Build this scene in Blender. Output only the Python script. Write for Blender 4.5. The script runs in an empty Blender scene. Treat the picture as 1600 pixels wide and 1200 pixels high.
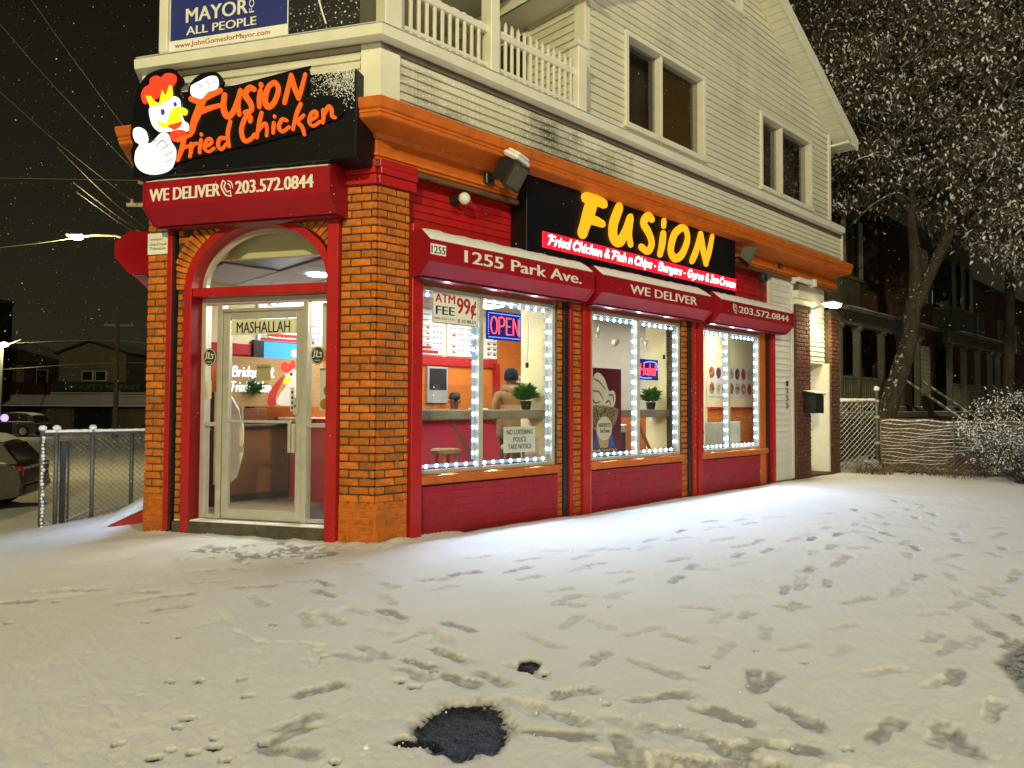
import bpy, math, random
import numpy as np
from mathutils import Matrix, Vector

random.seed(7); rng = np.random.default_rng(11)
scene = bpy.context.scene
# ------------------------------------------------------------------ camera
cam_d = bpy.data.cameras.new("camera"); cam = bpy.data.objects.new("camera", cam_d)
scene.collection.objects.link(cam); scene.camera = cam
cam_d.sensor_width = 36.0; cam_d.lens = 36.0 * 1109 / 1600
cam_d.clip_start = 0.05; cam_d.clip_end = 600
PI = math.pi; R = math.radians
_p, _r = R(1.7653), R(0.2320)
_fw = Vector((0, math.cos(_p), math.sin(_p))); _up = Vector((0, -math.sin(_p), math.cos(_p))); _rt = Vector((1, 0, 0))
_rt2 = math.cos(_r) * _rt + math.sin(_r) * _up; _up2 = -math.sin(_r) * _rt + math.cos(_r) * _up
_m = Matrix((_rt2, _up2, -_fw)).transposed().to_4x4()
cam.matrix_world = Matrix.Translation((0, 0, 1.26)) @ _m
# ------------------------------------------------------------------ world, lamp, exposure
world = bpy.data.worlds.new("World"); scene.world = world; world.use_nodes = True
nt = world.node_tree; nt.nodes.clear()
wo = nt.nodes.new("ShaderNodeOutputWorld"); bg = nt.nodes.new("ShaderNodeBackground")
tc = nt.nodes.new("ShaderNodeTexCoord"); sx = nt.nodes.new("ShaderNodeSeparateXYZ"); cr = nt.nodes.new("ShaderNodeValToRGB")
nt.links.new(tc.outputs["Generated"], sx.inputs[0]); nt.links.new(sx.outputs["Z"], cr.inputs[0])
nt.links.new(cr.outputs[0], bg.inputs["Color"]); nt.links.new(bg.outputs[0], wo.inputs[0])
e = cr.color_ramp.elements
e[0].position = 0.0; e[0].color = (0.024, 0.021, 0.011, 1)
e[1].position = 0.55; e[1].color = (0.0065, 0.0058, 0.0036, 1)
bg.inputs["Strength"].default_value = 1.0
def lamp(name, kind, loc, energy, color, **kw):
    d = bpy.data.lights.new(name, kind); d.energy = energy; d.color = color
    for k, v in kw.items(): setattr(d, k, v)
    o = bpy.data.objects.new(name, d); o.location = loc; scene.collection.objects.link(o); return o
# the sodium street lamp that stands behind the photographer and lights the whole corner
STREET = lamp("street_lamp_light", 'POINT', (-3.8, -15.0, 9.5), 13800, (1.0, 0.88, 0.43), shadow_soft_size=0.22)
# added bodiless fill lamp behind the photographer, brightens the snow from the right
FILL = lamp("fill_light", 'POINT', (10.0, -8.0, 13.0), 4600, (1.0, 0.93, 0.76), shadow_soft_size=0.9)
scene.view_settings.view_transform = 'Standard'; scene.view_settings.look = 'None'
scene.view_settings.exposure = 0.0; scene.view_settings.gamma = 1.0
scene.render.engine = 'CYCLES'
scene.cycles.use_denoising = True
scene.cycles.max_bounces = 8; scene.cycles.transparent_max_bounces = 16
scene.cycles.caustics_reflective = False; scene.cycles.caustics_refractive = False
scene.cycles.sample_clamp_indirect = 6.0
# ------------------------------------------------------------------ facade frames
AU, AV = R(43.8105), R(-15.1476)
CX, CY = -1.24525, 6.48063
MS = Matrix.Translation((CX, CY, 0)) @ Matrix.Rotation(AU, 4, 'Z')      # side facade: x = along it, -y = outward
MD = Matrix.Translation((CX, CY, 0)) @ Matrix.Rotation(AV, 4, 'Z')      # door facade: x = -t (t runs left from the corner)
MW = Matrix.Identity(4)
Lp = MD @ Vector((-2.54, 0, 0))
AW = R(90 + 18)                                                          # third facade runs back along the side street
MT = Matrix.Translation(Lp) @ Matrix.Rotation(AW - PI, 4, 'Z')           # x runs towards the viewer, so -x is away
U2 = (math.cos(AU), math.sin(AU)); nS = (math.sin(AU), -math.cos(AU))
nD = (math.sin(AV), -math.cos(AV)); V2 = (-math.cos(AV), -math.sin(AV))
W2 = (math.cos(AW), math.sin(AW)); nT = (-math.sin(AW), math.cos(AW))
if nT[0] > 0: nT = (-nT[0], -nT[1])
def vadd(a, b, k=1.0): return (a[0] + b[0] * k, a[1] + b[1] * k)
def miter(a, b):
    d = 1 + a[0] * b[0] + a[1] * b[1]; return ((a[0] + b[0]) / d, (a[1] + b[1]) / d)
# ------------------------------------------------------------------ materials
MAT = {}
def mat(name, col, rough=0.6, metal=0.0, var=0.12, vscale=6.0, bump=0.0, bscale=40.0, emis=None, estr=0.0, snow=None, spec=0.4, col2=None, stain=0.0, stretch=None):
    if name in MAT: return MAT[name]
    m = bpy.data.materials.new(name); m.use_nodes = True; n = m.node_tree.nodes; l = m.node_tree.links
    b = n["Principled BSDF"]; b.inputs["Roughness"].default_value = rough; b.inputs["Metallic"].default_value = metal
    b.inputs["Specular IOR Level"].default_value = spec
    tc = n.new("ShaderNodeTexCoord"); src = tc.outputs["Object"]
    if stretch:
        mp = n.new("ShaderNodeMapping"); mp.inputs["Scale"].default_value = stretch; l.new(src, mp.inputs[0]); src = mp.outputs[0]
    nz = n.new("ShaderNodeTexNoise"); nz.inputs["Scale"].default_value = vscale; nz.inputs["Detail"].default_value = 5
    l.new(src, nz.inputs["Vector"])
    rp = n.new("ShaderNodeValToRGB"); rp.color_ramp.elements[0].position = 0.3; rp.color_ramp.elements[1].position = 0.72
    c = np.array(col); c2 = np.array(col2) if col2 is not None else c * (1 + var)
    rp.color_ramp.elements[0].color = (*(c * (1 - var)), 1); rp.color_ramp.elements[1].color = (*np.clip(c2, 0, 1), 1)
    l.new(nz.outputs["Fac"], rp.inputs[0]); colout = rp.outputs[0]
    oi = n.new("ShaderNodeObjectInfo"); hv = n.new("ShaderNodeHueSaturation"); mr = n.new("ShaderNodeMapRange")
    mr.inputs["To Min"].default_value = 1 - var * 0.7; mr.inputs["To Max"].default_value = 1 + var * 0.7
    l.new(oi.outputs["Random"], mr.inputs["Value"]); l.new(mr.outputs[0], hv.inputs["Value"]); l.new(colout, hv.inputs["Color"]); colout = hv.outputs[0]
    if stain > 0:
        n2 = n.new("ShaderNodeTexNoise"); n2.inputs["Scale"].default_value = max(.9, vscale * 0.35); n2.inputs["Detail"].default_value = 8; n2.inputs["Roughness"].default_value = 0.7
        gp = n.new("ShaderNodeNewGeometry"); m2_ = n.new("ShaderNodeMapping"); m2_.inputs["Scale"].default_value = (.7, .7, 1.9) if stretch else (1, 1, 1); l.new(gp.outputs["Position"], m2_.inputs[0]); l.new(m2_.outputs[0], n2.inputs["Vector"])
        r2 = n.new("ShaderNodeValToRGB"); r2.color_ramp.elements[0].position = 0.5; r2.color_ramp.elements[1].position = 0.7
        r2.color_ramp.elements[0].color = (0, 0, 0, 1); r2.color_ramp.elements[1].color = (stain,) * 3 + (1,)
        l.new(n2.outputs["Fac"], r2.inputs[0])
        mx = n.new("ShaderNodeMix"); mx.data_type = 'RGBA'; mx.inputs[7].default_value = (0.06, 0.055, 0.04, 1)
        l.new(r2.outputs[0], mx.inputs[0]); l.new(colout, mx.inputs[6]); colout = mx.outputs[2]
    if snow is not None:   # snow that has settled on upward faces, plus blown specks
        ge = n.new("ShaderNodeNewGeometry"); sp = n.new("ShaderNodeSeparateXYZ"); l.new(ge.outputs["True Normal"], sp.inputs[0])
        n3 = n.new("ShaderNodeTexNoise"); n3.inputs["Scale"].default_value = snow[1]; n3.inputs["Detail"].default_value = 3; l.new(tc.outputs["Object"], n3.inputs["Vector"])
        ad = n.new("ShaderNodeMath"); ad.operation = 'MULTIPLY_ADD'; ad.inputs[1].default_value = snow[2]; l.new(n3.outputs["Fac"], ad.inputs[0]); l.new(sp.outputs["Z"], ad.inputs[2])
        r3 = n.new("ShaderNodeValToRGB"); r3.color_ramp.elements[0].position = max(0, min(.98, snow[0])); r3.color_ramp.elements[1].position = min(1.0, snow[0] + 0.08)
        dv = n.new("ShaderNodeMath"); dv.operation = 'DIVIDE'; dv.inputs[1].default_value = 1 + snow[2]; l.new(ad.outputs[0], dv.inputs[0]); l.new(dv.outputs[0], r3.inputs[0])
        mx = n.new("ShaderNodeMix"); mx.data_type = 'RGBA'; mx.inputs[7].default_value = (0.80, 0.81, 0.83, 1)
        l.new(r3.outputs[0], mx.inputs[0]); l.new(colout, mx.inputs[6]); colout = mx.outputs[2]
    l.new(colout, b.inputs["Base Color"])
    if bump > 0:
        nb = n.new("ShaderNodeTexNoise"); nb.inputs["Scale"].default_value = bscale; nb.inputs["Detail"].default_value = 4; l.new(src, nb.inputs["Vector"])
        bp = n.new("ShaderNodeBump"); bp.inputs["Strength"].default_value = bump; bp.inputs["Distance"].default_value = 0.01
        l.new(nb.outputs["Fac"], bp.inputs["Height"]); l.new(bp.outputs[0], b.inputs["Normal"])
    if emis is not None:
        b.inputs["Emission Color"].default_value = (*emis, 1); b.inputs["Emission Strength"].default_value = estr
    MAT[name] = m; return m
def glassmat(name, tint=(0.95, 0.97, 0.96), refl=1.0):
    m = bpy.data.materials.new(name); m.use_nodes = True; n = m.node_tree.nodes; l = m.node_tree.links; n.clear()
    o = n.new("ShaderNodeOutputMaterial"); t = n.new("ShaderNodeBsdfTransparent"); g = n.new("ShaderNodeBsdfGlossy"); x = n.new("ShaderNodeMixShader")
    lw = n.new("ShaderNodeLayerWeight"); lw.inputs[0].default_value = 0.5; pw = n.new("ShaderNodeMath"); pw.operation = 'POWER'; pw.inputs[1].default_value = 4.5; ma = n.new("ShaderNodeMath"); ma.operation = 'MULTIPLY_ADD'; ma.inputs[1].default_value = 0.8; ma.inputs[2].default_value = 0.04
    l.new(lw.outputs["Facing"], pw.inputs[0]); l.new(pw.outputs[0], ma.inputs[0])
    t.inputs[0].default_value = (*tint, 1); g.inputs["Roughness"].default_value = 0.02; g.inputs["Color"].default_value = (refl, refl, refl, 1)
    l.new(ma.outputs[0], x.inputs[0]); l.new(t.outputs[0], x.inputs[1]); l.new(g.outputs[0], x.inputs[2]); l.new(x.outputs[0], o.inputs[0])
    MAT[name] = m; return m
def bright(name, col, s, base=None):
    return mat(name, base or col, rough=0.5, var=0.0, emis=col, estr=s)
ORANGE = mat("orange_paint", (0.54, 0.120, 0.008), rough=0.55, var=0.14, vscale=9, bump=0.25, bscale=60, stain=0.25)
BRICKO = mat("orange_brick_paint", (0.56, 0.152, 0.011), rough=0.65, var=0.34, vscale=14, bump=0.6, bscale=70, stain=0.6)
MORTAR = mat("mortar", (0.075, 0.062, 0.035), rough=0.9, var=0.3, vscale=25, bump=0.5)
RED = mat("red_paint", (0.40, 0.009, 0.012), rough=0.42, var=0.12, vscale=6, bump=0.15, bscale=50, stain=0.2)
REDB = mat("red_brick_paint", (0.31, 0.007, 0.017), rough=0.5, var=0.15, vscale=8, bump=0.4, bscale=60, stain=0.2)
REDM = mat("red_metal", (0.30, 0.007, 0.016), spec=.25, rough=0.42, var=0.08, vscale=4, bump=0.05)
BRICKB = mat("brown_brick", (0.10, 0.036, 0.022), rough=0.75, var=0.35, vscale=14, bump=0.5, bscale=70)
SIDING = mat("cream_siding", (0.66, 0.64, 0.54), rough=0.5, var=0.07, vscale=3.0, bump=0.12, bscale=45, stain=0.22, snow=(0.505, 60, 2.2))
SIDINGD = mat("weathered_siding", (0.62, 0.60, 0.50), rough=0.55, var=0.10, vscale=3.0, bump=0.15, bscale=45, stain=0.9, snow=(0.475, 50, 2.2), stretch=(0.35, 1, 1.6))
TRIM = mat("cream_trim", (0.72, 0.70, 0.60), rough=0.5, var=0.06, vscale=5, bump=0.1, snow=(0.40, 30, 1.2))
WHITEM = mat("white_metal_siding", (0.72, 0.72, 0.68), rough=0.4, var=0.08, vscale=4, bump=0.1)
ROOFM = mat("dark_shingle", (0.06, 0.055, 0.05), rough=0.9, var=0.3, vscale=10, bump=0.4, snow=(0.45, 8, 0.6))
ALU = mat("aluminium", (0.62, 0.60, 0.52), rough=0.35, metal=0.55, var=0.1, vscale=8, bump=0.1)
ALUD = mat("dark_aluminium", (0.20, 0.20, 0.20), rough=0.35, metal=0.6, var=0.1)
BLACK = mat("black_metal", (0.018, 0.018, 0.02), rough=0.4, var=0.2, bump=0.1)
BLACKS = mat("black_sign_panel", (0.005, 0.005, 0.007), rough=0.45, spec=.2, var=0.2, vscale=5, snow=(0.545, 80, 3.2))
GLASS = glassmat("window_glass"); GLASSD = glassmat("upper_window_glass", (0.8, 0.8, 0.8))
SNOW = mat("snow", (0.82, 0.83, 0.85), rough=0.85, var=0.04, vscale=12, bump=0.6, bscale=45, spec=0.2)
CREAMW = mat("cream_wall", (0.74, 0.68, 0.42), rough=0.8, var=0.03)
GREYW = mat("grey_wall", (0.42, 0.40, 0.34), rough=0.8, var=0.05)
ORANGEW = mat("orange_wall", (0.62, 0.17, 0.02), rough=0.6, var=0.05)
REDW = mat("red_wall", (0.36, 0.01, 0.04), rough=0.5, var=0.06)
TILEC = mat("ceiling_tile", (0.55, 0.60, 0.66), rough=0.85, var=0.06, vscale=20)
WHITEP = mat("white_board", (0.78, 0.78, 0.74), rough=0.5, var=0.03)
WOOD = mat("wood", (0.35, 0.19, 0.08), rough=0.5, var=0.25, vscale=4, stretch=(1, 8, 8))
WOODD = mat("brown_laminate", (0.22, 0.075, 0.035), rough=0.4, var=0.12, vscale=3)
STONE = mat("speckled_counter", (0.30, 0.25, 0.18), rough=0.35, var=0.35, vscale=60)
CONC = mat("dark_concrete", (0.07, 0.062, 0.045), rough=0.85, var=0.35, vscale=9, bump=0.5)
FLOORT = mat("floor_tile", (0.25, 0.19, 0.12), rough=0.45, var=0.15, vscale=4)
LEAFG = mat("green_leaf", (0.07, 0.22, 0.05), rough=0.5, var=0.35, vscale=10)
INKB = mat("black_ink", (0.015, 0.015, 0.02), rough=0.6, var=0.0)
INKR = mat("red_ink", (0.35, 0.012, 0.02), rough=0.6, var=0.0)
LETW = mat("white_lettering", (0.75, 0.73, 0.66), rough=0.5, var=0.03)
GREY = mat("grey_plastic", (0.35, 0.35, 0.34), rough=0.5, var=0.08)
# ------------------------------------------------------------------ mesh builder
class G:
    def __init__(s): s.v = []; s.f = []; s.m = []; s.smooth = False
    def add(s, vs, fs, mi=0):
        k = len(s.v); s.v.extend(vs); s.f.extend([tuple(i + k for i in f) for f in fs]); s.m.extend([mi] * len(fs)); return s
    def box(s, x0, x1, o0, o1, z0, z1, c=0.0, mi=0):
        """x along the facade, o outward offset, z up; c chamfers every edge"""
        if x0 > x1: x0, x1 = x1, x0
        if o0 > o1: o0, o1 = o1, o0
        y0, y1 = -o1, -o0
        if z0 > z1: z0, z1 = z1, z0
        if c <= 0:
            return s.add([(x0, y0, z0), (x1, y0, z0), (x1, y1, z0), (x0, y1, z0), (x0, y0, z1), (x1, y0, z1), (x1, y1, z1), (x0, y1, z1)],
                         [(0, 3, 2, 1), (4, 5, 6, 7), (0, 1, 5, 4), (1, 2, 6, 5), (2, 3, 7, 6), (3, 0, 4, 7)], mi)
        c = min(c, (x1 - x0) / 2.1, (y1 - y0) / 2.1, (z1 - z0) / 2.1)
        X = (x0, x1); Y = (y0, y1); Z = (z0, z1); vs = []; idx = {}
        for i in (0, 1):
            for j in (0, 1):
                for k in (0, 1):
                    sx, sy, sz = (1 - 2 * i) * c, (1 - 2 * j) * c, (1 - 2 * k) * c
                    idx[i, j, k, 'x'] = len(vs); vs.append((X[i], Y[j] + sy, Z[k] + sz))
                    idx[i, j, k, 'y'] = len(vs); vs.append((X[i] + sx, Y[j], Z[k] + sz))
                    idx[i, j, k, 'z'] = len(vs); vs.append((X[i] + sx, Y[j] + sy, Z[k]))
        fs = []
        for i in (0, 1):
            q = [idx[i, 0, 0, 'x'], idx[i, 1, 0, 'x'], idx[i, 1, 1, 'x'], idx[i, 0, 1, 'x']]; fs.append(tuple(q if i else q[::-1]))
            q = [idx[0, i, 0, 'y'], idx[1, i, 0, 'y'], idx[1, i, 1, 'y'], idx[0, i, 1, 'y']]; fs.append(tuple(q if not i else q[::-1]))
            q = [idx[0, 0, i, 'z'], idx[1, 0, i, 'z'], idx[1, 1, i, 'z'], idx[0, 1, i, 'z']]; fs.append(tuple(q if i else q[::-1]))
        for a in (0, 1):
            for b in (0, 1):
                fs.append((idx[a, b, 0, 'x'], idx[a, b, 0, 'y'], idx[a, b, 1, 'y'], idx[a, b, 1, 'x']))
                fs.append((idx[a, 0, b, 'x'], idx[a, 0, b, 'z'], idx[a, 1, b, 'z'], idx[a, 1, b, 'x']))
                fs.append((idx[0, a, b, 'y'], idx[0, a, b, 'z'], idx[1, a, b, 'z'], idx[1, a, b, 'y']))
        for i in (0, 1):
            for j in (0, 1):
                for k in (0, 1): fs.append((idx[i, j, k, 'x'], idx[i, j, k, 'y'], idx[i, j, k, 'z']))
        return s.add(vs, fs, mi)
    def prism_xz(s, pts, o0, o1, mi=0):
        """polygon in the facade plane (x, z), thick from o0 (back) to o1 (front)"""
        n = len(pts); vs = [(x, -o1, z) for x, z in pts] + [(x, -o0, z) for x, z in pts]
        fs = [tuple(range(n)), tuple(range(2 * n - 1, n - 1, -1))] + [(i, i + n, (i + 1) % n + n, (i + 1) % n) for i in range(n)]
        return s.add(vs, fs, mi)
    def prof_x(s, prof, x0, x1, mi=0):
        """profile of (o, z) swept along x"""
        n = len(prof); vs = [(x0, -o, z) for o, z in prof] + [(x1, -o, z) for o, z in prof]
        fs = [tuple(range(n)), tuple(range(2 * n - 1, n - 1, -1))] + [(i, i + n, (i + 1) % n + n, (i + 1) % n) for i in range(n)]
        return s.add(vs, fs, mi)
    def prism_z(s, pts, z0, z1, mi=0):
        n = len(pts); vs = [(x, y, z0) for x, y in pts] + [(x, y, z1) for x, y in pts]
        fs = [tuple(range(n - 1, -1, -1)), tuple(range(n, 2 * n))] + [(i, (i + 1) % n, (i + 1) % n + n, i + n) for i in range(n)]
        return s.add(vs, fs, mi)
    def tube(s, path, r, n=8, mi=0, caps=True):
        P = [Vector(p) for p in path]; rr = r if hasattr(r, '__len__') else [r] * len(P); vs = []; fs = []
        prev = None
        for i, p in enumerate(P):
            t = (P[min(i + 1, len(P) - 1)] - P[max(i - 1, 0)])
            if t.length < 1e-9: t = Vector((0, 0, 1))
            t.normalize()
            if prev is None:
                a = Vector((0, 0, 1)) if abs(t.z) < 0.9 else Vector((1, 0, 0)); u = t.cross(a).normalized()
            else: u = (prev - t * prev.dot(t)); u = u.normalized() if u.length > 1e-6 else t.orthogonal().normalized()
            prev = u; w = t.cross(u)
            for k in range(n):
                a = 2 * PI * k / n; q = p + (u * math.cos(a) + w * math.sin(a)) * rr[i]; vs.append(tuple(q))
        for i in range(len(P) - 1):
            for k in range(n): fs.append((i * n + k, i * n + (k + 1) % n, (i + 1) * n + (k + 1) % n, (i + 1) * n + k))
        if caps: fs.append(tuple(range(n - 1, -1, -1))); fs.append(tuple((len(P) - 1) * n + k for k in range(n)))
        return s.add(vs, fs, mi)
    def lathe(s, cx, cy, prof, n=16, mi=0):
        """profile of (radius, z) round the vertical axis at (cx, cy)"""
        vs = []; fs = []
        for r, z in prof:
            for k in range(n): a = 2 * PI * k / n; vs.append((cx + r * math.cos(a), cy + r * math.sin(a), z))
        for i in range(len(prof) - 1):
            for k in range(n): fs.append((i * n + k, i * n + (k + 1) % n, (i + 1) * n + (k + 1) % n, (i + 1) * n + k))
        fs.append(tuple(range(n - 1, -1, -1))); fs.append(tuple((len(prof) - 1) * n + k for k in range(n)))
        return s.add(vs, fs, mi)
    def ball(s, c, r, n=10, mi=0, sz=1.0, squash=(1, 1)):
        m = max(4, n // 2); pr = [(max(r * math.sin(PI * i / m), 1e-4), c[2] - r * sz * math.cos(PI * i / m)) for i in range(m + 1)]
        k = len(s.v); s.lathe(0, 0, pr, n, mi)
        for i in range(k, len(s.v)):
            x, y, z = s.v[i]; s.v[i] = (c[0] + x * squash[0], c[1] + y * squash[1], z)
        return s
    def xf(s, M):
        s.v = [tuple(M @ Vector(p)) for p in s.v]; return s
    def mesh(s, name, mats, org=(0, 0, 0)):
        me = bpy.data.meshes.new(name)
        me.from_pydata([(x - org[0], y - org[1], z - org[2]) for x, y, z in s.v], [], s.f)
        for mt in (mats if isinstance(mats, (list, tuple)) else [mats]): me.materials.append(mt)
        if any(s.m): me.polygons.foreach_set("material_index", s.m)
        if s.smooth: me.polygons.foreach_set("use_smooth", [True] * len(s.f))
        me.update(); return me
WM = {}
def link(o, M, parent=None):
    scene.collection.objects.link(o); WM[o] = M.copy()
    if parent is not None: o.parent = parent; o.matrix_basis = WM[parent].inverted() @ M
    else: o.matrix_basis = M
    return o
def tag(o, label=None, cat=None, group=None, kind=None):
    if label: o["label"] = label
    if cat: o["category"] = cat
    if group: o["group"] = group
    if kind: o["kind"] = kind
    return o
def thing(name, label, cat, F=MW, loc=(0, 0, 0), group=None):
    """an Empty at the thing's base; loc is (x, outward, z) of the frame"""
    o = bpy.data.objects.new(name, None); o.empty_display_size = 0.2
    link(o, F @ Matrix.Translation((loc[0], -loc[1], loc[2]))); return tag(o, label, cat, group)
def part(name, g, m, parent=None, F=MW, label=None, kind=None):
    """one mesh object from builder g, whose vertices are in frame F"""
    a = np.array(g.v); org = tuple((a.min(0) + a.max(0)) / 2); org = (org[0], org[1], float(a[:, 2].min()))
    o = bpy.data.objects.new(name, g.mesh(name, m, org)); link(o, F @ Matrix.Translation(org), parent); return tag(o, label, kind=kind)
def inst(name, me, M, parent=None, kind=None):
    o = bpy.data.objects.new(name, me); link(o, M, parent); return tag(o, kind=kind)
def T(x, y, z): return Matrix.Translation((x, y, z))
def struct(name, g, m, F=MW, kind='structure'): return part(name, g, m, None, F, kind=kind)
# ------------------------------------------------------------------ text
def textmesh(body, w=None, h=0.1, bold=0.0, shear=0.0, depth=0.004, align='LEFT'):
    cu = bpy.data.curves.new("lettering", 'FONT'); cu.body = body; cu.size = 1.0; cu.offset = bold; cu.shear = shear; cu.extrude = 0.0; cu.resolution_u = 3
    ob = bpy.data.objects.new("lettering", cu); scene.collection.objects.link(ob)
    bpy.context.view_layer.update(); dg = bpy.context.evaluated_depsgraph_get()
    me = bpy.data.meshes.new_from_object(ob.evaluated_get(dg)); bpy.data.objects.remove(ob)
    n = len(me.vertices); co = np.empty(n * 3); me.vertices.foreach_get("co", co); co = co.reshape(-1, 3)
    fs = [tuple(p.vertices) for p in me.polygons]; bpy.data.meshes.remove(me)
    # cap height of the built-in font is about 0.73
    k = h / 0.729; x0, x1 = co[:, 0].min(), co[:, 0].max(); kx = (w / (x1 - x0)) if w else k
    X = (co[:, 0] - x0) * kx; Z = co[:, 1] * k
    g = G(); nn = len(X)
    edges = {}
    for f in fs:
        for i in range(len(f)):
            a, b = f[i], f[(i + 1) % len(f)]
            if (b, a) in edges: del edges[(b, a)]
            else: edges[(a, b)] = 1
    vs = [(float(X[i]), -depth, float(Z[i])) for i in range(nn)] + [(float(X[i]), 0.0, float(Z[i])) for i in range(nn)]
    g.add(vs, fs + [(a, a + nn, b + nn, b) for a, b in edges])
    return g
def text(name, body, m, parent, F, x, o, z, w=None, h=0.1, bold=0.01, shear=0.0, depth=0.004, rot=0.0):
    g0 = textmesh(body, w, h, 0.0, shear, depth); g = G(); dx = h * bold * 1.1
    for i, q in enumerate(((0,) if bold < .009 else (-dx, 0, dx) if bold < .02 else (-dx, -dx / 2, 0, dx / 2, dx))):   # heavier weight: the same outline set side by side
        g.add([(x + q, y - (i % 3) * .0002, z_) for x, y, z_ in g0.v], g0.f)
    g.xf(T(x, -o, z) @ Matrix.Rotation(rot, 4, 'Y')); return part(name, g, m, parent, F)
def catmull(p, n=5, closed=False):
    if len(p) < 3 and not closed: return [tuple(q) for q in p]
    P = [np.array(q, float) for q in p]; out = []; N = len(P)
    rngi = range(N if closed else N - 1)
    for i in rngi:
        a = P[(i - 1) % N] if closed or i > 0 else P[0]; b = P[i]; c = P[(i + 1) % N]; d = P[(i + 2) % N] if closed or i + 2 < N else P[-1]
        for k in range(n):
            t = k / n; out.append(tuple(0.5 * ((2 * b) + (c - a) * t + (2 * a - 5 * b + 4 * c - d) * t * t + (-a + 3 * b - 3 * c + d) * t ** 3)))
    if not closed: out.append(tuple(P[-1]))
    return out
def stroke(g, pts, w, o, depth, taper=0.75, mi=0):
    """a brush stroke in the facade plane with round ends, raised from o to o + depth"""
    P = catmull(pts, 5); n = len(P); L = []; Rr = []
    for i, p in enumerate(P):
        q0 = P[max(i - 1, 0)]; q1 = P[min(i + 1, n - 1)]; dx, dz = q1[0] - q0[0], q1[1] - q0[1]; d = math.hypot(dx, dz) or 1e-6
        t = i / max(n - 1, 1); ww = w * 0.5 * (taper + (1 - taper) * math.sin(PI * min(1, t * 1.15 + 0.1)))
        L.append((p[0] - dz / d * ww, p[1] + dx / d * ww)); Rr.append((p[0] + dz / d * ww, p[1] - dx / d * ww))
    def cap(c, a, b, k=4):
        r = math.hypot(a[0] - c[0], a[1] - c[1]); a0 = math.atan2(a[1] - c[1], a[0] - c[0]); return [(c[0] + r * math.cos(a0 - PI * j / k), c[1] + r * math.sin(a0 - PI * j / k)) for j in range(1, k)]
    endc = cap(P[-1], L[-1], Rr[-1]); startc = cap(P[0], Rr[0], L[0])
    out = L + endc + Rr[::-1] + startc; N = len(out)
    vs = [(x, -(o + depth), z) for x, z in out] + [(x, -o, z) for x, z in out]; fs = []
    for i in range(n - 1): fs.append((i, i + 1, N - len(startc) - 2 - i, N - len(startc) - 1 - i))
    fs.append(tuple([n - 1] + list(range(n, n + len(endc) + 1)))); fs.append(tuple([N - len(startc) - 1] + list(range(N - len(startc), N)) + [0]))
    for i in range(N): fs.append((i, i + N, (i + 1) % N + N, (i + 1) % N))
    g.add(vs, fs, mi)
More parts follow.
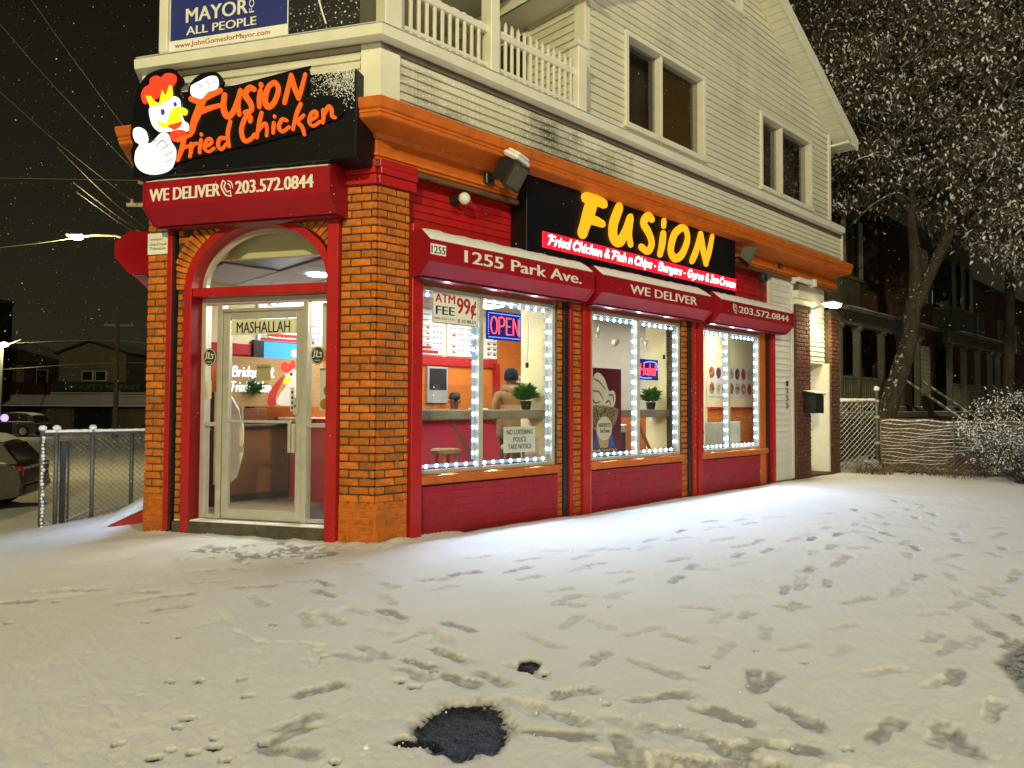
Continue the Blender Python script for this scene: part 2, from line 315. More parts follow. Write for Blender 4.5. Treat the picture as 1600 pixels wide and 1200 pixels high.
GL = {
 'F': (.62, [(1, [(.02,.90),(.3,.96),(.62,.93)]), (1, [(.30,.95),(.24,.5),(.10,.0)]), (.9, [(.2,.5),(.5,.5)])]),
 'r': (.40, [(1, [(.12,.6),(.13,.3),(.08,0)]), (.9, [(.12,.38),(.24,.57),(.38,.56)])]),
 'i': (.20, [(1, [(.12,.6),(.1,.3),(.1,0)]), (1, [(.15,.84),(.16,.88)])]),
 'e': (.44, [(.9, [(.1,.30),(.36,.38),(.34,.58),(.18,.58),(.07,.3),(.17,.02),(.42,.12)])]),
 'd': (.52, [(1, [(.38,.52),(.15,.55),(.06,.25),(.2,.02),(.38,.2)]), (1, [(.50,1.0),(.42,.5),(.44,0)])]),
 'C': (.60, [(1.1, [(.52,.82),(.42,.98),(.2,.85),(.06,.4),(.22,.03),(.56,.18)])]),
 'h': (.48, [(1, [(.2,1),(.13,.5),(.08,0)]), (.9, [(.1,.3),(.3,.58),(.38,.42),(.40,0)])]),
 'c': (.42, [(.9, [(.38,.52),(.2,.58),(.07,.3),(.18,.02),(.40,.12)])]),
 'k': (.46, [(1, [(.18,1),(.12,.5),(.08,0)]), (.9, [(.42,.6),(.14,.3)]), (.9, [(.16,.32),(.42,0)])]),
 'n': (.48, [(1, [(.12,.6),(.10,.3),(.08,0)]), (.9, [(.1,.3),(.3,.58),(.38,.42),(.40,0)])]),
 'm': (.70, [(1, [(.12,.6),(.10,.3),(.08,0)]), (.9, [(.1,.3),(.26,.58),(.33,.42),(.34,0)]), (.9, [(.35,.3),(.52,.58),(.6,.42),(.62,0)])]),
 's': (.42, [(.9, [(.38,.54),(.22,.6),(.1,.44),(.32,.24),(.26,.03),(.05,.08)])]),
 'p': (.48, [(1, [(.12,.6),(.08,.2),(.05,-.3)]), (.9, [(.1,.5),(.32,.58),(.42,.3),(.25,.02),(.1,.1)])]),
 'B': (.60, [(1, [(.16,.97),(.1,.5),(.08,0)]), (.95, [(.08,.93),(.42,.95),(.44,.62),(.16,.52)]), (.95, [(.16,.52),(.52,.42),(.44,.04),(.06,.03)])]),
 'u': (.48, [(1, [(.1,.6),(.08,.25),(.2,.02),(.36,.25)]), (1, [(.42,.6),(.38,.3),(.42,0)])]),
 'g': (.48, [(.9, [(.38,.52),(.15,.55),(.07,.28),(.2,.05),(.38,.25)]), (.9, [(.42,.58),(.4,0),(.28,-.28),(.05,-.2)])]),
 'G': (.64, [(1.1, [(.52,.85),(.4,.98),(.2,.85),(.06,.4),(.22,.03),(.52,.1),(.54,.4)]), (.9, [(.36,.42),(.6,.42)])]),
 'y': (.48, [(1, [(.1,.6),(.14,.25),(.34,.22)]), (1, [(.44,.6),(.36,0),(.12,-.28)])]),
 'o': (.44, [(.9, [(.22,.58),(.08,.35),(.15,.04),(.32,.08),(.38,.4),(.22,.58)])]),
 'I': (.40, [(.9, [(.12,.95),(.38,.97)]), (1, [(.28,.96),(.2,.5),(.15,.04)]), (.9, [(.02,.02),(.28,.02)])]),
 'a': (.48, [(.9, [(.36,.5),(.15,.56),(.07,.25),(.2,.02),(.36,.25)]), (1, [(.40,.6),(.38,.2),(.46,0)])]),
 't': (.36, [(1, [(.2,.95),(.14,.4),(.2,.02),(.34,.08)]), (.8, [(.02,.62),(.34,.64)])]),
 'f': (.36, [(1, [(.36,.92),(.22,.98),(.14,.6),(.1,0)]), (.8, [(.02,.58),(.3,.6)])]),
 'P': (.56, [(1, [(.16,.97),(.1,.5),(.08,0)]), (.95, [(.08,.93),(.46,.95),(.46,.55),(.14,.46)])]),
 '&': (.56, [(.9, [(.52,.04),(.22,.6),(.26,.95),(.40,.78),(.08,.32),(.22,.02),(.5,.34)])]),
 '-': (.34, [(1.1, [(.12,.36),(.16,.37)])]), ' ': (.26, []),
 'H': (.62, [(1, [(.14,1),(.1,0)]), (.9, [(.12,.5),(.5,.5)]), (1, [(.52,1),(.5,0)])]),
 'l': (.20, [(1, [(.14,1),(.1,0)])]), 'S': (.5, [(1, [(.46,.88),(.28,.98),(.1,.78),(.42,.34),(.3,.03),(.04,.1)])]),
 'v': (.42, [(1, [(.06,.6),(.18,.02)]), (.9, [(.18,.02),(.38,.6)])]),
}
def script_text(body, x, z, w, h, sw, o, depth=0.006, slant=0.12):
    """brush lettering of the script font above, fitted to width w and cap height h"""
    adv = sum(GL[c][0] for c in body); kx = w / adv; g = G(); cx = x; k = 0
    for c in body:
        for ws, pts in GL[c][1]:
            k += 1; stroke(g, [(cx + (px + pz * slant) * kx, z + pz * h) for px, pz in pts], sw * ws, o + (k % 5) * 0.0003, depth)
        cx += GL[c][0] * kx
    return g
FRAMEW = mat("window_frame_paint", (0.45, 0.44, 0.40), rough=0.6, var=0.1)
DOOR_LET = [[0.075,[[1.712,4.11],[1.628,4.085],[1.523,4.113],[1.395,4.153]]],[0.1,[[1.58,4.099],[1.635,3.973],[1.672,3.894],[1.698,3.805]]],[0.062,[[1.616,3.971],[1.521,3.997],[1.404,4.014]]],[0.072,[[1.349,4.106],[1.36,3.993],[1.32,3.907],[1.259,3.933],[1.202,4.057],[1.181,4.128]]],[0.06,[[1.184,4.12],[1.205,4.009],[1.188,3.906]]],[0.068,[[1.037,4.123],[1.088,4.142],[1.128,4.082],[1.075,4.003],[1.061,3.936],[1.129,3.919]]],[0.062,[[0.97,4.104],[0.98,4.017],[0.979,3.955]]],[0.062,[[0.968,4.161],[0.964,4.147]]],[0.065,[[0.837,4.161],[0.894,4.12],[0.921,4.01],[0.888,3.945],[0.825,3.983],[0.785,4.091],[0.815,4.156],[0.844,4.162]]],[0.055,[[0.722,3.964],[0.695,4.065],[0.658,4.212]]],[0.06,[[0.658,4.204],[0.621,4.088],[0.58,3.989]]],[0.05,[[0.58,3.985],[0.55,4.08],[0.516,4.2]]],[0.045,[[1.859,3.732],[1.786,3.747],[1.705,3.772]]],[0.06,[[1.781,3.738],[1.807,3.641],[1.848,3.548]]],[0.04,[[1.803,3.649],[1.729,3.667]]],[0.045,[[1.703,3.689],[1.705,3.615],[1.716,3.566]]],[0.042,[[1.702,3.64],[1.672,3.678],[1.637,3.683]]],[0.045,[[1.595,3.712],[1.605,3.639],[1.608,3.593]]],[0.042,[[1.593,3.767],[1.591,3.756]]],[0.04,[[1.548,3.647],[1.486,3.669],[1.492,3.711],[1.534,3.702],[1.556,3.635],[1.513,3.594],[1.453,3.622]]],[0.045,[[1.33,3.703],[1.392,3.705],[1.409,3.641],[1.371,3.604],[1.317,3.653]]],[0.047,[[1.282,3.854],[1.308,3.742],[1.291,3.623]]],[0.055,[[1.072,3.832],[1.073,3.873],[1.124,3.87],[1.163,3.76],[1.13,3.66],[1.065,3.667],[1.026,3.707]]],[0.048,[[0.956,3.901],[0.98,3.807],[1.003,3.677]]],[0.042,[[0.99,3.735],[0.921,3.798],[0.899,3.754],[0.901,3.683]]],[0.045,[[0.827,3.795],[0.83,3.744],[0.833,3.702]]],[0.042,[[0.821,3.855],[0.819,3.845]]],[0.045,[[0.696,3.802],[0.745,3.815],[0.776,3.754],[0.74,3.706],[0.672,3.741]]],[0.048,[[0.557,3.938],[0.599,3.848],[0.633,3.716]]],[0.042,[[0.525,3.832],[0.598,3.776]]],[0.045,[[0.599,3.784],[0.541,3.728],[0.516,3.657]]],[0.042,[[0.466,3.779],[0.402,3.808],[0.406,3.851],[0.45,3.84],[0.472,3.771],[0.431,3.726],[0.362,3.76]]],[0.045,[[0.334,3.859],[0.329,3.804],[0.335,3.745]]],[0.045,[[0.326,3.811],[0.282,3.883],[0.251,3.85],[0.246,3.795],[0.215,3.779]]]]
MASCOT = {'plate':[[2.375,4.097],[2.346,4.231],[2.303,4.329],[2.204,4.411],[2.064,4.44],[1.924,4.423],[1.833,4.341],[1.818,4.272],[1.856,4.226],[1.815,4.138],[1.76,4.132],[1.753,4.231],[1.667,4.322],[1.532,4.347],[1.436,4.328],[1.368,4.237],[1.339,4.184],[0.545,4.272],[0.491,4.254],[0.481,4.133],[0.505,3.993],[0.444,3.986],[0.287,3.992],[0.165,3.924],[0.147,3.828],[0.198,3.779],[0.475,3.704],[0.518,3.645],[0.58,3.683],[1.031,3.621],[1.29,3.604],[1.865,3.523],[1.903,3.459],[2.12,3.427],[2.303,3.484],[2.375,3.584],[2.39,3.688],[2.367,3.754],[2.402,3.843]],'comb':[[2.24,4.121],[2.277,4.202],[2.244,4.274],[2.184,4.302],[2.175,4.355],[2.106,4.377],[2.051,4.354],[2.016,4.38],[1.957,4.383],[1.893,4.355],[1.884,4.309],[1.914,4.257],[1.963,4.246],[1.988,4.212],[2.047,4.184],[2.1,4.157],[2.19,4.141]],'face':[[2.179,4.081],[2.069,4.103],[1.912,4.161],[1.829,4.118],[1.811,4.024],[1.78,3.921],[1.734,3.883],[1.719,3.815],[1.787,3.797],[1.904,3.817],[2.043,3.822],[2.134,3.887],[2.177,3.987]],'crown':[[2.222,4.196],[2.161,4.184],[2.12,4.133],[2.065,4.106],[2.036,4.23],[1.991,4.17],[1.958,4.262],[1.93,4.262],[1.912,4.156],[1.97,4.122],[2.079,4.087],[2.169,4.085]],'beak':[[1.951,3.964],[1.919,4.028],[1.841,4.048],[1.752,4.01],[1.767,3.961],[1.839,3.974],[1.799,3.906],[1.886,3.862],[2.004,3.865],[2.071,3.907],[2.065,3.937],[1.981,3.908]],'mouth':[[1.955,3.879],[1.867,3.893],[1.804,3.9],[1.835,3.852],[1.901,3.838]],'eyeA':[[2.044,4.041],[2.012,4.043],[2.0,4.011],[2.015,3.987],[2.039,3.998]],'eyeB':[[1.903,4.093],[1.875,4.095],[1.867,4.067],[1.88,4.052],[1.9,4.064]],'scarf':[[1.924,3.822],[1.807,3.827],[1.748,3.79],[1.815,3.745],[1.883,3.723],[1.919,3.751]],'thumb':[[2.355,3.827],[2.346,3.886],[2.285,3.897],[2.22,3.861],[2.186,3.785],[2.191,3.74],[2.15,3.731],[2.097,3.769],[2.039,3.813],[1.963,3.806],[1.926,3.727],[1.871,3.647],[1.879,3.548],[1.92,3.468],[2.034,3.431],[2.174,3.439],[2.275,3.489],[2.328,3.57],[2.32,3.671],[2.281,3.727],[2.327,3.765]],'glove':[[1.709,4.18],[1.699,4.229],[1.603,4.264],[1.508,4.293],[1.428,4.28],[1.407,4.212],[1.429,4.168],[1.524,4.146],[1.58,4.099],[1.638,4.106],[1.697,4.137]]}
GLINES = [[0.012,[[2.09,3.7],[2.011,3.744],[1.961,3.689]]],[0.012,[[2.019,3.66],[1.931,3.703]]],[0.012,[[1.988,3.591],[1.89,3.632]]],[0.012,[[1.977,3.531],[1.889,3.565]]],[0.012,[[2.181,3.734],[2.131,3.755],[2.081,3.75]]],[0.01,[[1.622,4.236],[1.582,4.199],[1.601,4.151]]],[0.01,[[1.545,4.261],[1.506,4.215],[1.524,4.159]]],[0.01,[[1.469,4.271],[1.44,4.224]]]]
SIDE_LET = [[0.16,[[2.746,3.707],[2.923,3.718],[3.089,3.703]]],[0.2,[[2.875,3.691],[2.794,3.508],[2.693,3.282]]],[0.12,[[2.81,3.465],[2.956,3.465],[3.062,3.452]]],[0.155,[[3.392,3.72],[3.277,3.491],[3.277,3.328],[3.399,3.294],[3.524,3.447],[3.615,3.619]]],[0.11,[[3.622,3.643],[3.585,3.436],[3.622,3.297]]],[0.12,[[4.077,3.701],[3.991,3.724],[3.895,3.615],[4.01,3.509],[4.076,3.382],[3.99,3.265],[3.845,3.299]]],[0.12,[[4.34,3.555],[4.307,3.396],[4.258,3.267]]],[0.1,[[4.357,3.73],[4.349,3.657]]],[0.12,[[4.77,3.713],[4.598,3.587],[4.512,3.358],[4.617,3.266],[4.789,3.352],[4.922,3.569],[4.879,3.708],[4.748,3.71]]],[0.11,[[5.032,3.29],[5.146,3.456],[5.263,3.713]]],[0.12,[[5.263,3.706],[5.318,3.508],[5.401,3.306]]],[0.1,[[5.401,3.319],[5.498,3.511],[5.577,3.729]]]]
PRINTS = [[0.05,4.0,0.26,3.76],[0.36,3.49,0.5,3.72],[0.6,3.6,0.82,3.35],[0.16,3.13,0.39,3.23],[0.07,3.06,0.31,2.86],[0.06,2.79,0.32,2.74],[0.53,3.1,0.79,3.18],[0.52,2.85,0.69,2.77],[0.7,2.76,0.86,2.61],[0.83,3.05,0.97,2.86],[1.13,3.07,1.22,2.84],[0.41,2.75,0.44,2.56],[0.32,2.6,0.46,2.54],[0.99,2.68,1.07,2.66],[1.03,3.12,1.3,3.46],[1.39,3.74,1.59,3.82],[1.69,3.4,1.92,3.49],[1.37,2.74,1.59,2.93],[1.87,3.25,2.07,3.36],[1.74,2.85,1.68,2.64],[2.14,4.63,2.45,4.84],[2.5,4.37,2.69,4.45],[1.18,4.19,1.34,4.45],[1.47,4.79,1.68,4.87],[1.1,4.52,1.29,4.49],[1.99,4.99,2.22,5.39],[2.22,5.52,2.45,5.68],[0.46,4.21,0.56,4.12],[0.62,3.97,0.87,4.11],[0.86,3.98,0.99,3.87],[2.21,3.69,2.44,3.92],[2.4,3.78,2.61,4.0],[3.1,4.73,3.48,5.08],[2.58,4.81,3.11,5.45],[2.73,5.9,2.93,6.16],[3.51,5.89,3.88,6.17],[3.58,6.56,3.83,6.84],[0.85,6.3,1.07,6.39],[1.44,6.67,1.7,7.01],[2.1,7.48,2.3,7.62],[2.51,7.71,2.68,7.8],[1.89,6.78,2.19,6.97],[2.53,6.7,3.09,7.16],[3.05,6.41,3.25,6.47],[3.27,7.08,3.63,7.36],[3.27,7.75,3.53,7.86],[2.85,8.14,3.19,8.26],[5.07,8.96,5.45,9.11],[4.23,8.19,4.5,8.35],[4.73,7.58,4.93,7.69],[1.32,5.87,1.45,5.97],[2.01,6.47,2.18,6.56],[0.47,5.49,0.61,5.63],[0.62,5.72,0.75,5.77],[0.26,6.24,0.46,6.27],[3.67,8.5,3.89,8.58],[3.13,5.07,3.01,4.73],[2.82,4.37,2.73,4.12],[3.57,5.17,4.0,5.58],[4.67,6.94,5.08,7.26],[2.78,4.51,2.96,4.66],[4.32,6.18,4.49,6.25],[2.26,3.89,2.41,4.06],[1.84,4.11,2.03,4.2],[5.01,7.49,5.25,7.59],[4.21,6.61,4.38,6.73],[0.8,2.99,0.91,2.91],[0.58,2.57,0.66,2.54],[0.81,2.6,0.87,2.55],[0.29,4.85,0.38,4.9],[0.08,5.2,0.19,5.28],[0.49,4.7,0.72,4.7],[1.69,4.6,1.93,4.59],[0.27,4.54,0.41,4.51],[0.76,5.41,0.88,5.44],[1.46,5.59,1.61,5.61],[0.81,2.53,0.89,2.52],[1.63,3.64,1.82,3.83],[-1.77,4.78,-1.49,4.45],[-1.29,4.38,-1.1,4.01],[-1.19,4.35,-0.94,4.07],[-0.92,5.05,-0.79,4.92],[-0.88,3.61,-0.7,3.53],[-0.8,3.74,-0.6,3.57],[-0.88,3.13,-0.79,3.2],[-0.87,2.82,-0.81,2.88],[-0.88,2.69,-0.83,2.76],[-0.29,3.34,-0.17,3.24],[-0.16,3.4,-0.04,3.28],[-0.78,4.02,-0.67,3.96],[-0.58,3.86,-0.49,3.96],[-0.48,3.54,-0.41,3.48],[-0.49,4.08,-0.32,3.81],[-2.2,4.37,-2.01,4.47],[-2.47,4.5,-2.35,4.62],[-3.21,4.8,-3.03,4.84],[-2.14,5.52,-1.96,5.49],[-0.35,3.66,-0.23,3.57],[-0.85,2.62,-0.73,2.6],[-2.26,4.69,-2.12,4.75],[-2.65,4.65,-2.57,4.81],[-3.02,4.64,-2.87,4.72],[-2.41,5.44,-2.3,5.49],[-0.68,5.14,-0.46,5.2],[-0.39,5.9,-0.16,6.03],[-2.18,5.69,-2.29,6.19],[-2.29,6.33,-2.07,6.19],[-2.11,6.06,-1.91,5.93],[-1.02,4.42,-0.86,4.32],[-0.75,4.22,-0.66,4.16],[-3.22,5.67,-3.08,5.85],[-1.37,5.7,-1.18,5.65],[-0.53,3.44,-0.39,3.32]]
HOLES = [[-2.11,4.13],[-1.46,2.67],[-1.27,2.56],[-1.24,2.62],[-1.15,2.6],[-1.12,2.71],[-1.09,2.64],[-1.3,2.88],[-1.3,2.8],[-1.23,3.27],[-1.14,3.09],[-0.92,2.67],[-1.01,2.54],[-0.51,3.27],[-0.43,3.21],[-1.29,4.98],[-1.8,3.88],[-2.89,4.12],[-1.36,4.09],[-0.62,2.53],[-0.37,3.4],[-0.93,3.56],[-1.55,3.26],[-1.42,3.26],[-2.91,4.57],[-2.22,5.07],[1.24,2.67],[1.27,3.73],[0.94,3.5],[0.61,4.48],[0.16,3.4],[1.44,3.54],[0.4,3.05]]
# ================================================================== GROUND
def vnoise(x, y, s, seed):
    x = x / s + seed * 13.7; y = y / s + seed * 7.3; xi = np.floor(x).astype(np.int64); yi = np.floor(y).astype(np.int64); fx = x - xi; fy = y - yi
    fx = fx * fx * (3 - 2 * fx); fy = fy * fy * (3 - 2 * fy)
    def h(a, b):
        n = (a * 374761393 + b * 668265263 + seed * 1442695) & 0x7fffffff; n = ((n ^ (n >> 13)) * 1274126177) & 0x7fffffff; return ((n ^ (n >> 16)) & 0xffff) / 65535.0
    return (h(xi, yi) * (1 - fx) + h(xi + 1, yi) * fx) * (1 - fy) + (h(xi, yi + 1) * (1 - fx) + h(xi + 1, yi + 1) * fx) * fy
def ground_base(x, y):
    x = np.asarray(x, float); y = np.asarray(y, float)
    t = np.clip((-3.3 - x + 0.0 * y) / 6.5, 0, 1); t = t * t * (3 - 2 * t)
    k = np.clip((y - 3.0) / 4.0, 0, 1)
    z = -0.85 * t * k
    d = (y - 15.5) / 3.0; z = z + 0.25 * np.clip(d, 0, 1) * (x > 3)
    return z
PRINTS_ALL = PRINTS
PUD = [((-0.19, 2.82), 0.185, 0.235), ((-0.36, 2.70), 0.10, 0.045), ((0.09, 3.51), 0.055, 0.075)]
def build_snow():
    na, nr = 1150, 760
    ang = np.linspace(R(-62), R(62), na); rad = 0.7 * (24.0 / 0.7) ** (np.linspace(0, 1, nr))
    A, Q = np.meshgrid(ang, rad); X = (np.sin(A) * Q).ravel(); Y = (np.cos(A) * Q).ravel()
    Z = ground_base(X, Y)
    near = np.clip(1.2 - Q.ravel() / 18, 0.2, 1)
    Z += (vnoise(X, Y, 1.3, 1) - .5) * 0.030 + (vnoise(X, Y, 0.35, 2) - .5) * 0.012 + ((vnoise(X, Y, 0.09, 3) - .5) * 0.0045 + (vnoise(X, Y, 0.028, 4) - .5) * 0.0060 + (vnoise(X, Y, 0.012, 5) - .5) * 0.0040) * near
    bare_or_shade = np.zeros_like(X)
    wob = (vnoise(X, Y, 0.05, 6) - .5); wob2 = (vnoise(X, Y, 0.02, 16) - .5)
    tq = random.Random(12)
    def press(x1, y1, x2, y2, L, W, dep, br, tread=True, shoe=True):
        cx, cy = (x1 + x2) / 2, (y1 + y2) / 2; dx, dy = x2 - x1, y2 - y1; d = math.hypot(dx, dy) or 1; dx /= d; dy /= d
        m = np.nonzero((np.abs(X - cx) < L) & (np.abs(Y - cy) < L))[0]
        if len(m) == 0: return
        tr = tq.choice([0, 0, .08, .22]) if tread else 0; ph = tq.uniform(0, 6)
        a = (X[m] - cx) * dx + (Y[m] - cy) * dy; b = -(X[m] - cx) * dy + (Y[m] - cy) * dx
        t = a / (L / 2); half = W / 2 * (1.0 - 0.28 * np.exp(-((t + 0.15) / 0.28) ** 2)) * (0.85 + 0.15 * np.clip(t, -1, 1)) if shoe else W / 2
        q = np.sqrt((t) ** 4 + (b / half) ** 4 + 1e-9) ** 0.5 + wob[m] * 0.35 + wob2[m] * 0.2
        ins = 1 / (1 + np.exp((q - 1) * 15)); rim = np.exp(-((q - 1.32) / 0.16) ** 2)
        z = -dep * ins + 0.0042 * rim * (0.6 + wob[m] * 1.6) * min(1, dep / 0.02)
        if tr: z += ins * 0.010 * tr * np.sin(a * 2 * PI / 0.026 + 9 * b + ph + 14 * wob[m]) * (q < 0.95)
        Z[m] += z; bare_or_shade[m] = np.maximum(bare_or_shade[m], (np.minimum(0.72, br * ins * (0.35 + 0.9 * vnoise(X[m], Y[m], 0.03, 9)) * (1 - tr + tr * np.sin(a * 2 * PI / 0.026 + 9 * b + ph + 14 * wob[m]))) if shoe else br * ins))
    rr = random.Random(3)
    for x1, y1, x2, y2 in PRINTS_ALL:
        d = math.hypot(x2 - x1, y2 - y1); n = 1 if d < 0.42 else int(round(d / 0.30))
        for k in range(n):
            f0, f1 = k / n, (k + 1) / n; ex = rr.uniform(-.03, .03) * (n > 1); L = max(0.24, min(d / n, 0.33)) + rr.uniform(-.01, .02)
            dist = math.hypot(x1, y1)
            press(x1 + (x2 - x1) * f0 + ex, y1 + (y2 - y1) * f0, x1 + (x2 - x1) * f1 + ex, y1 + (y2 - y1) * f1, L, rr.uniform(.095, .115), rr.uniform(.007, .012), rr.uniform(.55, 1.0) if dist < 3.6 else rr.uniform(.15, .55))
    # walking trails across the lot
    for (xa, ya), (xb, yb), dp, ph in (((.9, 2.3), (-1.8, 5.6), .014, .0), ((2.6, 2.9), (4.4, 9.3), .012, .1), ((1.0, 3.3), (3.9, 8.2), .010, .3), ((3.4, 3.6), (5.3, 10.0), .012, .2), ((.2, 4.2), (2.6, 6.9), .008, .2), ((-3.2, 4.6), (-1.0, 5.2), .009, .1), ((4.6, 5.0), (7.4, 10.3), .012, .0), ((-.6, 4.9), (3.2, 8.6), .009, .4), ((1.5, 2.4), (3.4, 4.6), .014, .2), ((.5, 2.6), (1.9, 2.35), .016, .1)):
        d = math.hypot(xb - xa, yb - ya); n = int(d / .36); ux, uy = (xb - xa) / d, (yb - ya) / d
        for k in range(n):
            s_ = (k + ph + rr.uniform(-.12, .12)) * .36; side_ = (.09 if k % 2 else -.09) + rr.uniform(-.03, .03) + .10 * math.sin(k * .7); cx, cy = xa + ux * s_ - uy * side_, ya + uy * s_ + ux * side_; th = math.atan2(uy, ux) + rr.uniform(-.22, .22)
            press(cx - math.cos(th) * .1, cy - math.sin(th) * .1, cx + math.cos(th) * .1, cy + math.sin(th) * .1, rr.uniform(.25, .30), rr.uniform(.085, .105), dp * rr.uniform(.6, .95), rr.uniform(.2, .9))
    # fainter, half filled tracks that cross the lot
    for k in range(95):
        x = rr.uniform(-4.2, 7.5); y = rr.uniform(3.2, 12.0); a = rr.choice([rr.uniform(-.5, .5), rr.uniform(.6, 1.2)])
        if (x - CX) * nS[0] + (y - CY) * nS[1] < 0.35 or x > 0.75 * y: continue
        press(x, y, x + math.cos(a) * .2, y + math.sin(a) * .2, rr.uniform(.22, .3), rr.uniform(.08, .11), rr.uniform(.004, .009), 0.1)
    for hx, hy in HOLES:
        rd = rr.uniform(.013, .022); press(hx, hy, hx + .01, hy + rr.uniform(-.004, .004), rd * 2.6, rd * 1.8, 0.022, 1.25, False, False)
    # drag mark and crack under the snow
    cp = [(-1.72, 4.30), (-1.66, 4.18), (-1.50, 3.95), (-1.31, 3.78), (-1.12, 3.79), (-0.99, 3.73), (-0.98, 3.55), (-0.92, 3.40)]
    for i in range(len(cp) - 1):
        for k in range(6):
            f = (k + rr.random()) / 6; px = cp[i][0] * (1 - f) + cp[i + 1][0] * f; py = cp[i][1] * (1 - f) + cp[i + 1][1] * f
            press(px, py, px + .01, py + rr.uniform(-.006, .006), rr.uniform(.05, .09), rr.uniform(.014, .022), rr.uniform(.006, .012), 0.25 if rr.random() < .25 else 0, False, False)
    # trampled, melting patch at the doorstep
    q = np.sqrt(((X + 2.05) / 0.62) ** 2 + ((Y - 6.18) / 0.38) ** 2) + (vnoise(X, Y, .12, 21) - .5) * 1.5; ins = 1 / (1 + np.exp((q - .75) * 9))
    Z -= ins * 0.014 * (0.4 + vnoise(X, Y, .06, 22)); bare_or_shade = np.maximum(bare_or_shade, ins * 0.75 * (vnoise(X, Y, .05, 23) > .45))
    for (c, rx, ry) in PUD:
        q = np.sqrt(((X - c[0]) / rx) ** 2 + ((Y - c[1]) / ry) ** 2) + (vnoise(X, Y, .07, 31) - .5) * 0.35 + (vnoise(X, Y, .015, 32) - .5) * 0.22
        ins = 1 / (1 + np.exp((q - 1) * 13)); Z -= ins * (0.030 - 0.003 * np.abs(vnoise(X, Y, .010, 33) - .5) * 2) * min(1, rx / .1 + .3); bare_or_shade = np.maximum(bare_or_shade, ins * 1.5)
    # cast shadow at the right, painted as darker, slightly sunken snow with straight sides
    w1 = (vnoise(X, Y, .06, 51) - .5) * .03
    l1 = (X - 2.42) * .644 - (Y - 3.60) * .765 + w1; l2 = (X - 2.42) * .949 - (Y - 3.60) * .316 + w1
    shadow_patch = 1 / (1 + np.exp(-l1 / .008)) / (1 + np.exp(-l2 / .008)) / (1 + np.exp((X - 2.92 - .4 * w1) / .03)); Z -= shadow_patch * .012; bare_or_shade = np.maximum(bare_or_shade, shadow_patch * (.66 + .3 * vnoise(X, Y, .012, 52)))
    # thin strip of bare ground along the foot of the facades
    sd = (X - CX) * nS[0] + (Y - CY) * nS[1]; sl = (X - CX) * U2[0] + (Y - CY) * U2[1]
    strip = np.exp(-((sd - 0.0) / (0.035 + 0.07 * vnoise(X, Y, .35, 41))) ** 2) * (sl > 1.0) * (sl < 10.2) * (sd > -.2); bare_or_shade = np.maximum(bare_or_shade, strip * 1.3); Z -= strip * 0.012
    dd = (X - CX) * nD[0] + (Y - CY) * nD[1]; dl = (X - CX) * V2[0] + (Y - CY) * V2[1]
    drift = np.exp(-((np.maximum(dd, 0)) / .10) ** 2) * (dl > -.2) * (dl < 2.6); Z += drift * 0.03 * vnoise(X, Y, .15, 42) * (dd > 0)
    drift = np.exp(-((np.maximum(sd, 0)) / .12) ** 2) * (sl > -.2) * (sl < .9) * (sd > 0); Z += drift * 0.035 * vnoise(X, Y, .15, 43)
    edge = np.clip((Q.ravel() - 22.5) / 1.5, 0, 1); Z -= edge * 0.08
    i = np.arange(nr - 1)[:, None] * na + np.arange(na - 1)[None, :]; F = np.stack([i, i + na, i + na + 1, i + 1], -1).reshape(-1, 4)
    me = bpy.data.meshes.new("snow_ground"); me.vertices.add(len(X)); me.vertices.foreach_set("co", np.stack([X, Y, Z], 1).ravel())
    me.loops.add(F.size); me.loops.foreach_set("vertex_index", F.ravel().astype(np.int32)); me.polygons.add(len(F))
    me.polygons.foreach_set("loop_start", np.arange(0, F.size, 4, dtype=np.int32)); me.polygons.foreach_set("use_smooth", np.ones(len(F), bool))
    at = me.attributes.new("bare_or_shade", 'FLOAT', 'POINT'); at.data.foreach_set("value", np.clip(bare_or_shade, 0, 1.5).astype(np.float32)); me.update(calc_edges=True)
    me.flip_normals() if me.polygons[0].normal.z < 0 else None
    m = bpy.data.materials.new("trodden_snow"); m.use_nodes = True; n = m.node_tree.nodes; l = m.node_tree.links; b = n["Principled BSDF"]
    tc = n.new("ShaderNodeTexCoord"); at = n.new("ShaderNodeAttribute"); at.attribute_name = "bare_or_shade"
    n1 = n.new("ShaderNodeTexNoise"); n1.inputs["Scale"].default_value = 160; n1.inputs["Detail"].default_value = 3; l.new(tc.outputs["Object"], n1.inputs["Vector"])
    n2 = n.new("ShaderNodeTexNoise"); n2.inputs["Scale"].default_value = 3; n2.inputs["Detail"].default_value = 6; l.new(tc.outputs["Object"], n2.inputs["Vector"])
    # wet asphalt with pale grit
    vo = n.new("ShaderNodeTexVoronoi"); vo.inputs["Scale"].default_value = 150; l.new(tc.outputs["Object"], vo.inputs["Vector"])
    ra = n.new("ShaderNodeValToRGB"); ra.color_ramp.elements[0].position = .08; ra.color_ramp.elements[0].color = (.30, .31, .34, 1); ra.color_ramp.elements[1].position = .26; ra.color_ramp.elements[1].color = (.004, .005, .009, 1); l.new(vo.outputs["Distance"], ra.inputs[0])
    rs = n.new("ShaderNodeValToRGB"); rs.color_ramp.elements[0].color = (.74, .75, .77, 1); rs.color_ramp.elements[1].color = (.84, .85, .87, 1); l.new(n2.outputs["Fac"], rs.inputs[0])
    # wet, compacted snow: a little of the ground shows through; also tones the painted shadow
    wet_or_shade = n.new("ShaderNodeMix"); wet_or_shade.data_type = 'RGBA'; wet_or_shade.inputs[7].default_value = (.34, .34, .36, 1); l.new(rs.outputs[0], wet_or_shade.inputs[6])
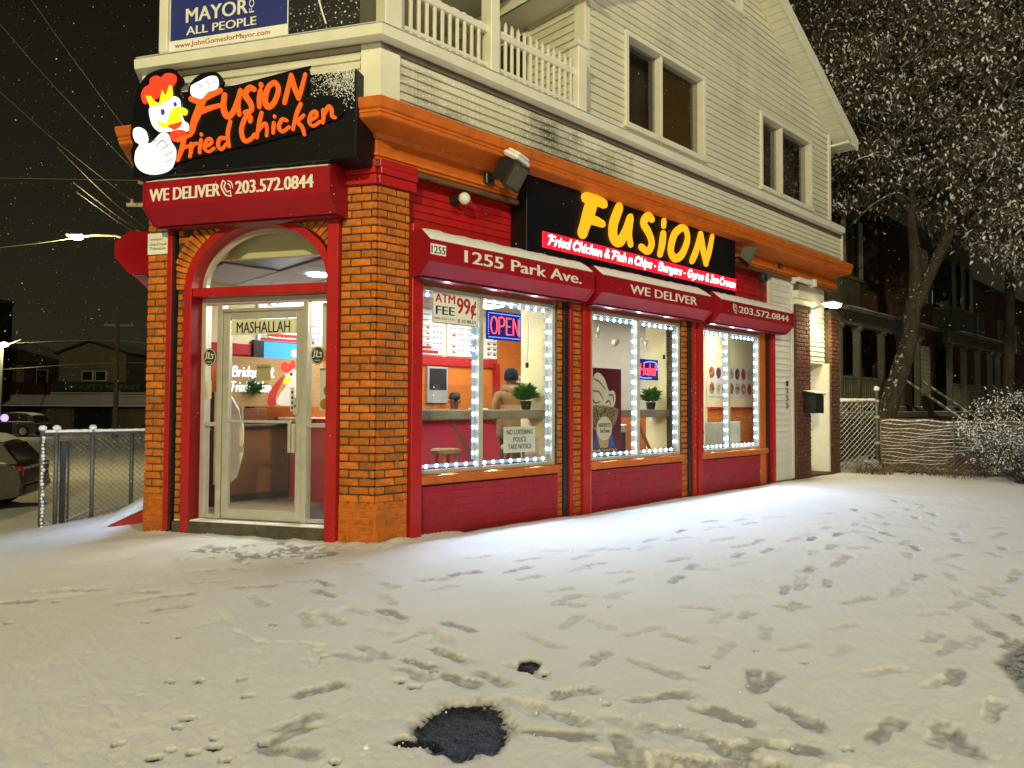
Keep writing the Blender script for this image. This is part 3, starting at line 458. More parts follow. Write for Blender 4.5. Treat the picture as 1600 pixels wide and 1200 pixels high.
    mw = n.new("ShaderNodeMapRange"); mw.inputs["From Min"].default_value = 0.03; mw.inputs["From Max"].default_value = 0.75; l.new(at.outputs["Fac"], mw.inputs["Value"]); l.new(mw.outputs[0], wet_or_shade.inputs[0])
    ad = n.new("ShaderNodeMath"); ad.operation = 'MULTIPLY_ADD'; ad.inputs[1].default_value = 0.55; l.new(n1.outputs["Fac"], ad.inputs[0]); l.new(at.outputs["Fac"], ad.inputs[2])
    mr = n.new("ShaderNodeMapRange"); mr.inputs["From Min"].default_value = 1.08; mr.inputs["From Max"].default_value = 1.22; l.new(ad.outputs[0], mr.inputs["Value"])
    mx = n.new("ShaderNodeMix"); mx.data_type = 'RGBA'; l.new(mr.outputs[0], mx.inputs[0]); l.new(wet_or_shade.outputs[2], mx.inputs[6]); l.new(ra.outputs[0], mx.inputs[7]); l.new(mx.outputs[2], b.inputs["Base Color"])
    ro = n.new("ShaderNodeMapRange"); ro.inputs["To Min"].default_value = 0.8; ro.inputs["To Max"].default_value = 0.62; l.new(mr.outputs[0], ro.inputs["Value"]); l.new(ro.outputs[0], b.inputs["Roughness"])
    b.inputs["Specular IOR Level"].default_value = 0.3
    bp = n.new("ShaderNodeBump"); bp.inputs["Strength"].default_value = 0.9; bp.inputs["Distance"].default_value = 0.007
    n3 = n.new("ShaderNodeTexNoise"); n3.inputs["Scale"].default_value = 120; n3.inputs["Detail"].default_value = 8; n3.inputs["Roughness"].default_value = 0.7; l.new(tc.outputs["Object"], n3.inputs["Vector"]); l.new(n3.outputs["Fac"], bp.inputs["Height"]); l.new(bp.outputs[0], b.inputs["Normal"])
    me.materials.append(m); o = bpy.data.objects.new("snow_ground", me); link(o, MW); tag(o, kind='structure')
build_snow()
def build_far():
    xs = np.concatenate([np.linspace(-300, -30, 8), np.linspace(-25, 25, 51), np.linspace(30, 300, 8)]); ys = np.concatenate([np.linspace(-60, -5, 6), np.linspace(-3, 40, 60), np.linspace(50, 400, 10)])
    X, Y = np.meshgrid(xs, ys); Z = ground_base(X, Y) - 0.05; nx = len(xs); g = G(); g.v = [tuple(p) for p in np.stack([X.ravel(), Y.ravel(), Z.ravel()], 1).tolist()]
    g.f = [(j * nx + i, j * nx + i + 1, (j + 1) * nx + i + 1, (j + 1) * nx + i) for j in range(len(ys) - 1) for i in range(nx - 1)]; g.m = [0] * len(g.f); g.smooth = True
    struct("ground", g, SNOW)
build_far()
# ================================================================== THE CORNER SHOP
SHOP = thing("corner_shop", "cream sided corner shop with orange brick pillars, red trim and lit windows", "shop building", MW, (CX, -CY, 0))
E3 = (Lp.x + W2[0] * 2.6, Lp.y + W2[1] * 2.6); PL = (Lp.x, Lp.y); PC = (CX, CY); SE = 10.45; PE = (CX + U2[0] * SE, CY + U2[1] * SE)
m1 = miter(nD, nT); m2 = miter(nD, nS)
def path(o, z, send=0.0, tl=2.54): p = vadd(PC, V2, tl); return [(*vadd(vadd(p, W2, 2.6), nT, o), z), (*vadd(p, m1, o), z), (*vadd(PC, m2, o), z), (*vadd(vadd(PE, nS, o), U2, send), z)]
def sweep(prof, send=0.0, tl=2.54):
    g = G(); n = len(prof)
    for st in range(4): g.v += [path(o, z, send, tl)[st] for o, z in prof]
    for st in range(3):
        for i in range(n): g.f.append((st * n + i, st * n + (i + 1) % n, (st + 1) * n + (i + 1) % n, (st + 1) * n + i))
    g.f.append(tuple(range(n - 1, -1, -1))); g.f.append(tuple(3 * n + i for i in range(n))); g.m = [0] * len(g.f); return g
# frieze, cornice mouldings, soffit
part("frieze", sweep([(-.25, 3.53), (.0, 3.53), (.0, 3.86), (-.25, 3.86)]), ORANGE, SHOP)
part("frieze_fillet", sweep([(-.02, 3.565), (.018, 3.565), (.018, 3.595), (-.02, 3.595)]), ORANGE, SHOP)
part("cornice", sweep([(.002, 3.72), (.03, 3.72), (.05, 3.76), (.29, 3.79), (.31, 3.80), (.31, 3.865), (.33, 3.88), (.345, 3.93), (.345, 3.965), (.002, 3.965)], -0.08, 2.45), ORANGE, SHOP)
part("cornice_bead", sweep([(.30, 3.835), (.322, 3.838), (.322, 3.856), (.30, 3.858)], -0.08, 2.45), ORANGE, SHOP)
part("trim_strip", sweep([(-.01, 3.455), (.03, 3.46), (.035, 3.50), (-.01, 3.525)]), mat("dark_brown_trim", (.12, .06, .025), var=.2), SHOP)
# core of the storey band above the shop and the ledge
part("band_core", sweep([(-.3, 3.86), (.20, 3.965), (.20, 4.50), (-.3, 4.50)], -0.30, 2.24), mat("dark_core", (.05, .05, .04)), SHOP)
part("ledge", sweep([(-.3, 4.53), (.26, 4.50), (.34, 4.51), (.345, 4.60), (.30, 4.635), (-.3, 4.69)], -0.45, 2.24), TRIM, SHOP)
part("ledge_snow", sweep([(-.02, 4.662), (.02, 4.70), (.29, 4.655), (.335, 4.625), (.30, 4.632)], -0.45, 2.24), SNOW, SHOP)
part("gutter_board", sweep([(.19, 4.44), (.235, 4.44), (.235, 4.503), (.19, 4.51)], -0.30, 2.24), mat("brown_flashing", (.10, .085, .07)), SHOP)  # dark brown board along the underside of the ledge
def lap(x0, x1, z0, h, o, x0t=None, x1t=None, thick=.030):
    x0t = x0 if x0t is None else x0t; x1t = x1 if x1t is None else x1t; g = G()
    lo = [(o, z0), (o + thick, z0), (o + thick, z0 + .006)]; g.v = [(x, -oo, zz) for x in (x0, x1) for oo, zz in lo] + [(x0t, -(o + .006), z0 + h), (x0t, -o, z0 + h), (x1t, -(o + .006), z0 + h), (x1t, -o, z0 + h)]
    g.f = [(1, 4, 5, 2), (2, 5, 8, 6), (0, 3, 4, 1), (6, 8, 9, 7), (0, 1, 2, 6, 7), (3, 9, 8, 5, 4)]; g.m = [0] * 6; return g
# cream lap boards of the band, on the door side and on the long side
nb = 6; bh = (4.44 - 3.968) / nb
for k in range(nb):
    z = 3.968 + k * bh
    part("siding_board", lap(-2.36, -0.07, z, bh, .205), SIDING, SHOP, MD)
    part("siding_board", lap(0.07, 3.6, z, bh, .205), SIDINGD, SHOP, MS)
    part("siding_board", lap(3.603, 10.10, z, bh, .205), SIDING, SHOP, MS)
g = G(); a = [vadd(PC, m2, .235), vadd(vadd(PC, nD, .235), V2, .06), vadd(vadd(PC, nD, .15), V2, .06), vadd(PC, m2, .1), vadd(vadd(PC, nS, .15), U2, .075), vadd(vadd(PC, nS, .235), U2, .075)]
ar = sum(a[i][0] * a[(i + 1) % 6][1] - a[(i + 1) % 6][0] * a[i][1] for i in range(6)); a = a if ar > 0 else a[::-1]
g.prism_z(a, 3.968, 4.51); part("corner_post", g, TRIM, SHOP)
part("corner_post", G().box(10.10, 10.17, .15, .24, 3.968, 4.51, .005), TRIM, SHOP, MS)
part("corner_post", G().box(-2.43, -2.36, .15, .24, 3.968, 4.51, .005), TRIM, SHOP, MD)
# red capitals on the corner pillar and the narrow red wall with boards above the first window
def capital(F, x0, x1):
    part("capital", G().box(x0, x1, -.2, .035, 3.30, 3.39, .006).box(x0, x1, -.2, .06, 3.392, 3.455, .008).box(x0, x1, -.2, .045, 3.457, 3.532, .006), RED, SHOP, F)
capital(MD, -.40, 0.0); capital(MS, 0.0, .42); capital(MD, -2.54, -2.22)
part("wall_backing", G().box(.42, 7.82, -.30, -.12, 2.44, 3.53), mat("red_backing", (.25, .008, .014)), SHOP, MS)
for k in range(8): part("red_board", lap(.42, 7.54, 2.86 + k * .078, .078, -.118, thick=.018), RED, SHOP, MS)
# ---- bricks
BM = {}
def brickmesh(L, h, v):
    k = (round(L, 2), v)
    if k not in BM:
        r = random.Random(v * 7 + int(L * 100)); g = G().box(-L / 2, L / 2, -.07, 0, 0, h, .007)
        g.v = [(x + r.uniform(-.0015, .0015), y + r.uniform(-.002, .002), z + r.uniform(-.0015, .0015)) for x, y, z in g.v]; BM[k] = g.mesh("brick", BRICKO)
    return BM[k]
NB = [0]; REST = G(); RESTB = G()
def rowbricks(F, x0, x1, z0, z1, o, pitch=.0752, L=.205, dark=False, clip=None, joints=.0135):
    z = z0; k = 0; h = pitch - joints
    while z + h <= z1 + .01:
        x = x0; first = True; off = (L / 2 if k % 2 else L)
        while x < x1 - .02:
            w = min((off if first else L), x1 - x); 
            if x1 - (x + w) < .05: w = x1 - x
            first = False; ln = w - joints
            if clip is None or clip(x, x + w, z, z + h):
                jo = random.uniform(-.004, .004)
                if ln > .03:
                    if not dark and NB[0] < 298:
                        NB[0] += 1; M = F @ T(x + w / 2, -(o + jo), z + random.uniform(-.001, .001)) @ Matrix.Rotation(random.uniform(-.008, .008), 4, 'Y'); inst("brick", brickmesh(ln, h, random.randrange(3)), M, SHOP)
                    else:
                        g = G().box(x + joints / 2, x + w - joints / 2, o - .06 + jo, o + jo, z, z + h, .006)
                        t = RESTB if dark else REST; t.add([tuple(F @ Vector(v)) for v in g.v], g.f)
            x += w
        z += pitch; k += 1
def mortar(F, x0, x1, z0, z1, o, dep=.25): part("mortar_bed", G().box(x0, x1, o - dep, o - .016, z0, z1), MORTAR, SHOP, F)
def plinth(F, x0, x1, z1=.36, m=None):
    part("plinth", G().box(x0, x1, -.2, .004, -.15, z1, .012), m or ORANGE, SHOP, F); z = .01; k = 0
    while z < z1 - .03:   # the courses still show through the render coat
        x = x0 + .004
        while x < x1 - .03:
            w = min(.205 if (k % 2 or x > x0 + .01) else .1, x1 - x - .004); g = G().box(x + .008, x + w - .006, -.03, .0045 + random.uniform(0, .007), z, z + .062, .006); REST.add([tuple(F @ Vector(v)) for v in g.v], g.f); x += w
        z += .0752; k += 1
rowbricks(MD, -.37, -.002, .372, 3.29, 0); rowbricks(MS, .012, .37, .372, 3.29, 0)
mortar(MD, -.37, -.03, .3, 3.3, 0); mortar(MS, .03, .37, .3, 3.3, 0); plinth(MD, -.37, 0); plinth(MS, 0, .365)
rowbricks(MD, -2.54, -2.275, .372, 3.29, 0); mortar(MD, -2.52, -2.27, .3, 3.3, 0); plinth(MD, -2.54, -2.275)
# arch: voussoirs and spandrels, door opening -2.0 .. -0.5
ACX, ACZ, AR, ARI = -1.24, 2.40, 0.70, 0.605
def spandrel(x0, x1, z0, z1):
    cx, cz = (x0 + x1) / 2, (z0 + z1) / 2
    return ((cx - ACX) / 1.06) ** 2 + ((cz - ACZ) / .90) ** 2 > 1 if cz > ACZ else abs(cx - ACX) > 1.03
rowbricks(MD, -2.19, -2.05, .12, 3.1, -.02, L=.14, clip=lambda a, b, c, d: d < 2.42)
rowbricks(MD, -2.19, -.47, 2.42, 3.29, -.02, L=.14, clip=spandrel)
mortar(MD, -2.19, -2.06, .0, 2.4, -.02)
# wall plate with the arched hole
def archpts(cx, cz, rx, rz, n=28, a0=0.0, a1=PI): return [(cx + rx * math.cos(a0 + (a1 - a0) * i / n), cz + rz * math.sin(a0 + (a1 - a0) * i / n)) for i in range(n + 1)]
def archring(name, r0, r1, z1, o0, o1, m, parent=SHOP, leg=0.0):
    """ring between two half ellipses, with straight legs down to z = leg"""
    A = [(ACX + r1[0], leg)] + archpts(ACX, ACZ, *r1) + [(ACX - r1[0], leg)]; B = [(ACX + r0[0], leg)] + archpts(ACX, ACZ, *r0) + [(ACX - r0[0], leg)]; g = G(); n = len(A)
    for o in (o1, o0): g.v += [(x, -o, z) for x, z in A] + [(x, -o, z) for x, z in B]
    for i in range(n - 1):
        g.f += [(i, i + 1, n + i + 1, n + i), (2 * n + i, 3 * n + i, 3 * n + i + 1, 2 * n + i + 1), (i, 2 * n + i, 2 * n + i + 1, i + 1), (n + i, n + i + 1, 3 * n + i + 1, 3 * n + i)]
    g.f += [(0, n, 3 * n, 2 * n), (n - 1, 3 * n - 1, 4 * n - 1, 2 * n - 1)]; g.m = [0] * len(g.f); return part(name, g, m, parent, MD)
g = G(); A = archpts(ACX, ACZ, .85, .69)
for i in range(len(A) - 1):
    (xa, za), (xb, zb) = A[i], A[i + 1]; g.prism_xz([(xa, za), (xa, 3.53), (xb, 3.53), (xb, zb)], -.25, -.04)
g.box(-2.2, -2.06, -.25, -.04, 2.3, 3.53).box(-.42, -.36, -.25, -.04, 2.3, 3.53); part("arch_wall", g, MORTAR, SHOP, MD)
for i in range(40):
    a = PI * (i + .5) / 40; c, s_ = math.cos(a), math.sin(a); lim = (.952 / -c) if c < -.01 else (.86 / c if c > .01 else 9); Ro = min(1.02, lim)
    if Ro - .85 < .045: continue
    hl = (Ro - .85) / 2; rc = (Ro + .85) / 2; w = .052
    g = G().box(-hl, hl, -.06, .004 + random.uniform(-.003, .003), -w / 2, w / 2, .006).xf(Matrix.Translation((ACX + rc * c, .004, ACZ + (rc - .165) * s_)) @ Matrix.Rotation(-a, 4, 'Y'))
    if max(v[2] for v in g.v) < 3.42: part("arch_brick", g, BRICKO, SHOP, MD)
archring("arch_surround", (.745, .60), (.83, .665), 0, -.14, .02, RED)
part("door_jamb", G().box(-2.075, -1.985, -.16, .03, 0.02, 2.45, .006), RED, SHOP, MD); part("door_jamb", G().box(-.485, -.37, -.16, .05, .0, 3.30, .006), RED, SHOP, MD)
part("transom_bar", G().box(-1.985, -.487, -.15, .01, 2.325, 2.41, .006), RED, SHOP, MD)
part("shutter_rail", G().box(-2.272, -2.215, -.1, .035, .02, 3.22, .005), RED, SHOP, MD); part("shutter_guide", G().box(-2.213, -2.19, -.1, .02, .02, 3.22), BLACK, SHOP, MD)
# fanlight glass
A = [(x, z) for x, z in archpts(ACX, ACZ, .725, .58)]; part("fanlight_pane", G().prism_xz(A, -.15, -.144), GLASS, SHOP, MD)
archring("fanlight_frame", (.70, .555), (.743, .598), 0, -.18, -.13, ALU, leg=2.40)
# step
part("door_step", G().box(-2.18, -.47, -.45, .02, -.1, .115, .01), CONC, SHOP, MD)
st = G().box(-2.17, -.5, -.14, .0, .113, .128, .006); part("step_snow", st, SNOW, SHOP, MD)
# ---- shop door
FR = part("door_frame", G().box(-1.985, -1.935, -.22, -.13, .115, 2.325, .004).box(-.53, -.487, -.22, -.13, .115, 2.325, .004).box(-1.935, -.53, -.22, -.13, 2.265, 2.325, .004)
    .box(-1.80, -1.745, -.22, -.13, .115, 2.265, .004).box(-.84, -.785, -.22, -.13, .115, 2.265, .004).box(-1.745, -.84, -.22, -.13, 2.185, 2.215, .003)
    .box(-1.935, -1.80, -.21, -.14, .118, .165, .004).box(-.785, -.53, -.21, -.14, .118, .165, .004).box(-1.935, -1.80, -.21, -.14, 1.045, 1.085, .004).box(-.785, -.53, -.21, -.14, 1.045, 1.085, .004), ALU, SHOP, MD)
for x0, x1, z0, z1 in ((-1.935, -1.80, .165, 1.045), (-1.935, -1.80, 1.085, 2.265), (-.785, -.53, .165, 1.045), (-.785, -.53, 1.085, 2.265), (-1.745, -.84, 2.215, 2.265)):
    part("pane", G().box(x0, x1, -.178, -.172, z0, z1), GLASS, FR, MD)
DL_ = part("door_leaf", G().box(-1.742, -1.672, -.20, -.15, .125, 2.18, .004).box(-.918, -.843, -.20, -.15, .125, 2.18, .004).box(-1.672, -.918, -.20, -.15, 2.115, 2.18, .004).box(-1.672, -.918, -.20, -.15, .125, .225, .004), ALU, SHOP, MD)
part("pane", G().box(-1.672, -.918, -.178, -.172, .225, 2.115), GLASS, DL_, MD)
part("push_bar", G().box(-1.672, -.96, -.149, -.128, 1.085, 1.11, .004).box(-.985, -.955, -.149, -.12, .80, 1.11, .004), ALU, DL_, MD)
part("door_handle", G().box(-.935, -.905, -.149, -.10, .80, 1.08, .01), ALU, DL_, MD)
lk = part("lock_plate", G().box(-.935, -.88, -.149, -.13, 1.16, 1.33, .008), ALU, DL_, MD)
part("keyhole", G().tube([(-.908, .130, 1.25), (-.908, .118, 1.25)], .013, 10), ALUD, DL_, MD)
part("closer_arm", G().box(-1.74, -1.60, -.149, -.12, 2.19, 2.21, .003), ALU, FR, MD)
# ---- side facade
BASEW = [(.50, 2.47), (3.03, 5.04), (5.52, 7.54)]; WIN = [(.50, 2.42, 1.29), (3.07, 5.00, 4.03), (5.56, 7.33, 6.36)]
g = G()
for (x0, x1) in BASEW:
    z = -.05; k = 0
    while z < .47:
        x = x0; first = True
        while x < x1 - .01:
            w = min(.105 if (first and k % 2) else .21, x1 - x); first = False; g.box(x + .002, x + w - .002, -.1, -.015 + random.uniform(-.0012, .0012), z + .002, min(z + .078, .48) - .002, .003); x += w
        z += .078; k += 1
part("painted_brick", g, REDB, SHOP, MS, kind="stuff")
part("base_wall", G().box(.45, 7.6, -.28, -.019, -.1, .478), REDB, SHOP, MS)
for (x0, x1) in BASEW: part("window_sill", G().box(x0, x1 - .01, -.2, .04, .495, .59, .012), ORANGE, SHOP, MS)
for (x0, x1) in BASEW: part("window_head", G().box(x0, x1, -.2, -.03, 2.425, 2.51, .006), mat("brown_orange_head", (.34, .10, .02)), SHOP, MS)
# posts between the windows
def post(x0, x1, m, o=.03, z1=2.55, name="red_post", o0=-.12): part(name, G().box(x0, x1, o0, o, -.03, z1, .005), m, SHOP, MS)
post(.372, .498, RED, .045, 3.0)
post(2.555, 2.635, BLACK, .01, name="shutter_guide"); post(2.637, 2.69, RED, .035, name="shutter_rail"); post(2.885, 3.005, RED, .03)
post(3.007, 3.068, ORANGE, .0, name="window_post"); post(5.19, 5.265, BLACK, .01, name="shutter_guide"); post(5.267, 5.315, RED, .035, name="shutter_rail"); post(5.43, 5.555, RED, .03)
post(7.345, 7.53, ORANGE, -.01, name="window_post"); post(7.54, 7.70, BLACK, -.02, name="shutter_guide"); post(7.70, 7.80, RED, .035, name="shutter_rail")
for a, b in ((2.47, 2.555), (2.69, 2.885), (5.045, 5.19), (5.315, 5.43)):
    rowbricks(MS, a, b, .0, 2.52, -.01); mortar(MS, a, b, -.05, 2.55, -.012)
for (x0, x1, xm) in WIN:
    fr = part("shop_window", G().box(x0, x0 + .03, -.09, -.01, .592, 2.425, .003).box(x1 - .045, x1, -.09, -.01, .592, 2.425, .003).box(x0 + .03, x1 - .045, -.09, -.01, .592, .63, .003)
              .box(x0 + .03, x1 - .045, -.09, -.01, 2.385, 2.425, .003).box(xm - .03, xm + .03, -.09, -.01, .63, 2.385, .003), FRAMEW, SHOP, MS)
    part("pane", G().box(x0 + .03, xm - .03, -.052, -.046, .63, 2.385), GLASS, fr, MS); part("pane", G().box(xm + .03, x1 - .045, -.052, -.046, .63, 2.385), GLASS, fr, MS)
# white siding right of the third window
part("wall_backing", G().box(7.82, 8.55, -.3, -.03, 0, 3.53), WHITEM, SHOP, MS)
for k in range(33): part("white_siding_board", lap(7.80, 8.54, .02 + k * .104, .104, -.028, thick=.02), WHITEM, SHOP, MS)
part("white_corner_trim", G().box(8.50, 8.56, -.05, .005, .02, 3.45, .004), WHITEM, SHOP, MS)
# brown brick piers of the flat entrance
for a, b in ((8.56, 9.14), (10.05, 10.43)):
    rowbricks(MS, a, b, .0, 3.05, .05, dark=True); part("pier_core", G().box(a + .01, b - .01, -.25, .036, -.05, 3.1), MORTAR, SHOP, MS)
part("pier_capital", G().box(8.53, 9.18, -.2, .08, 3.06, 3.16, .01).box(8.50, 9.21, -.2, .11, 3.162, 3.30, .01), TRIM, SHOP, MS)
part("entrance_wall", G().box(9.0, 10.1, -.62, -.55, 0, 2.1).box(9.0, 10.1, -.4, -.1, 2.2, 3.5), WHITEM, SHOP, MS)
for k in range(11): part("white_siding_board", lap(9.14, 10.05, 2.12 + k * .092, .092, -.098, thick=.022), WHITEM, SHOP, MS)
DE = part("entrance_door", G().box(9.16, 9.98, -.54, -.50, .06, 2.06, .004).box(9.26, 9.56, -.505, -.492, .2, .9, .01).box(9.62, 9.88, -.505, -.492, .2, .9, .01).box(9.26, 9.56, -.505, -.492, 1.05, 1.9, .01).box(9.62, 9.88, -.505, -.492, 1.05, 1.9, .01), TRIM, SHOP, MS)
part("door_handle", G().ball((9.24, .47, 1.0), .03), ALU, DE, MS)
part("door_lintel", G().box(9.14, 10.05, -.5, -.08, 2.07, 2.11, .004), TRIM, SHOP, MS)
part("door_return", G().box(9.98, 10.04, -.5, .02, .03, 2.08, .004), TRIM, SHOP, MS)
part("entrance_step", G().box(9.14, 10.05, -.5, .06, -.05, .05, .01), CONC, SHOP, MS)
part("end_wall", G().box(10.40, 10.45, -6, -.26, -.3, 3.53).box(.0, .02, -.02, -.01, 3.3, 3.31), BRICKB, SHOP, MS)
# third facade along the side street: its display window faces the fence
TW = thing
part("side_street_wall", G().box(-6, -.0, -.2, -.02, -.9, .5).box(-6, -2.2, -.2, -.02, .5, 3.53).box(-.35, -.0, -.2, -.02, .5, 3.53).box(-2.2, -.35, -.2, -.02, 2.42, 3.53), RED, SHOP, MT)
fr = part("shop_window", G().box(-2.2, -2.15, -.16, -.08, .5, 2.42).box(-.4, -.35, -.16, -.08, .5, 2.42).box(-2.15, -.4, -.16, -.08, .5, .55).box(-2.15, -.4, -.16, -.08, 2.37, 2.42), ALU, SHOP, MT)
part("pane", G().box(-2.15, -.4, -.125, -.118, .55, 2.37), GLASS, fr, MT)
# ---- interior shell (fixed to the building)
BACKO = -3.2
part("inner_floor", G().add([(p[0], p[1], .135) for p in (vadd(PC, m2, -.12), vadd(PE, nS, -.3), vadd(PE, nS, -5), vadd(E3, W2, 3), vadd(PL, m1, -.12))], [(0, 1, 2, 3, 4)]), FLOORT, SHOP)
part("back_wall_upper", G().box(-.62, 4.42, BACKO - .1, BACKO, 1.98, 2.78), CREAMW, SHOP, MS)
part("back_wall_band", G().box(-.62, 4.42, BACKO - .1, BACKO + .04, 1.88, 2.02, .004), RED, SHOP, MS)
part("back_wall_lower", G().box(-.62, 4.42, BACKO - .1, BACKO, .13, 1.88), ORANGEW, SHOP, MS)
part("hall_wall", G().box(4.42, 8.4, BACKO - .1, BACKO, .13, 2.8), ORANGEW, SHOP, MS)
part("red_post_inside", G().box(4.34, 4.44, BACKO + .01, BACKO + .08, .13, 1.95), RED, SHOP, MS)
part("partition_wall", G().box(5.35, 8.42, -2.35, -2.25, .13, 2.8), GREYW, SHOP, MS)
part("dining_wall", G().box(8.42, 10.38, -1.75, -1.65, 1.25, 2.8).box(8.40, 8.46, -2.3, -1.65, .13, 2.8), CREAMW, SHOP, MS)
part("dining_wainscot", G().box(8.46, 10.38, -1.75, -1.64, .13, 1.20), ORANGEW, SHOP, MS); part("chair_rail", G().box(8.46, 10.38, -1.7, -1.615, 1.20, 1.255, .006), RED, SHOP, MS)
for x in (2.47, 5.045): part("window_pier", G().box(x, x + .5, -.62, -.10, .13, 2.78), CREAMW, SHOP, MS)
part("window_pier", G().box(7.42, 8.4, -.14, -.10, .13, 2.78), CREAMW, SHOP, MS)
part("side_wall_inside", G().box(-5.5, -2.2, -.26, -.205, 1.2, 2.78).box(-.35, -.1, -.26, -.205, 1.2, 2.78), CREAMW, SHOP, MT)
part("side_wainscot", G().box(-5.5, -.1, -.27, -.205, .13, 1.15), ORANGEW, SHOP, MT); part("side_rail", G().box(-5.5, -.1, -.29, -.205, 1.15, 1.2), RED, SHOP, MT)
part("side_wall_red_strip", G().box(-.33, -.26, -.285, -.262, .13, 2.78), RED, SHOP, MT)
part("bulkhead", G().box(-2.35, -.1, -.42, -.36, 2.762, 3.2).box(-2.35, -2.29, -.36, -.2, 2.762, 3.2), CREAMW, SHOP, MD)
part("bulkhead_soffit", G().box(-2.35, -.1, -.36, -.2, 3.2, 3.24), CREAMW, SHOP, MD)
k = 0
for i in range(-3, 17):
    for j in range(8):
        x0, o0 = i * .62, -.12 - j * .62 - .62
        cx, cy, _ = MS @ Vector((x0 + .3, -(o0 + .3), 0)); dd = (cx - CX) * nD[0] + (cy - CY) * nD[1]; tt = (cx - PL[0]) * nT[0] + (cy - PL[1]) * nT[1]
        if dd > -.62 or tt > -.45 or j > 5: continue
        lit = (i, j) in ((-1, 2), (1, 4), (2, 1), (5, 1), (5, 3), (8, 1), (11, 1), (13, 1), (1, 2))
        p = part("ceiling_panel" if not lit else "ceiling_light", G().box(x0 + .012, x0 + .608, o0 + .012, o0 + .608, 2.752, 2.77, .003), TILEC if not lit else bright("ceiling_light_panel", (1.0, .97, .90), 34.0), SHOP, MS)
g = G().tube([(-1.35, 1.25, 2.735), (-1.35, 1.25, 2.752)], .11, 16); part("round_ceiling_light", g, bright("round_light", (.85, .95, 1.0), 22), SHOP, MD)
part("ceiling_grid", G().add([(p[0], p[1], 2.772) for p in (vadd(vadd(PC, m2, -.36), U2, 0), vadd(PE, nS, -.3), vadd(PE, nS, -5), vadd(E3, W2, 3), vadd(PL, m1, -.45))], [(0, 1, 2, 3, 4)]), BLACK, SHOP)
part("upper_floor", G().add([(p[0], p[1], z) for z in (3.3, 3.85) for p in (vadd(PC, m2, -.26), vadd(PE, nS, -.26), vadd(PE, nS, -6), vadd(vadd(E3, W2, 3), nT, -.2), vadd(PL, m1, -.26))],
     [(4, 3, 2, 1, 0), (5, 6, 7, 8, 9)] + [(i, (i + 1) % 5, (i + 1) % 5 + 5, i + 5) for i in range(5)]), GREYW, SHOP)
part("deck", G().add([(p[0], p[1], z) for z in (4.50, 4.60) for p in (vadd(PC, m2, .1), vadd(PE, nS, .1), vadd(PE, nS, -6), vadd(vadd(E3, W2, 3), nT, -.5), vadd(vadd(PC, V2, 2.24), m1, .1))],
     [(4, 3, 2, 1, 0), (5, 6, 7, 8, 9)] + [(i, (i + 1) % 5, (i + 1) % 5 + 5, i + 5) for i in range(5)]), GREYW, SHOP)
# ---- upper storey
HX0, HX1, HR = 2.93, 10.17, 6.55
def rake(x): return 8.40 - abs(x - HR) * .5225
WU = [(3.73, 5.66, 4.88, 6.15), (7.38, 9.34, 4.86, 6.16), (5.8, 6.80, 7.53, 8.3)]
core = G(); core.prism_xz([(HX0 + .1, 4.6), (HX1 - .04, 4.6), (HX1 - .04, rake(HX1) - .1), (HR, rake(HR) - .1), (HX0 + .1, rake(HX0) - .1)], -7.0, -.32); part("upper_core", core, mat("dark_room", (.10, .07, .05), var=.3, vscale=3), SHOP, MS)
z = 4.70; ph = .1055
while z < 8.4:
    zt = z + ph; zm = (z + zt) / 2
    def ends(zz): d = (8.40 - zz) / .5225; return max(HX0 + .08, HR - d), min(HX1 - .07, HR + d)
    a0, b0 = ends(z); a1, b1 = ends(zt); cuts = sorted([(w[0], w[1]) for w in WU if w[2] - .02 < zm < w[3] + .02]); xs = a0; first = True
    segs = []; cur = a0
    for c0, c1 in cuts: segs.append((cur, c0, a0 == cur, False)); cur = c1
    segs.append((cur, b0, cur == a0, True))
    for x0, x1, lf, rt in segs:
        if x1 - x0 > .05: part("siding_board", lap(x0, x1, z, ph, -.02, a1 if lf else x0, b1 if rt else x1), SIDING, SHOP, MS)
    z = zt
part("corner_board", G().box(HX0 - .02, HX0 + .085, -.16, .02, 4.62, 6.6, .006), TRIM, SHOP, MS); part("corner_board", G().box(HX1 - .085, HX1 + .02, -.16, .02, 4.66, 6.50, .006), TRIM, SHOP, MS)
part("end_wall_upper", G().box(HX1 - .04, HX1, -7.0, -.16, 4.6, 6.45), SIDING, SHOP, MS)
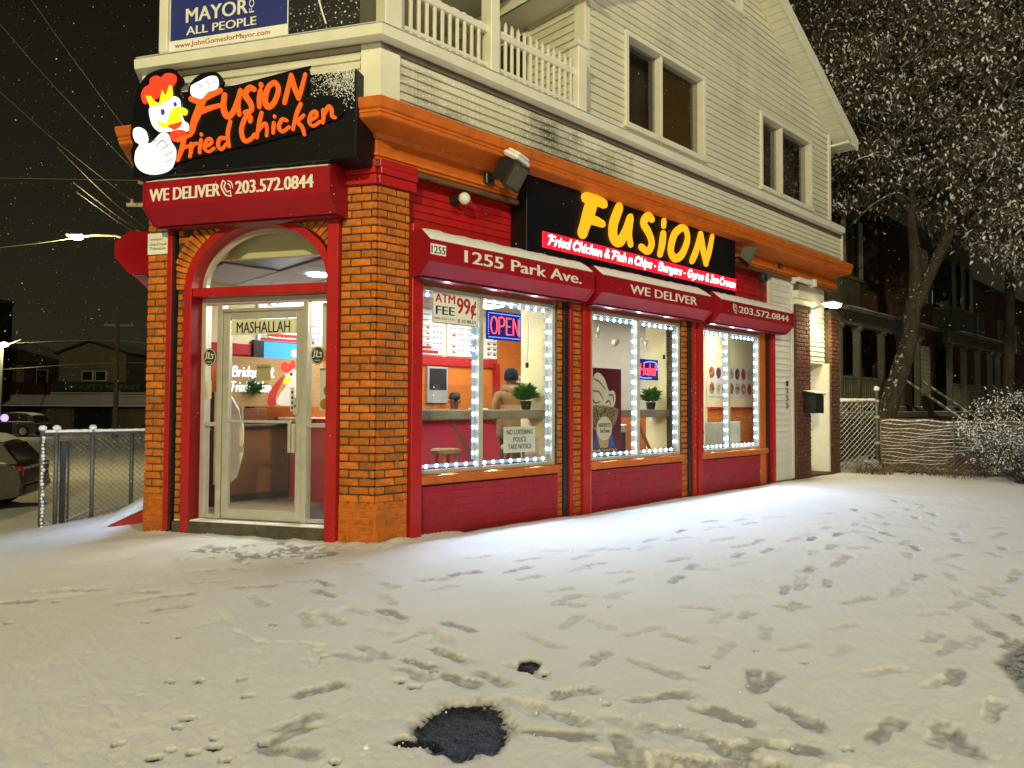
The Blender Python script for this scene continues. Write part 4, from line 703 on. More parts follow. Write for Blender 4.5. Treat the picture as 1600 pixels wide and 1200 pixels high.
# rake soffit with ribs, fascia, roof slabs
for sgn in (-1, 1):
    def rp(d, o, dz=0): x = HR + sgn * d; return (x, -o, 8.40 - d * .5225 + dz)
    D = 4.03
    g = G(); g.add([rp(0, -7, -.02), rp(0, .36, -.02), rp(D, .36, -.02), rp(D, -7, -.02), rp(0, -7, .16), rp(0, .36, .16), rp(D, .36, .16), rp(D, -7, .16)], [(0, 1, 2, 3), (4, 7, 6, 5), (0, 4, 5, 1), (1, 5, 6, 2), (2, 6, 7, 3), (3, 7, 4, 0)]); part("roof", g, ROOFM, SHOP, MS)
    g = G(); d = 0.02
    while d < D - .02:
        g.add([rp(d, -.01, -.045), rp(d, .335, -.045), rp(d + .118, .335, -.045), rp(d + .118, -.01, -.045), rp(d, -.01, -.025), rp(d, .335, -.025), rp(d + .118, .335, -.025), rp(d + .118, -.01, -.025)], [(0, 1, 2, 3), (4, 7, 6, 5), (0, 4, 5, 1), (1, 5, 6, 2), (2, 6, 7, 3), (3, 7, 4, 0)]); d += .13
    part("rake_soffit", g, TRIM, SHOP, MS)
    g = G(); g.add([rp(0, .335, -.07), rp(0, .375, -.07), rp(D + .02, .375, -.07), rp(D + .02, .335, -.07), rp(0, .335, .13), rp(0, .375, .13), rp(D + .02, .375, .13), rp(D + .02, .335, .13)], [(0, 1, 2, 3), (4, 7, 6, 5), (0, 4, 5, 1), (1, 5, 6, 2), (2, 6, 7, 3), (3, 7, 4, 0)]); part("rake_fascia", g, TRIM, SHOP, MS)
    g = G().box(HR + sgn * 3.62, HR + sgn * 4.05, -7, .36, 6.26, 6.30).box(HR + sgn * 4.03, HR + sgn * 4.06, -7, .375, 6.26, 6.42); part("eave", g, TRIM, SHOP, MS)
# upper windows
def upper_window(x0, x1, z0, z1, xm, blind):
    f = part("window", G().box(x0 - .01, x0 + .055, -.16, .03, z0, z1, .005).box(x1 - .07, x1 + .0, -.16, .03, z0, z1, .005).box(x0 + .055, x1 - .07, -.16, .03, z1 - .07, z1, .005).box(x0 - .04, x1 + .03, -.16, .05, z0 - .02, z0 + .055, .006)
             .box(xm - .025, xm + .025, -.14, .0, z0 + .055, z1 - .07, .004), TRIM, SHOP, MS)
    part("pane", G().box(x0 + .055, xm - .025, -.105, -.10, z0 + .055, z1 - .07), GLASSD, f, MS); part("pane", G().box(xm + .025, x1 - .07, -.085, -.08, z0 + .055, z1 - .07), GLASSD, f, MS)
    for (a, b, m, n) in blind:
        g = G()
        for k in range(n): zz = z1 - .12 - k * (z1 - z0 - .2) / n; g.add([(a, .16, zz), (b, .16, zz), (b, .145, zz - .022), (a, .145, zz - .022)], [(0, 1, 2, 3)])
        part("blind", g, m, f, MS)
BLW = mat("amber_blind", (.45, .28, .06), var=.1); BLG = mat("pale_blind", (.20, .19, .15), var=.15)
upper_window(*WU[0][:2], WU[0][2], WU[0][3], 4.56, [(4.62, 5.54, BLW, 42)]); upper_window(*WU[1][:2], WU[1][2], WU[1][3], 8.18, [(7.48, 8.12, BLG, 40)]); upper_window(*WU[2][:2], WU[2][2], WU[2][3], 6.3, [])
# house front wall behind the balcony, with a dark glazed door
MF = MS @ T(HX0, 0, 0) @ Matrix.Rotation(-PI / 2, 4, 'Z')      # x runs outward (x = -depth behind the side wall), outward normal faces the corner
z = 4.64
while z < 6.7:
    for a, b in ([(-.98, -.09), (-5.5, -2.9)] if z < 6.2 and z > 4.66 else [(-5.5, -.09)]):
        part("siding_board", lap(a, b, z, ph, -.02), SIDING, SHOP, MF)
    z += ph
part("balcony_door", G().box(-2.95, -.96, -.1, .03, 4.6, 4.68).box(-2.95, -2.87, -.1, .03, 4.68, 6.25).box(-1.04, -.96, -.1, .03, 4.68, 6.25).box(-2.95, -.96, -.1, .03, 6.17, 6.27).box(-2.0, -1.92, -.1, .02, 4.68, 6.17), TRIM, SHOP, MF)
part("pane", G().box(-2.87, -1.04, -.07, -.06, 4.68, 6.17), GLASSD, SHOP, MF)
part("porch_ceiling", G().box(-5.5, .30, -.0, 2.7, 6.62, 6.68), TRIM, SHOP, MF)
# ---- balcony railing
RL = part("balcony_railing", G().box(.0, 2.62, .19, .25, 5.05, 5.11, .008).box(.0, 2.62, .20, .24, 4.70, 4.74, .004), TRIM, SHOP, MS)
for x0, x1, z1 in ((-.13, .05, 6.4), (1.13, 1.25, 6.4), (2.47, 2.62, 5.38)): part("railing_post", G().box(x0, x1, .14, .30, 4.62, z1, .008), TRIM, RL, MS)
part("post_cap", G().box(2.44, 2.65, .11, .33, 5.38, 5.43, .01).box(2.48, 2.61, .15, .29, 5.43, 5.47, .01), TRIM, RL, MS)
pk = {}
for i in range(28):
    x = .10 + i * .0925
    if 1.08 < x < 1.28 or x > 2.44: continue
    tall = x > 1.25; k = tall
    if k not in pk:
        g = G().box(-.017, .017, .212, .238, 4.68, 5.22 if tall else 5.08, .004)
        if tall: g.add([(-.017, -.238, 5.22), (.017, -.238, 5.22), (.017, -.212, 5.22), (-.017, -.212, 5.22), (0, -.225, 5.26)], [(0, 1, 4), (1, 2, 4), (2, 3, 4), (3, 0, 4)])
        pk[k] = g.mesh("picket", TRIM)
    inst("picket", pk[k], MS @ T(x, 0, 0), RL)
g = G(); 
for i in range(60):
    x = .02 + i * .0435; h = .018 + .016 * random.random(); g.add([(x, -.192, 5.108), (x + .045, -.192, 5.108), (x + .045, -.248, 5.108), (x, -.248, 5.108), (x + .004, -.205, 5.108 + h), (x + .041, -.205, 5.108 + h * .9), (x + .041, -.235, 5.108 + h), (x + .004, -.235, 5.108 + h * .8)], [(3, 2, 1, 0), (4, 5, 6, 7), (0, 1, 5, 4), (1, 2, 6, 5), (2, 3, 7, 6), (3, 0, 4, 7)])
part("railing_snow", g, SNOW, RL, MS)
part("corner_column", G().box(-2.19, -2.09, .12, .3, 4.66, 6.6, .01), TRIM, SHOP, MD)
if REST.v: part("brick", REST, BRICKO, SHOP, kind="stuff")
part("brown_pier_brick", RESTB, BRICKB, SHOP, kind="stuff")
# ================================================================== SIGNS AND SHUTTER BOXES
def snowcap(name, F, x0, x1, o0, o1, zf, th, parent, seed=0, slope=0.0, step=.06):
    """a lumpy strip of settled snow; zf(o) is the surface it lies on"""
    r = random.Random(seed); n = max(2, int((x1 - x0) / step)); g = G(); cols = 5
    for i in range(n + 1):
        x = x0 + (x1 - x0) * i / n; e = min(1, i / 1.5 + .15, (n - i) / 1.5 + .15)
        for j in range(cols):
            o = o0 + (o1 - o0) * j / (cols - 1) + (r.uniform(-.006, .006) if 0 < j else 0); b = zf(min(max(o, o0), o1)); hh = th * e * (math.sin(PI * (j + .55) / cols) ** .5) * r.uniform(.75, 1.2)
            g.v.append((x, -o, b + (hh if 0 < j < cols - 1 else hh * .5)))
        for j in (0, cols - 1): o = o0 + (o1 - o0) * j / (cols - 1); g.v.append((x, -o, zf(o) - .002))
    k = cols + 2
    for i in range(n):
        for j in range(cols - 1): g.f.append((i * k + j, i * k + j + 1, (i + 1) * k + j + 1, (i + 1) * k + j))
        g.f.append((i * k, (i + 1) * k, (i + 1) * k + cols, i * k + cols)); g.f.append((i * k + cols - 1, i * k + cols + 1, (i + 1) * k + cols + 1, (i + 1) * k + cols - 1))
    g.f.append((0, cols, cols + 1, cols - 1, 2)); g.m = [0] * len(g.f); g.smooth = True
    return part(name, g, SNOW, parent, F)
def shutter_box(F, x0, x1, prof, label, lab_cap=True, o_off=0.0, group="red roller shutter boxes over the shop openings"):
    t = thing("shutter_box", label, "shutter box", F, ((x0 + x1) / 2, 0, prof[-1][1]), group)
    part("casing", G().prof_x(prof, x0 + .02, x1 - .02), REDM, t, F)
    cx = sum(p[0] for p in prof) / len(prof); cz = sum(p[1] for p in prof) / len(prof)
    big = [(p[0] if p[0] <= 0 else p[0] + .006, p[1] + (.006 if p[1] > cz else -.006)) for p in prof]
    for a, b in ((x0, x0 + .02), (x1 - .02, x1)): part("end_cap", G().prof_x(big, a, b), REDM, t, F)
    if F is MT:
        for ch in t.children: ch.data.materials[0] = mat('matt_red', (.26, .006, .012), rough=.85, spec=.05)
    # thin lip along the lower edge and the shutter slat just showing
    zb = min(p[1] for p in prof); part("bottom_lip", G().box(x0 + .02, x1 - .02, .04, .16, zb - .022, zb - .002, .004), mat("dark_red_lip", (.10, .006, .012), rough=.3), t, F)
    (oa, za), (ob, zb_) = prof[1], prof[2]
    snowcap("snow_cap", F, x0 + .01, x1 - .01, 0.0, ob - .01, lambda o: za + .004 if o < oa else za + (zb_ - za) * (o - oa) / (ob - oa) + .004, .022, t, seed=int(abs(x0) * 100))
    return t
PR = [(0, 2.915), (.165, 2.915), (.30, 2.80), (.30, 2.60), (.175, 2.485), (0, 2.485)]
B1 = shutter_box(MS, .36, 2.75, PR, "long red roller shutter box with the street address, nearest on the long side")
B2 = shutter_box(MS, 2.88, 5.34, PR, "middle red roller shutter box over the window with the ice cream poster")
B3 = shutter_box(MS, 5.56, 7.92, PR, "far red roller shutter box with a phone number, beside the white siding")
PRD = [(0, 3.45), (.18, 3.45), (.33, 3.39), (.33, 3.15), (.19, 3.0), (0, 3.0)]
B4 = shutter_box(MD, -2.30, -.30, PRD, "red roller shutter box over the arched shop door")
B5 = shutter_box(MT, -2.4, -.25, [(0, 3.06), (.20, 3.06), (.34, 2.93), (.34, 2.78), (.20, 2.62), (0, 2.62)], "red shutter box end sticking out left of the brick pillar by the side street")
def stencil(body, t, F, x, o, z, w, h, m=LETW, bold=.045, **k): return text("lettering", body, m, t, F, x, o, z, w, h, bold, depth=.002, **k)
stencil("1255 Park Ave.", B1, MS, .80, .301, 2.645, 1.72, .125)
pl = part("number_label", G().box(.385, .565, .301, .304, 2.665, 2.765), WHITEP, B1, MS); text("lettering", "1255", INKB, pl, MS, .395, .305, 2.68, .16, .07, .02, depth=.001)
stencil("WE DELIVER", B2, MS, 3.44, .301, 2.645, 1.50, .115); stencil("203.572.0844", B3, MS, 6.10, .301, 2.655, 1.62, .105)
stencil("WE DELIVER", B4, MD, -2.22, .331, 3.20, .78, .125); stencil("203.572.0844", B4, MD, -1.27, .331, 3.205, .80, .125)
def phone_icon(t, F, x, o, z, s):
    g = G(); stroke(g, [(x - .28 * s, z + .45 * s), (x - .38 * s, z + .1 * s), (x - .1 * s, z - .35 * s), (x + .25 * s, z - .45 * s)], .10 * s, o, .002)
    stroke(g, [(x - .28 * s, z + .45 * s), (x - .12 * s, z + .3 * s), (x - .2 * s, z + .1 * s), (x + .0, z - .2 * s), (x + .18 * s, z - .15 * s), (x + .25 * s, z - .45 * s)], .08 * s, o + .0004, .002)
    for r_ in (.22, .38): stroke(g, [(x + r_ * s * math.cos(a) * .9, z + .02 * s + r_ * s * math.sin(a)) for a in (1.5, 1.0, .4, -.1)], .07 * s, o, .002)
    part("phone_symbol", g, LETW, t, F)
phone_icon(B4, MD, -1.36, .331, 3.265, .17); phone_icon(B3, MS, 5.98, .301, 2.705, .15)
# ---- long black sign over the windows
SG = thing("shop_sign", "long black sign with big yellow lit name and red strip below it", "sign", MS, (4.03, 0, 2.95))
part("sign_panel", G().box(1.79, 6.27, -.1, .15, 2.93, 3.785, .006), BLACKS, SG, MS)
YEL = mat("lit_amber_letter", (.35, .10, .01), rough=.4, var=0, emis=(1.0, .43, .008), estr=1.2)
g = G(); k = 0
for w, pts in SIDE_LET: k += 1; stroke(g, pts, w * .90, .152 + (k % 4) * .0006, .03, taper=.8)
part("lit_name", g, YEL, SG, MS)
part("lit_strip", G().box(2.03, 6.265, .151, .168, 3.01, 3.19, .003), mat("lit_red_strip", (.7, .01, .03), rough=.4, var=0, emis=(1.0, .012, .04), estr=.85), SG, MS)
part("script_lettering", script_text("Fried Chicken & Fish n Chips - Burgers - Gyros & Ice Cream", 2.10, 3.055, 4.12, .105, .026, .169, .003), bright("lit_white", (1, .97, .95), 2.6), SG, MS)
# ---- door sign with the chicken
DS = thing("door_sign", "black sign over the door with a crowned white chicken and orange lettering", "sign", MD, (-1.3, 0, 3.41))
part("sign_panel", G().box(-2.39, -.03, .0, .37, 3.43, 4.21, .006), BLACKS, DS, MD)
neg = lambda P: [(-a, b) for a, b in P]
def flat(name, P, o0, o1, m, smooth=True):
    P = neg(P); P = catmull(P, 4, True) if smooth else P; return part(name, G().prism_xz(P, o0, o1), m, DS, MD)
flat("cut_out_plate", MASCOT['plate'], .371, .395, BLACKS)
WH = bright("lit_white_face", (.95, .97, 1.0), .86); YL = bright("lit_yellow", (1.0, .55, .01), 1.2); RD = bright("lit_red", (1.0, .035, .012), 1.1); OL = mat("lit_orange", (.35, .04, .005), rough=.5, var=0, emis=(1.0, .125, .008), estr=.92)
flat("comb", MASCOT['comb'], 0.398, 0.408, RD); flat("face", MASCOT['face'], 0.398, 0.407, WH); flat("crown", MASCOT['crown'], 0.402, 0.412, YL, False); flat("scarf", MASCOT['scarf'], 0.402, 0.412, RD)
flat("beak", MASCOT['beak'], 0.402, 0.413, YL); flat("mouth", MASCOT['mouth'], 0.407, 0.416, RD); flat("eye", MASCOT['eyeA'], 0.402, 0.412, bright("lit_blue", (.03, .05, .25), .6)); flat("eye", MASCOT['eyeB'], 0.402, 0.412, MAT["lit_blue"])
flat("thumb_hand", MASCOT['thumb'], 0.402, 0.414, WH); 
g = G()
for w, pts in DOOR_LET: k += 1; stroke(g, neg(pts), w * .8, 0.398 + (k % 4) * .0006, .014, taper=.8)
part("lit_name", g, OL, DS, MD); flat("grip_hand", MASCOT['glove'], 0.414, 0.420, WH)
g = G()
for w, pts in GLINES: stroke(g, neg(pts), w * .85, 0.4145 if pts[0][0] > 1.9 else 0.4205, .001)
part("finger_line", g, mat("grey_line", (.05, .06, .09)), DS, MD)
g = G()   # dark gloss outlines round the mascot's white shapes
for P, o in ((MASCOT['face'], .3995),):
    Q = catmull(neg(P), 3, True); stroke(g, Q + [Q[0]], .014, o + .008, .0012)
part("outline", g, INKB, DS, MD)
snowcap("snow_cap", MD, -2.38, -.04, .10, .36, lambda o: 4.212, .02, DS, 5)
rs = random.Random(4); g = G()
for i in range(900):   # snow blown against the right part of the panel
    x = -.05 - abs(rs.gauss(0, .20)); zz = 4.20 - abs(rs.gauss(0, .13)); s_ = rs.uniform(.0025, .0075)
    if x < -.75: continue
    g.box(x, x + s_, .369, .373, zz, zz + s_ * rs.uniform(.8, 1.8))
part("blown_snow", g, SNOW, DS, MD, kind="stuff")
# ---- small notice on the brick pillar
t = thing("wall_notice", "small white camera notice on the brick pillar left of the door", "notice", MD, (-2.40, 0, 2.77)); part("plate", G().box(-2.53, -2.28, .001, .012, 2.77, 2.985, .003), WHITEP, t, MD)
text("lettering", "Closed Circuit", INKB, t, MD, -2.50, .013, 2.86, .20, .026, .01, depth=.0008); text("lettering", "Television", INKB, t, MD, -2.50, .013, 2.815, .19, .030, .012, depth=.0008); text("lettering", "WARNING", INKR, t, MD, -2.50, .013, 2.91, .15, .02, .01, depth=.0008)
# ---- campaign banner and the dark panel on the balcony
BAN = thing("campaign_banner", "blue and white banner hung on the balcony over the door sign", "banner", MD, (-1.45, .3, 4.70))
part("cloth", G().box(-2.09, -.79, .255, .262, 4.66, 5.6), WHITEP, BAN, MD); part("blue_field", G().box(-2.08, -.80, .263, .266, 4.775, 5.6), mat("banner_blue", (.018, .028, .19), var=.1), BAN, MD)
text("lettering", "MAYOR", LETW, BAN, MD, -1.90, .267, 4.93, .68, .145, .03, depth=.001); text("lettering", "ALL PEOPLE", LETW, BAN, MD, -1.895, .267, 4.808, .77, .085, .03, depth=.001)
text("lettering", "FOR", LETW, BAN, MD, -1.15, .267, 4.93, .20, .055, .01, depth=.001, rot=-PI / 2); text("lettering", "www.JohnGomesforMayor.com", INKR, BAN, MD, -2.03, .263, 4.70, 1.05, .05, .012, depth=.001)
t = thing("snowy_banner", "snow specked black panel on the balcony right of the blue banner", "banner", MD, (-.4, .3, 4.7)); part("sheet", G().box(-.785, -.07, .25, .262, 4.68, 5.6), mat("black_sheet", (.012, .012, .013), rough=.5, snow=(.47, 45, 3.2)), t, MD)
g = G(); stroke(g, [(-.42, 5.3), (-.50, 5.1), (-.46, 4.9), (-.40, 4.72)], .02, .263, .002); part("pale_curve", g, LETW, t, MD)
# ================================================================== WALL LIGHTS AND FITTINGS
def floodlight(x, o, z, label, yaw, pitch, s=1.0, snowy=True, grp="dark flood lights on the orange frieze"):
    t = thing("flood_light", label, "flood light", MS, (x, 0, z), grp)
    part("wall_box", G().box(x - .05, x + .05, .0, .06, z - .06, z + .06, .01), BLACK, t, MS)
    part("arm", G().tube([(x, -.05, z), (x + .02, -o * .6, z + .0), (x + .05, -o, z + .01)], .016, 8), BLACK, t, MS)
    M = T(x + .06, -o - .02, z + .02) @ Matrix.Rotation(yaw, 4, 'Z') @ Matrix.Rotation(pitch, 4, 'X') @ Matrix.Scale(s, 4)
    g = G().add([(-.13, .10, -.09), (.13, .10, -.09), (.13, .10, .09), (-.13, .10, .09), (-.17, -.10, -.14), (.17, -.10, -.14), (.17, -.10, .14), (-.17, -.10, .14)], [(0, 1, 2, 3), (4, 7, 6, 5), (0, 4, 5, 1), (1, 5, 6, 2), (2, 6, 7, 3), (3, 7, 4, 0)]).box(-.18, .18, .09, .115, -.15, .15, .006)
    part("housing", g.xf(M), BLACK, t, MS); part("lens", G().box(-.15, .15, .116, .120, -.12, .12).xf(M), mat("lamp_lens", (.10, .09, .06), rough=.15), t, MS)
    if snowy:
        g = G().box(-.17, .17, -.10, .11, .142, .20, .03).box(-.13, .13, -.08, .09, .198, .235, .03); part("snow_cap", g.xf(M), SNOW, t, MS)
    return t
floodlight(1.34, .26, 3.64, "snow capped dark flood light left of the yellow sign", R(20), R(32), .95)
floodlight(6.38, .22, 3.55, "small dark flood light right of the yellow sign", R(35), R(28), .9, False)
t = thing("dark_junction_box", "small black box under the far flood light on the frieze", "junction box", MS, (7.35, 0, 3.3)); part("box", G().box(7.28, 7.44, .0, .09, 3.30, 3.44, .015).tube([(7.36, -.04, 3.44), (7.5, -.02, 3.52), (7.9, -.015, 3.56)], .008, 6), BLACK, t, MS); part("cap", G().box(7.97, 8.07, .0, .05, 3.62, 3.69, .01), BLACK, t, MS)
t = thing("dome_camera", "white round camera on the red boards above the first window", "camera", MS, (.99, 0, 3.3)); part("mount", G().tube([(.97, .12, 3.36), (.98, -.02, 3.37)], .05, 14), BLACK, t, MS)
g = G().ball((1.0, -.05, 3.36), .062, 14); g.smooth = True; part("dome", g, LETW, t, MS)
t = thing("white_light_tube", "white fixture sticking out under the cornice above the mailbox", "light fixture", MS, (8.6, 0, 3.45)); part("bracket", G().box(8.45, 8.55, .0, .06, 3.42, 3.52, .01), WHITEM, t, MS); part("tube", G().box(8.47, 9.12, .06, .15, 3.45, 3.52, .01).box(9.05, 9.16, .04, .17, 3.42, 3.55, .01), WHITEM, t, MS)
# lit lamp over the flat entrance
t = thing("entrance_lamp", "lit warm flood lamp on the wall over the side entrance", "lamp", MS, (9.35, 0, 3.05)); part("arm", G().tube([(9.20, -.03, 3.02), (9.26, -.16, 3.08), (9.36, -.24, 3.12)], .02, 8).box(9.14, 9.25, 0.0, .06, 2.96, 3.08, .01), GREY, t, MS)
part("housing", G().box(9.30, 9.72, .16, .40, 3.14, 3.17, .008), GREY, t, MS); part("lens", G().prof_x([(.16, 3.138), (.39, 3.138), (.40, 3.10), (.35, 3.06), (.22, 3.08)], 9.36, 9.62), bright("entrance_lamp_lens", (1, .80, .42), 60), t, MS)
L = lamp("entrance_lamp_light", 'SPOT', MS @ Vector((9.5, -.30, 3.07)), 190, (1.0, .80, .42), spot_size=R(160), spot_blend=.6, shadow_soft_size=.12)
L.rotation_euler = (R(-6), 0, AU)
# mailbox and vertical house number
t = thing("mailbox", "black mailbox with snow on its lid on the brown brick pier", "mailbox", MS, (8.95, .05, 1.15)); part("box", G().box(8.80, 9.16, .052, .27, 1.15, 1.48, .012), BLACK, t, MS); part("lid", G().prof_x([(.052, 1.482), (.30, 1.482), (.30, 1.50), (.052, 1.55)], 8.78, 9.18), BLACK, t, MS)
part("label", G().box(9.162, 9.165, .10, .22, 1.20, 1.38), LETW, t, MS); snowcap("snow_cap", MS, 8.78, 9.18, .055, .30, lambda o: 1.553 - (o - .052) * .2, .02, t, 9)
t = thing("house_number", "small dark house number written downwards on the white siding", "house number", MS, (8.31, 0, 1.2)); 
for k, c in enumerate("1255"): text("digit", c, INKB, t, MS, 8.27, -.003, 1.62 - k * .125, .07, .095, .02, depth=.004)
# ================================================================== LIGHT STRIPS IN THE WINDOWS
LEDM = bright("led_bulb", (.70, .85, 1.0), 45.0); TAPE = mat("led_tape", (.10, .14, .20), rough=.4, var=0, emis=(.42, .64, 1.0), estr=.7)  # tape emission stands in for bulb glow spilling between the dots
lb = G().add([(-.0180, .0, 0), (0, .0, -.0180), (.0180, .0, 0), (0, .0, .0180), (0, -.010, 0), (-.0125, -.007, -.0125), (.0125, -.007, -.0125), (.0125, -.007, .0125), (-.0125, -.007, .0125)], [(0, 5, 4), (5, 1, 4), (1, 6, 4), (6, 2, 4), (2, 7, 4), (7, 3, 4), (3, 8, 4), (8, 0, 4), (0, 1, 5), (1, 2, 6), (2, 3, 7), (3, 0, 8)]).mesh("led_bulb", LEDM)
def led_strip(F, x0, x1, xm, z0, z1, o, label, left, n_pitch=.125, watts=12.5):
    t = thing("led_light_strip", label, "light strip", F, ((x0 + x1) / 2, 0, z0), "white led strips framing the windows")
    def run(p, q):
        (xa, za), (xb, zb) = p, q; d = math.hypot(xb - xa, zb - za); n = int(d / n_pitch)
        if abs(zb - za) < .01: part("tape", G().box(xa, xb, o - .012, o - .004, za - .016, za + .016), TAPE, t, F)
        else: part("tape", G().box(xa - .016, xa + .016, o - .012, o - .004, za, zb), TAPE, t, F)
        for i in range(n): f = (i + .5) / n; inst("led_bulb", lb, F @ T(xa + (xb - xa) * f, -(o - .004), za + (zb - za) * f) @ Matrix.Rotation(random.uniform(-.2, .2), 4, 'Y'), t)
    run((x0, z0), (x1, z0)); run((x0, z1), (x1, z1)); run((xm - .065, z0 + .04), (xm - .065, z1 - .04)); run((x1, z0 + .04), (x1, z1 - .04))
    if left: run((x0, z0 + .04), (x0, z1 - .04))
    # the light the bulbs give, as small lamps along the strips
    pts = [(x0 + (x1 - x0) * f, zz) for zz in (z0, z1) for f in (.15, .5, .85)] + [(xx, z0 + (z1 - z0) * f) for xx in (xm - .065, x1) for f in (.25, .5, .75)]
    for q in pts:
        Ld = lamp("led_lamp", 'SPOT', F @ Vector((q[0], -(o + .066), q[1])), watts, (.50, .70, 1.0), shadow_soft_size=.01, spot_size=R(172), spot_blend=.35)
        Ld.rotation_euler = (F.to_3x3() @ Vector((0, -1, 0))).to_track_quat('-Z', 'Y').to_euler()
led_strip(MS, .56, 2.335, 1.29, .665, 2.35, -.058, "white led strip round the first window with the open sign", False)
led_strip(MS, 3.13, 4.915, 4.03, .665, 2.35, -.058, "white led strip round the middle window with the halal sign", False)
led_strip(MS, 5.62, 7.245, 6.36, .665, 2.35, -.058, "white led strip round the far window with food posters behind", False)
led_strip(MT, -2.12, -.45, -1.2, .58, 2.33, -.13, "white led strip in the side street window left of the door", True, .12, 7.0)
# ================================================================== THINGS ON THE GLASS
def board(name, label, cat, F, x0, x1, z0, z1, o, m, th=.008):
    t = thing(name, label, cat, F, ((x0 + x1) / 2, o, z0)); part("board", G().box(x0, x1, o - th, o, z0, z1, .002), m, t, F); return t
t = board("atm_sign", "white fee sign with red and black print in the first window's top left", "sign", MS, .66, 1.25, 2.080, 2.405, -.02, WHITEP)
part("grey_edge", G().box(.655, 1.255, -.019, -.0165, 2.075, 2.085).box(.655, 1.255, -.019, -.0165, 2.400, 2.410).box(.655, .665, -.019, -.0165, 2.085, 2.400).box(1.245, 1.255, -.019, -.0165, 2.085, 2.400), GREY, t, MS)
text("lettering", "ATM", INKR, t, MS, .69, -.019, 2.285, .25, .09, .03, depth=.001); text("lettering", "FEE", INKB, t, MS, .70, -.019, 2.165, .235, .09, .03, depth=.001); text("lettering", "99¢", INKR, t, MS, .97, -.019, 2.195, .25, .17, .03, depth=.001)
text("lettering", "800-930-1315", INKR, t, MS, .68, -.019, 2.115, .26, .022, .01, depth=.001); text("lettering", "$ 10 BILLS", INKB, t, MS, .98, -.019, 2.105, .24, .035, .02, depth=.001)
t = board("no_loitering_sign", "white sign with three lines of black capitals low in the first window", "sign", MS, 1.70, 2.19, .745, 1.03, -.10, WHITEP)
for s_, zz, w_ in (("NO LOITERING", .945, .40), ("POLICE", .865, .20), ("TAKE NOTICE", .785, .36)): text("lettering", s_, INKB, t, MS, 1.945 - w_ / 2, -.099, zz, w_, .055, .012, depth=.001)
# neon style OPEN sign
t = board("open_sign", "blue led sign reading OPEN in the first window", "sign", MS, 1.48, 2.00, 1.98, 2.29, -.14, mat("blue_sign_board", (.01, .015, .16), rough=.35, emis=(.01, .02, .35), estr=.35), .02)
RN = bright("neon_red", (1.0, .06, .05), 3.6); BN = bright("neon_blue", (.12, .25, 1.0), 3.0)
def neon_open(t):
    g = G(); w = .014; x = 1.535; z = 2.045; h = .18
    stroke(g, [(x, z + h / 2), (x + .02, z + h * .92), (x + .05, z + h), (x + .08, z + h * .9), (x + .095, z + h / 2), (x + .08, z + h * .1), (x + .05, z), (x + .02, z + h * .1), (x, z + h / 2)], w, -.139, .005)
    x += .125; stroke(g, [(x, z), (x, z + h)], w, -.139, .005); stroke(g, [(x, z + h), (x + .06, z + h), (x + .08, z + h * .77), (x + .06, z + h * .5), (x, z + h * .48)], w, -.1387, .005)
    x += .11; 
    for a, b in (((x, z), (x, z + h)), ((x, z + h), (x + .07, z + h)), ((x, z + h * .5), (x + .055, z + h * .5)), ((x, z), (x + .075, z))): stroke(g, [a, b], w, -.139, .005)
    x += .105; 
    for a, b in (((x, z), (x, z + h)), ((x, z + h), (x + .08, z)), ((x + .08, z), (x + .08, z + h))): stroke(g, [a, b], w, -.139, .005)
    part("lit_word", g, RN, t, MS)
    g = G()
    for i in range(22):
        for zz in (2.005, 2.265): g.box(1.505 + i * .0222, 1.515 + i * .0222, -.139, -.134, zz - .005, zz + .005)
    for i in range(10):
        for xx in (1.502, 1.978): g.box(xx - .005, xx + .005, -.139, -.134, 2.03 + i * .023, 2.04 + i * .023)
    part("dot_border", g, BN, t, MS)
neon_open(t)
t = board("halal_sign", "small blue neon sign reading Halal in the middle window", "sign", MS, 4.17, 4.66, 1.62, 1.90, -.14, MAT["blue_sign_board"], .02)
part("lit_word", script_text("Halal", 4.22, 1.685, .38, .15, .016, -.139, .005, .02), RN, t, MS)
g = G(); stroke(g, [(4.33, 1.85), (4.45, 1.87), (4.60, 1.86), (4.635, 1.81), (4.62, 1.76)], .013, -.139, .005, .95); stroke(g, [(4.24, 1.78), (4.19, 1.74), (4.20, 1.67), (4.32, 1.645), (4.50, 1.65)], .013, -.139, .005, .95); part("lit_swoosh", g, BN, t, MS)
for x, z, n in ((2.08, 1.75, 0), (4.78, 1.98, 1)):   # cords of the lit signs
    t = thing("plug_cable", "thin white plug cord hanging right of the " + ("open sign" if n == 0 else "halal sign"), "cord", MS, (x, -.12, z)); part("cord", G().tube([(x, .12, 2.3), (x + .02, .12, z + .3), (x, .13, z)], .006, 6), LETW, t, MS); part("plug", G().box(x - .015, x + .015, -.14, -.11, z - .06, z, .004), BLACK, t, MS)
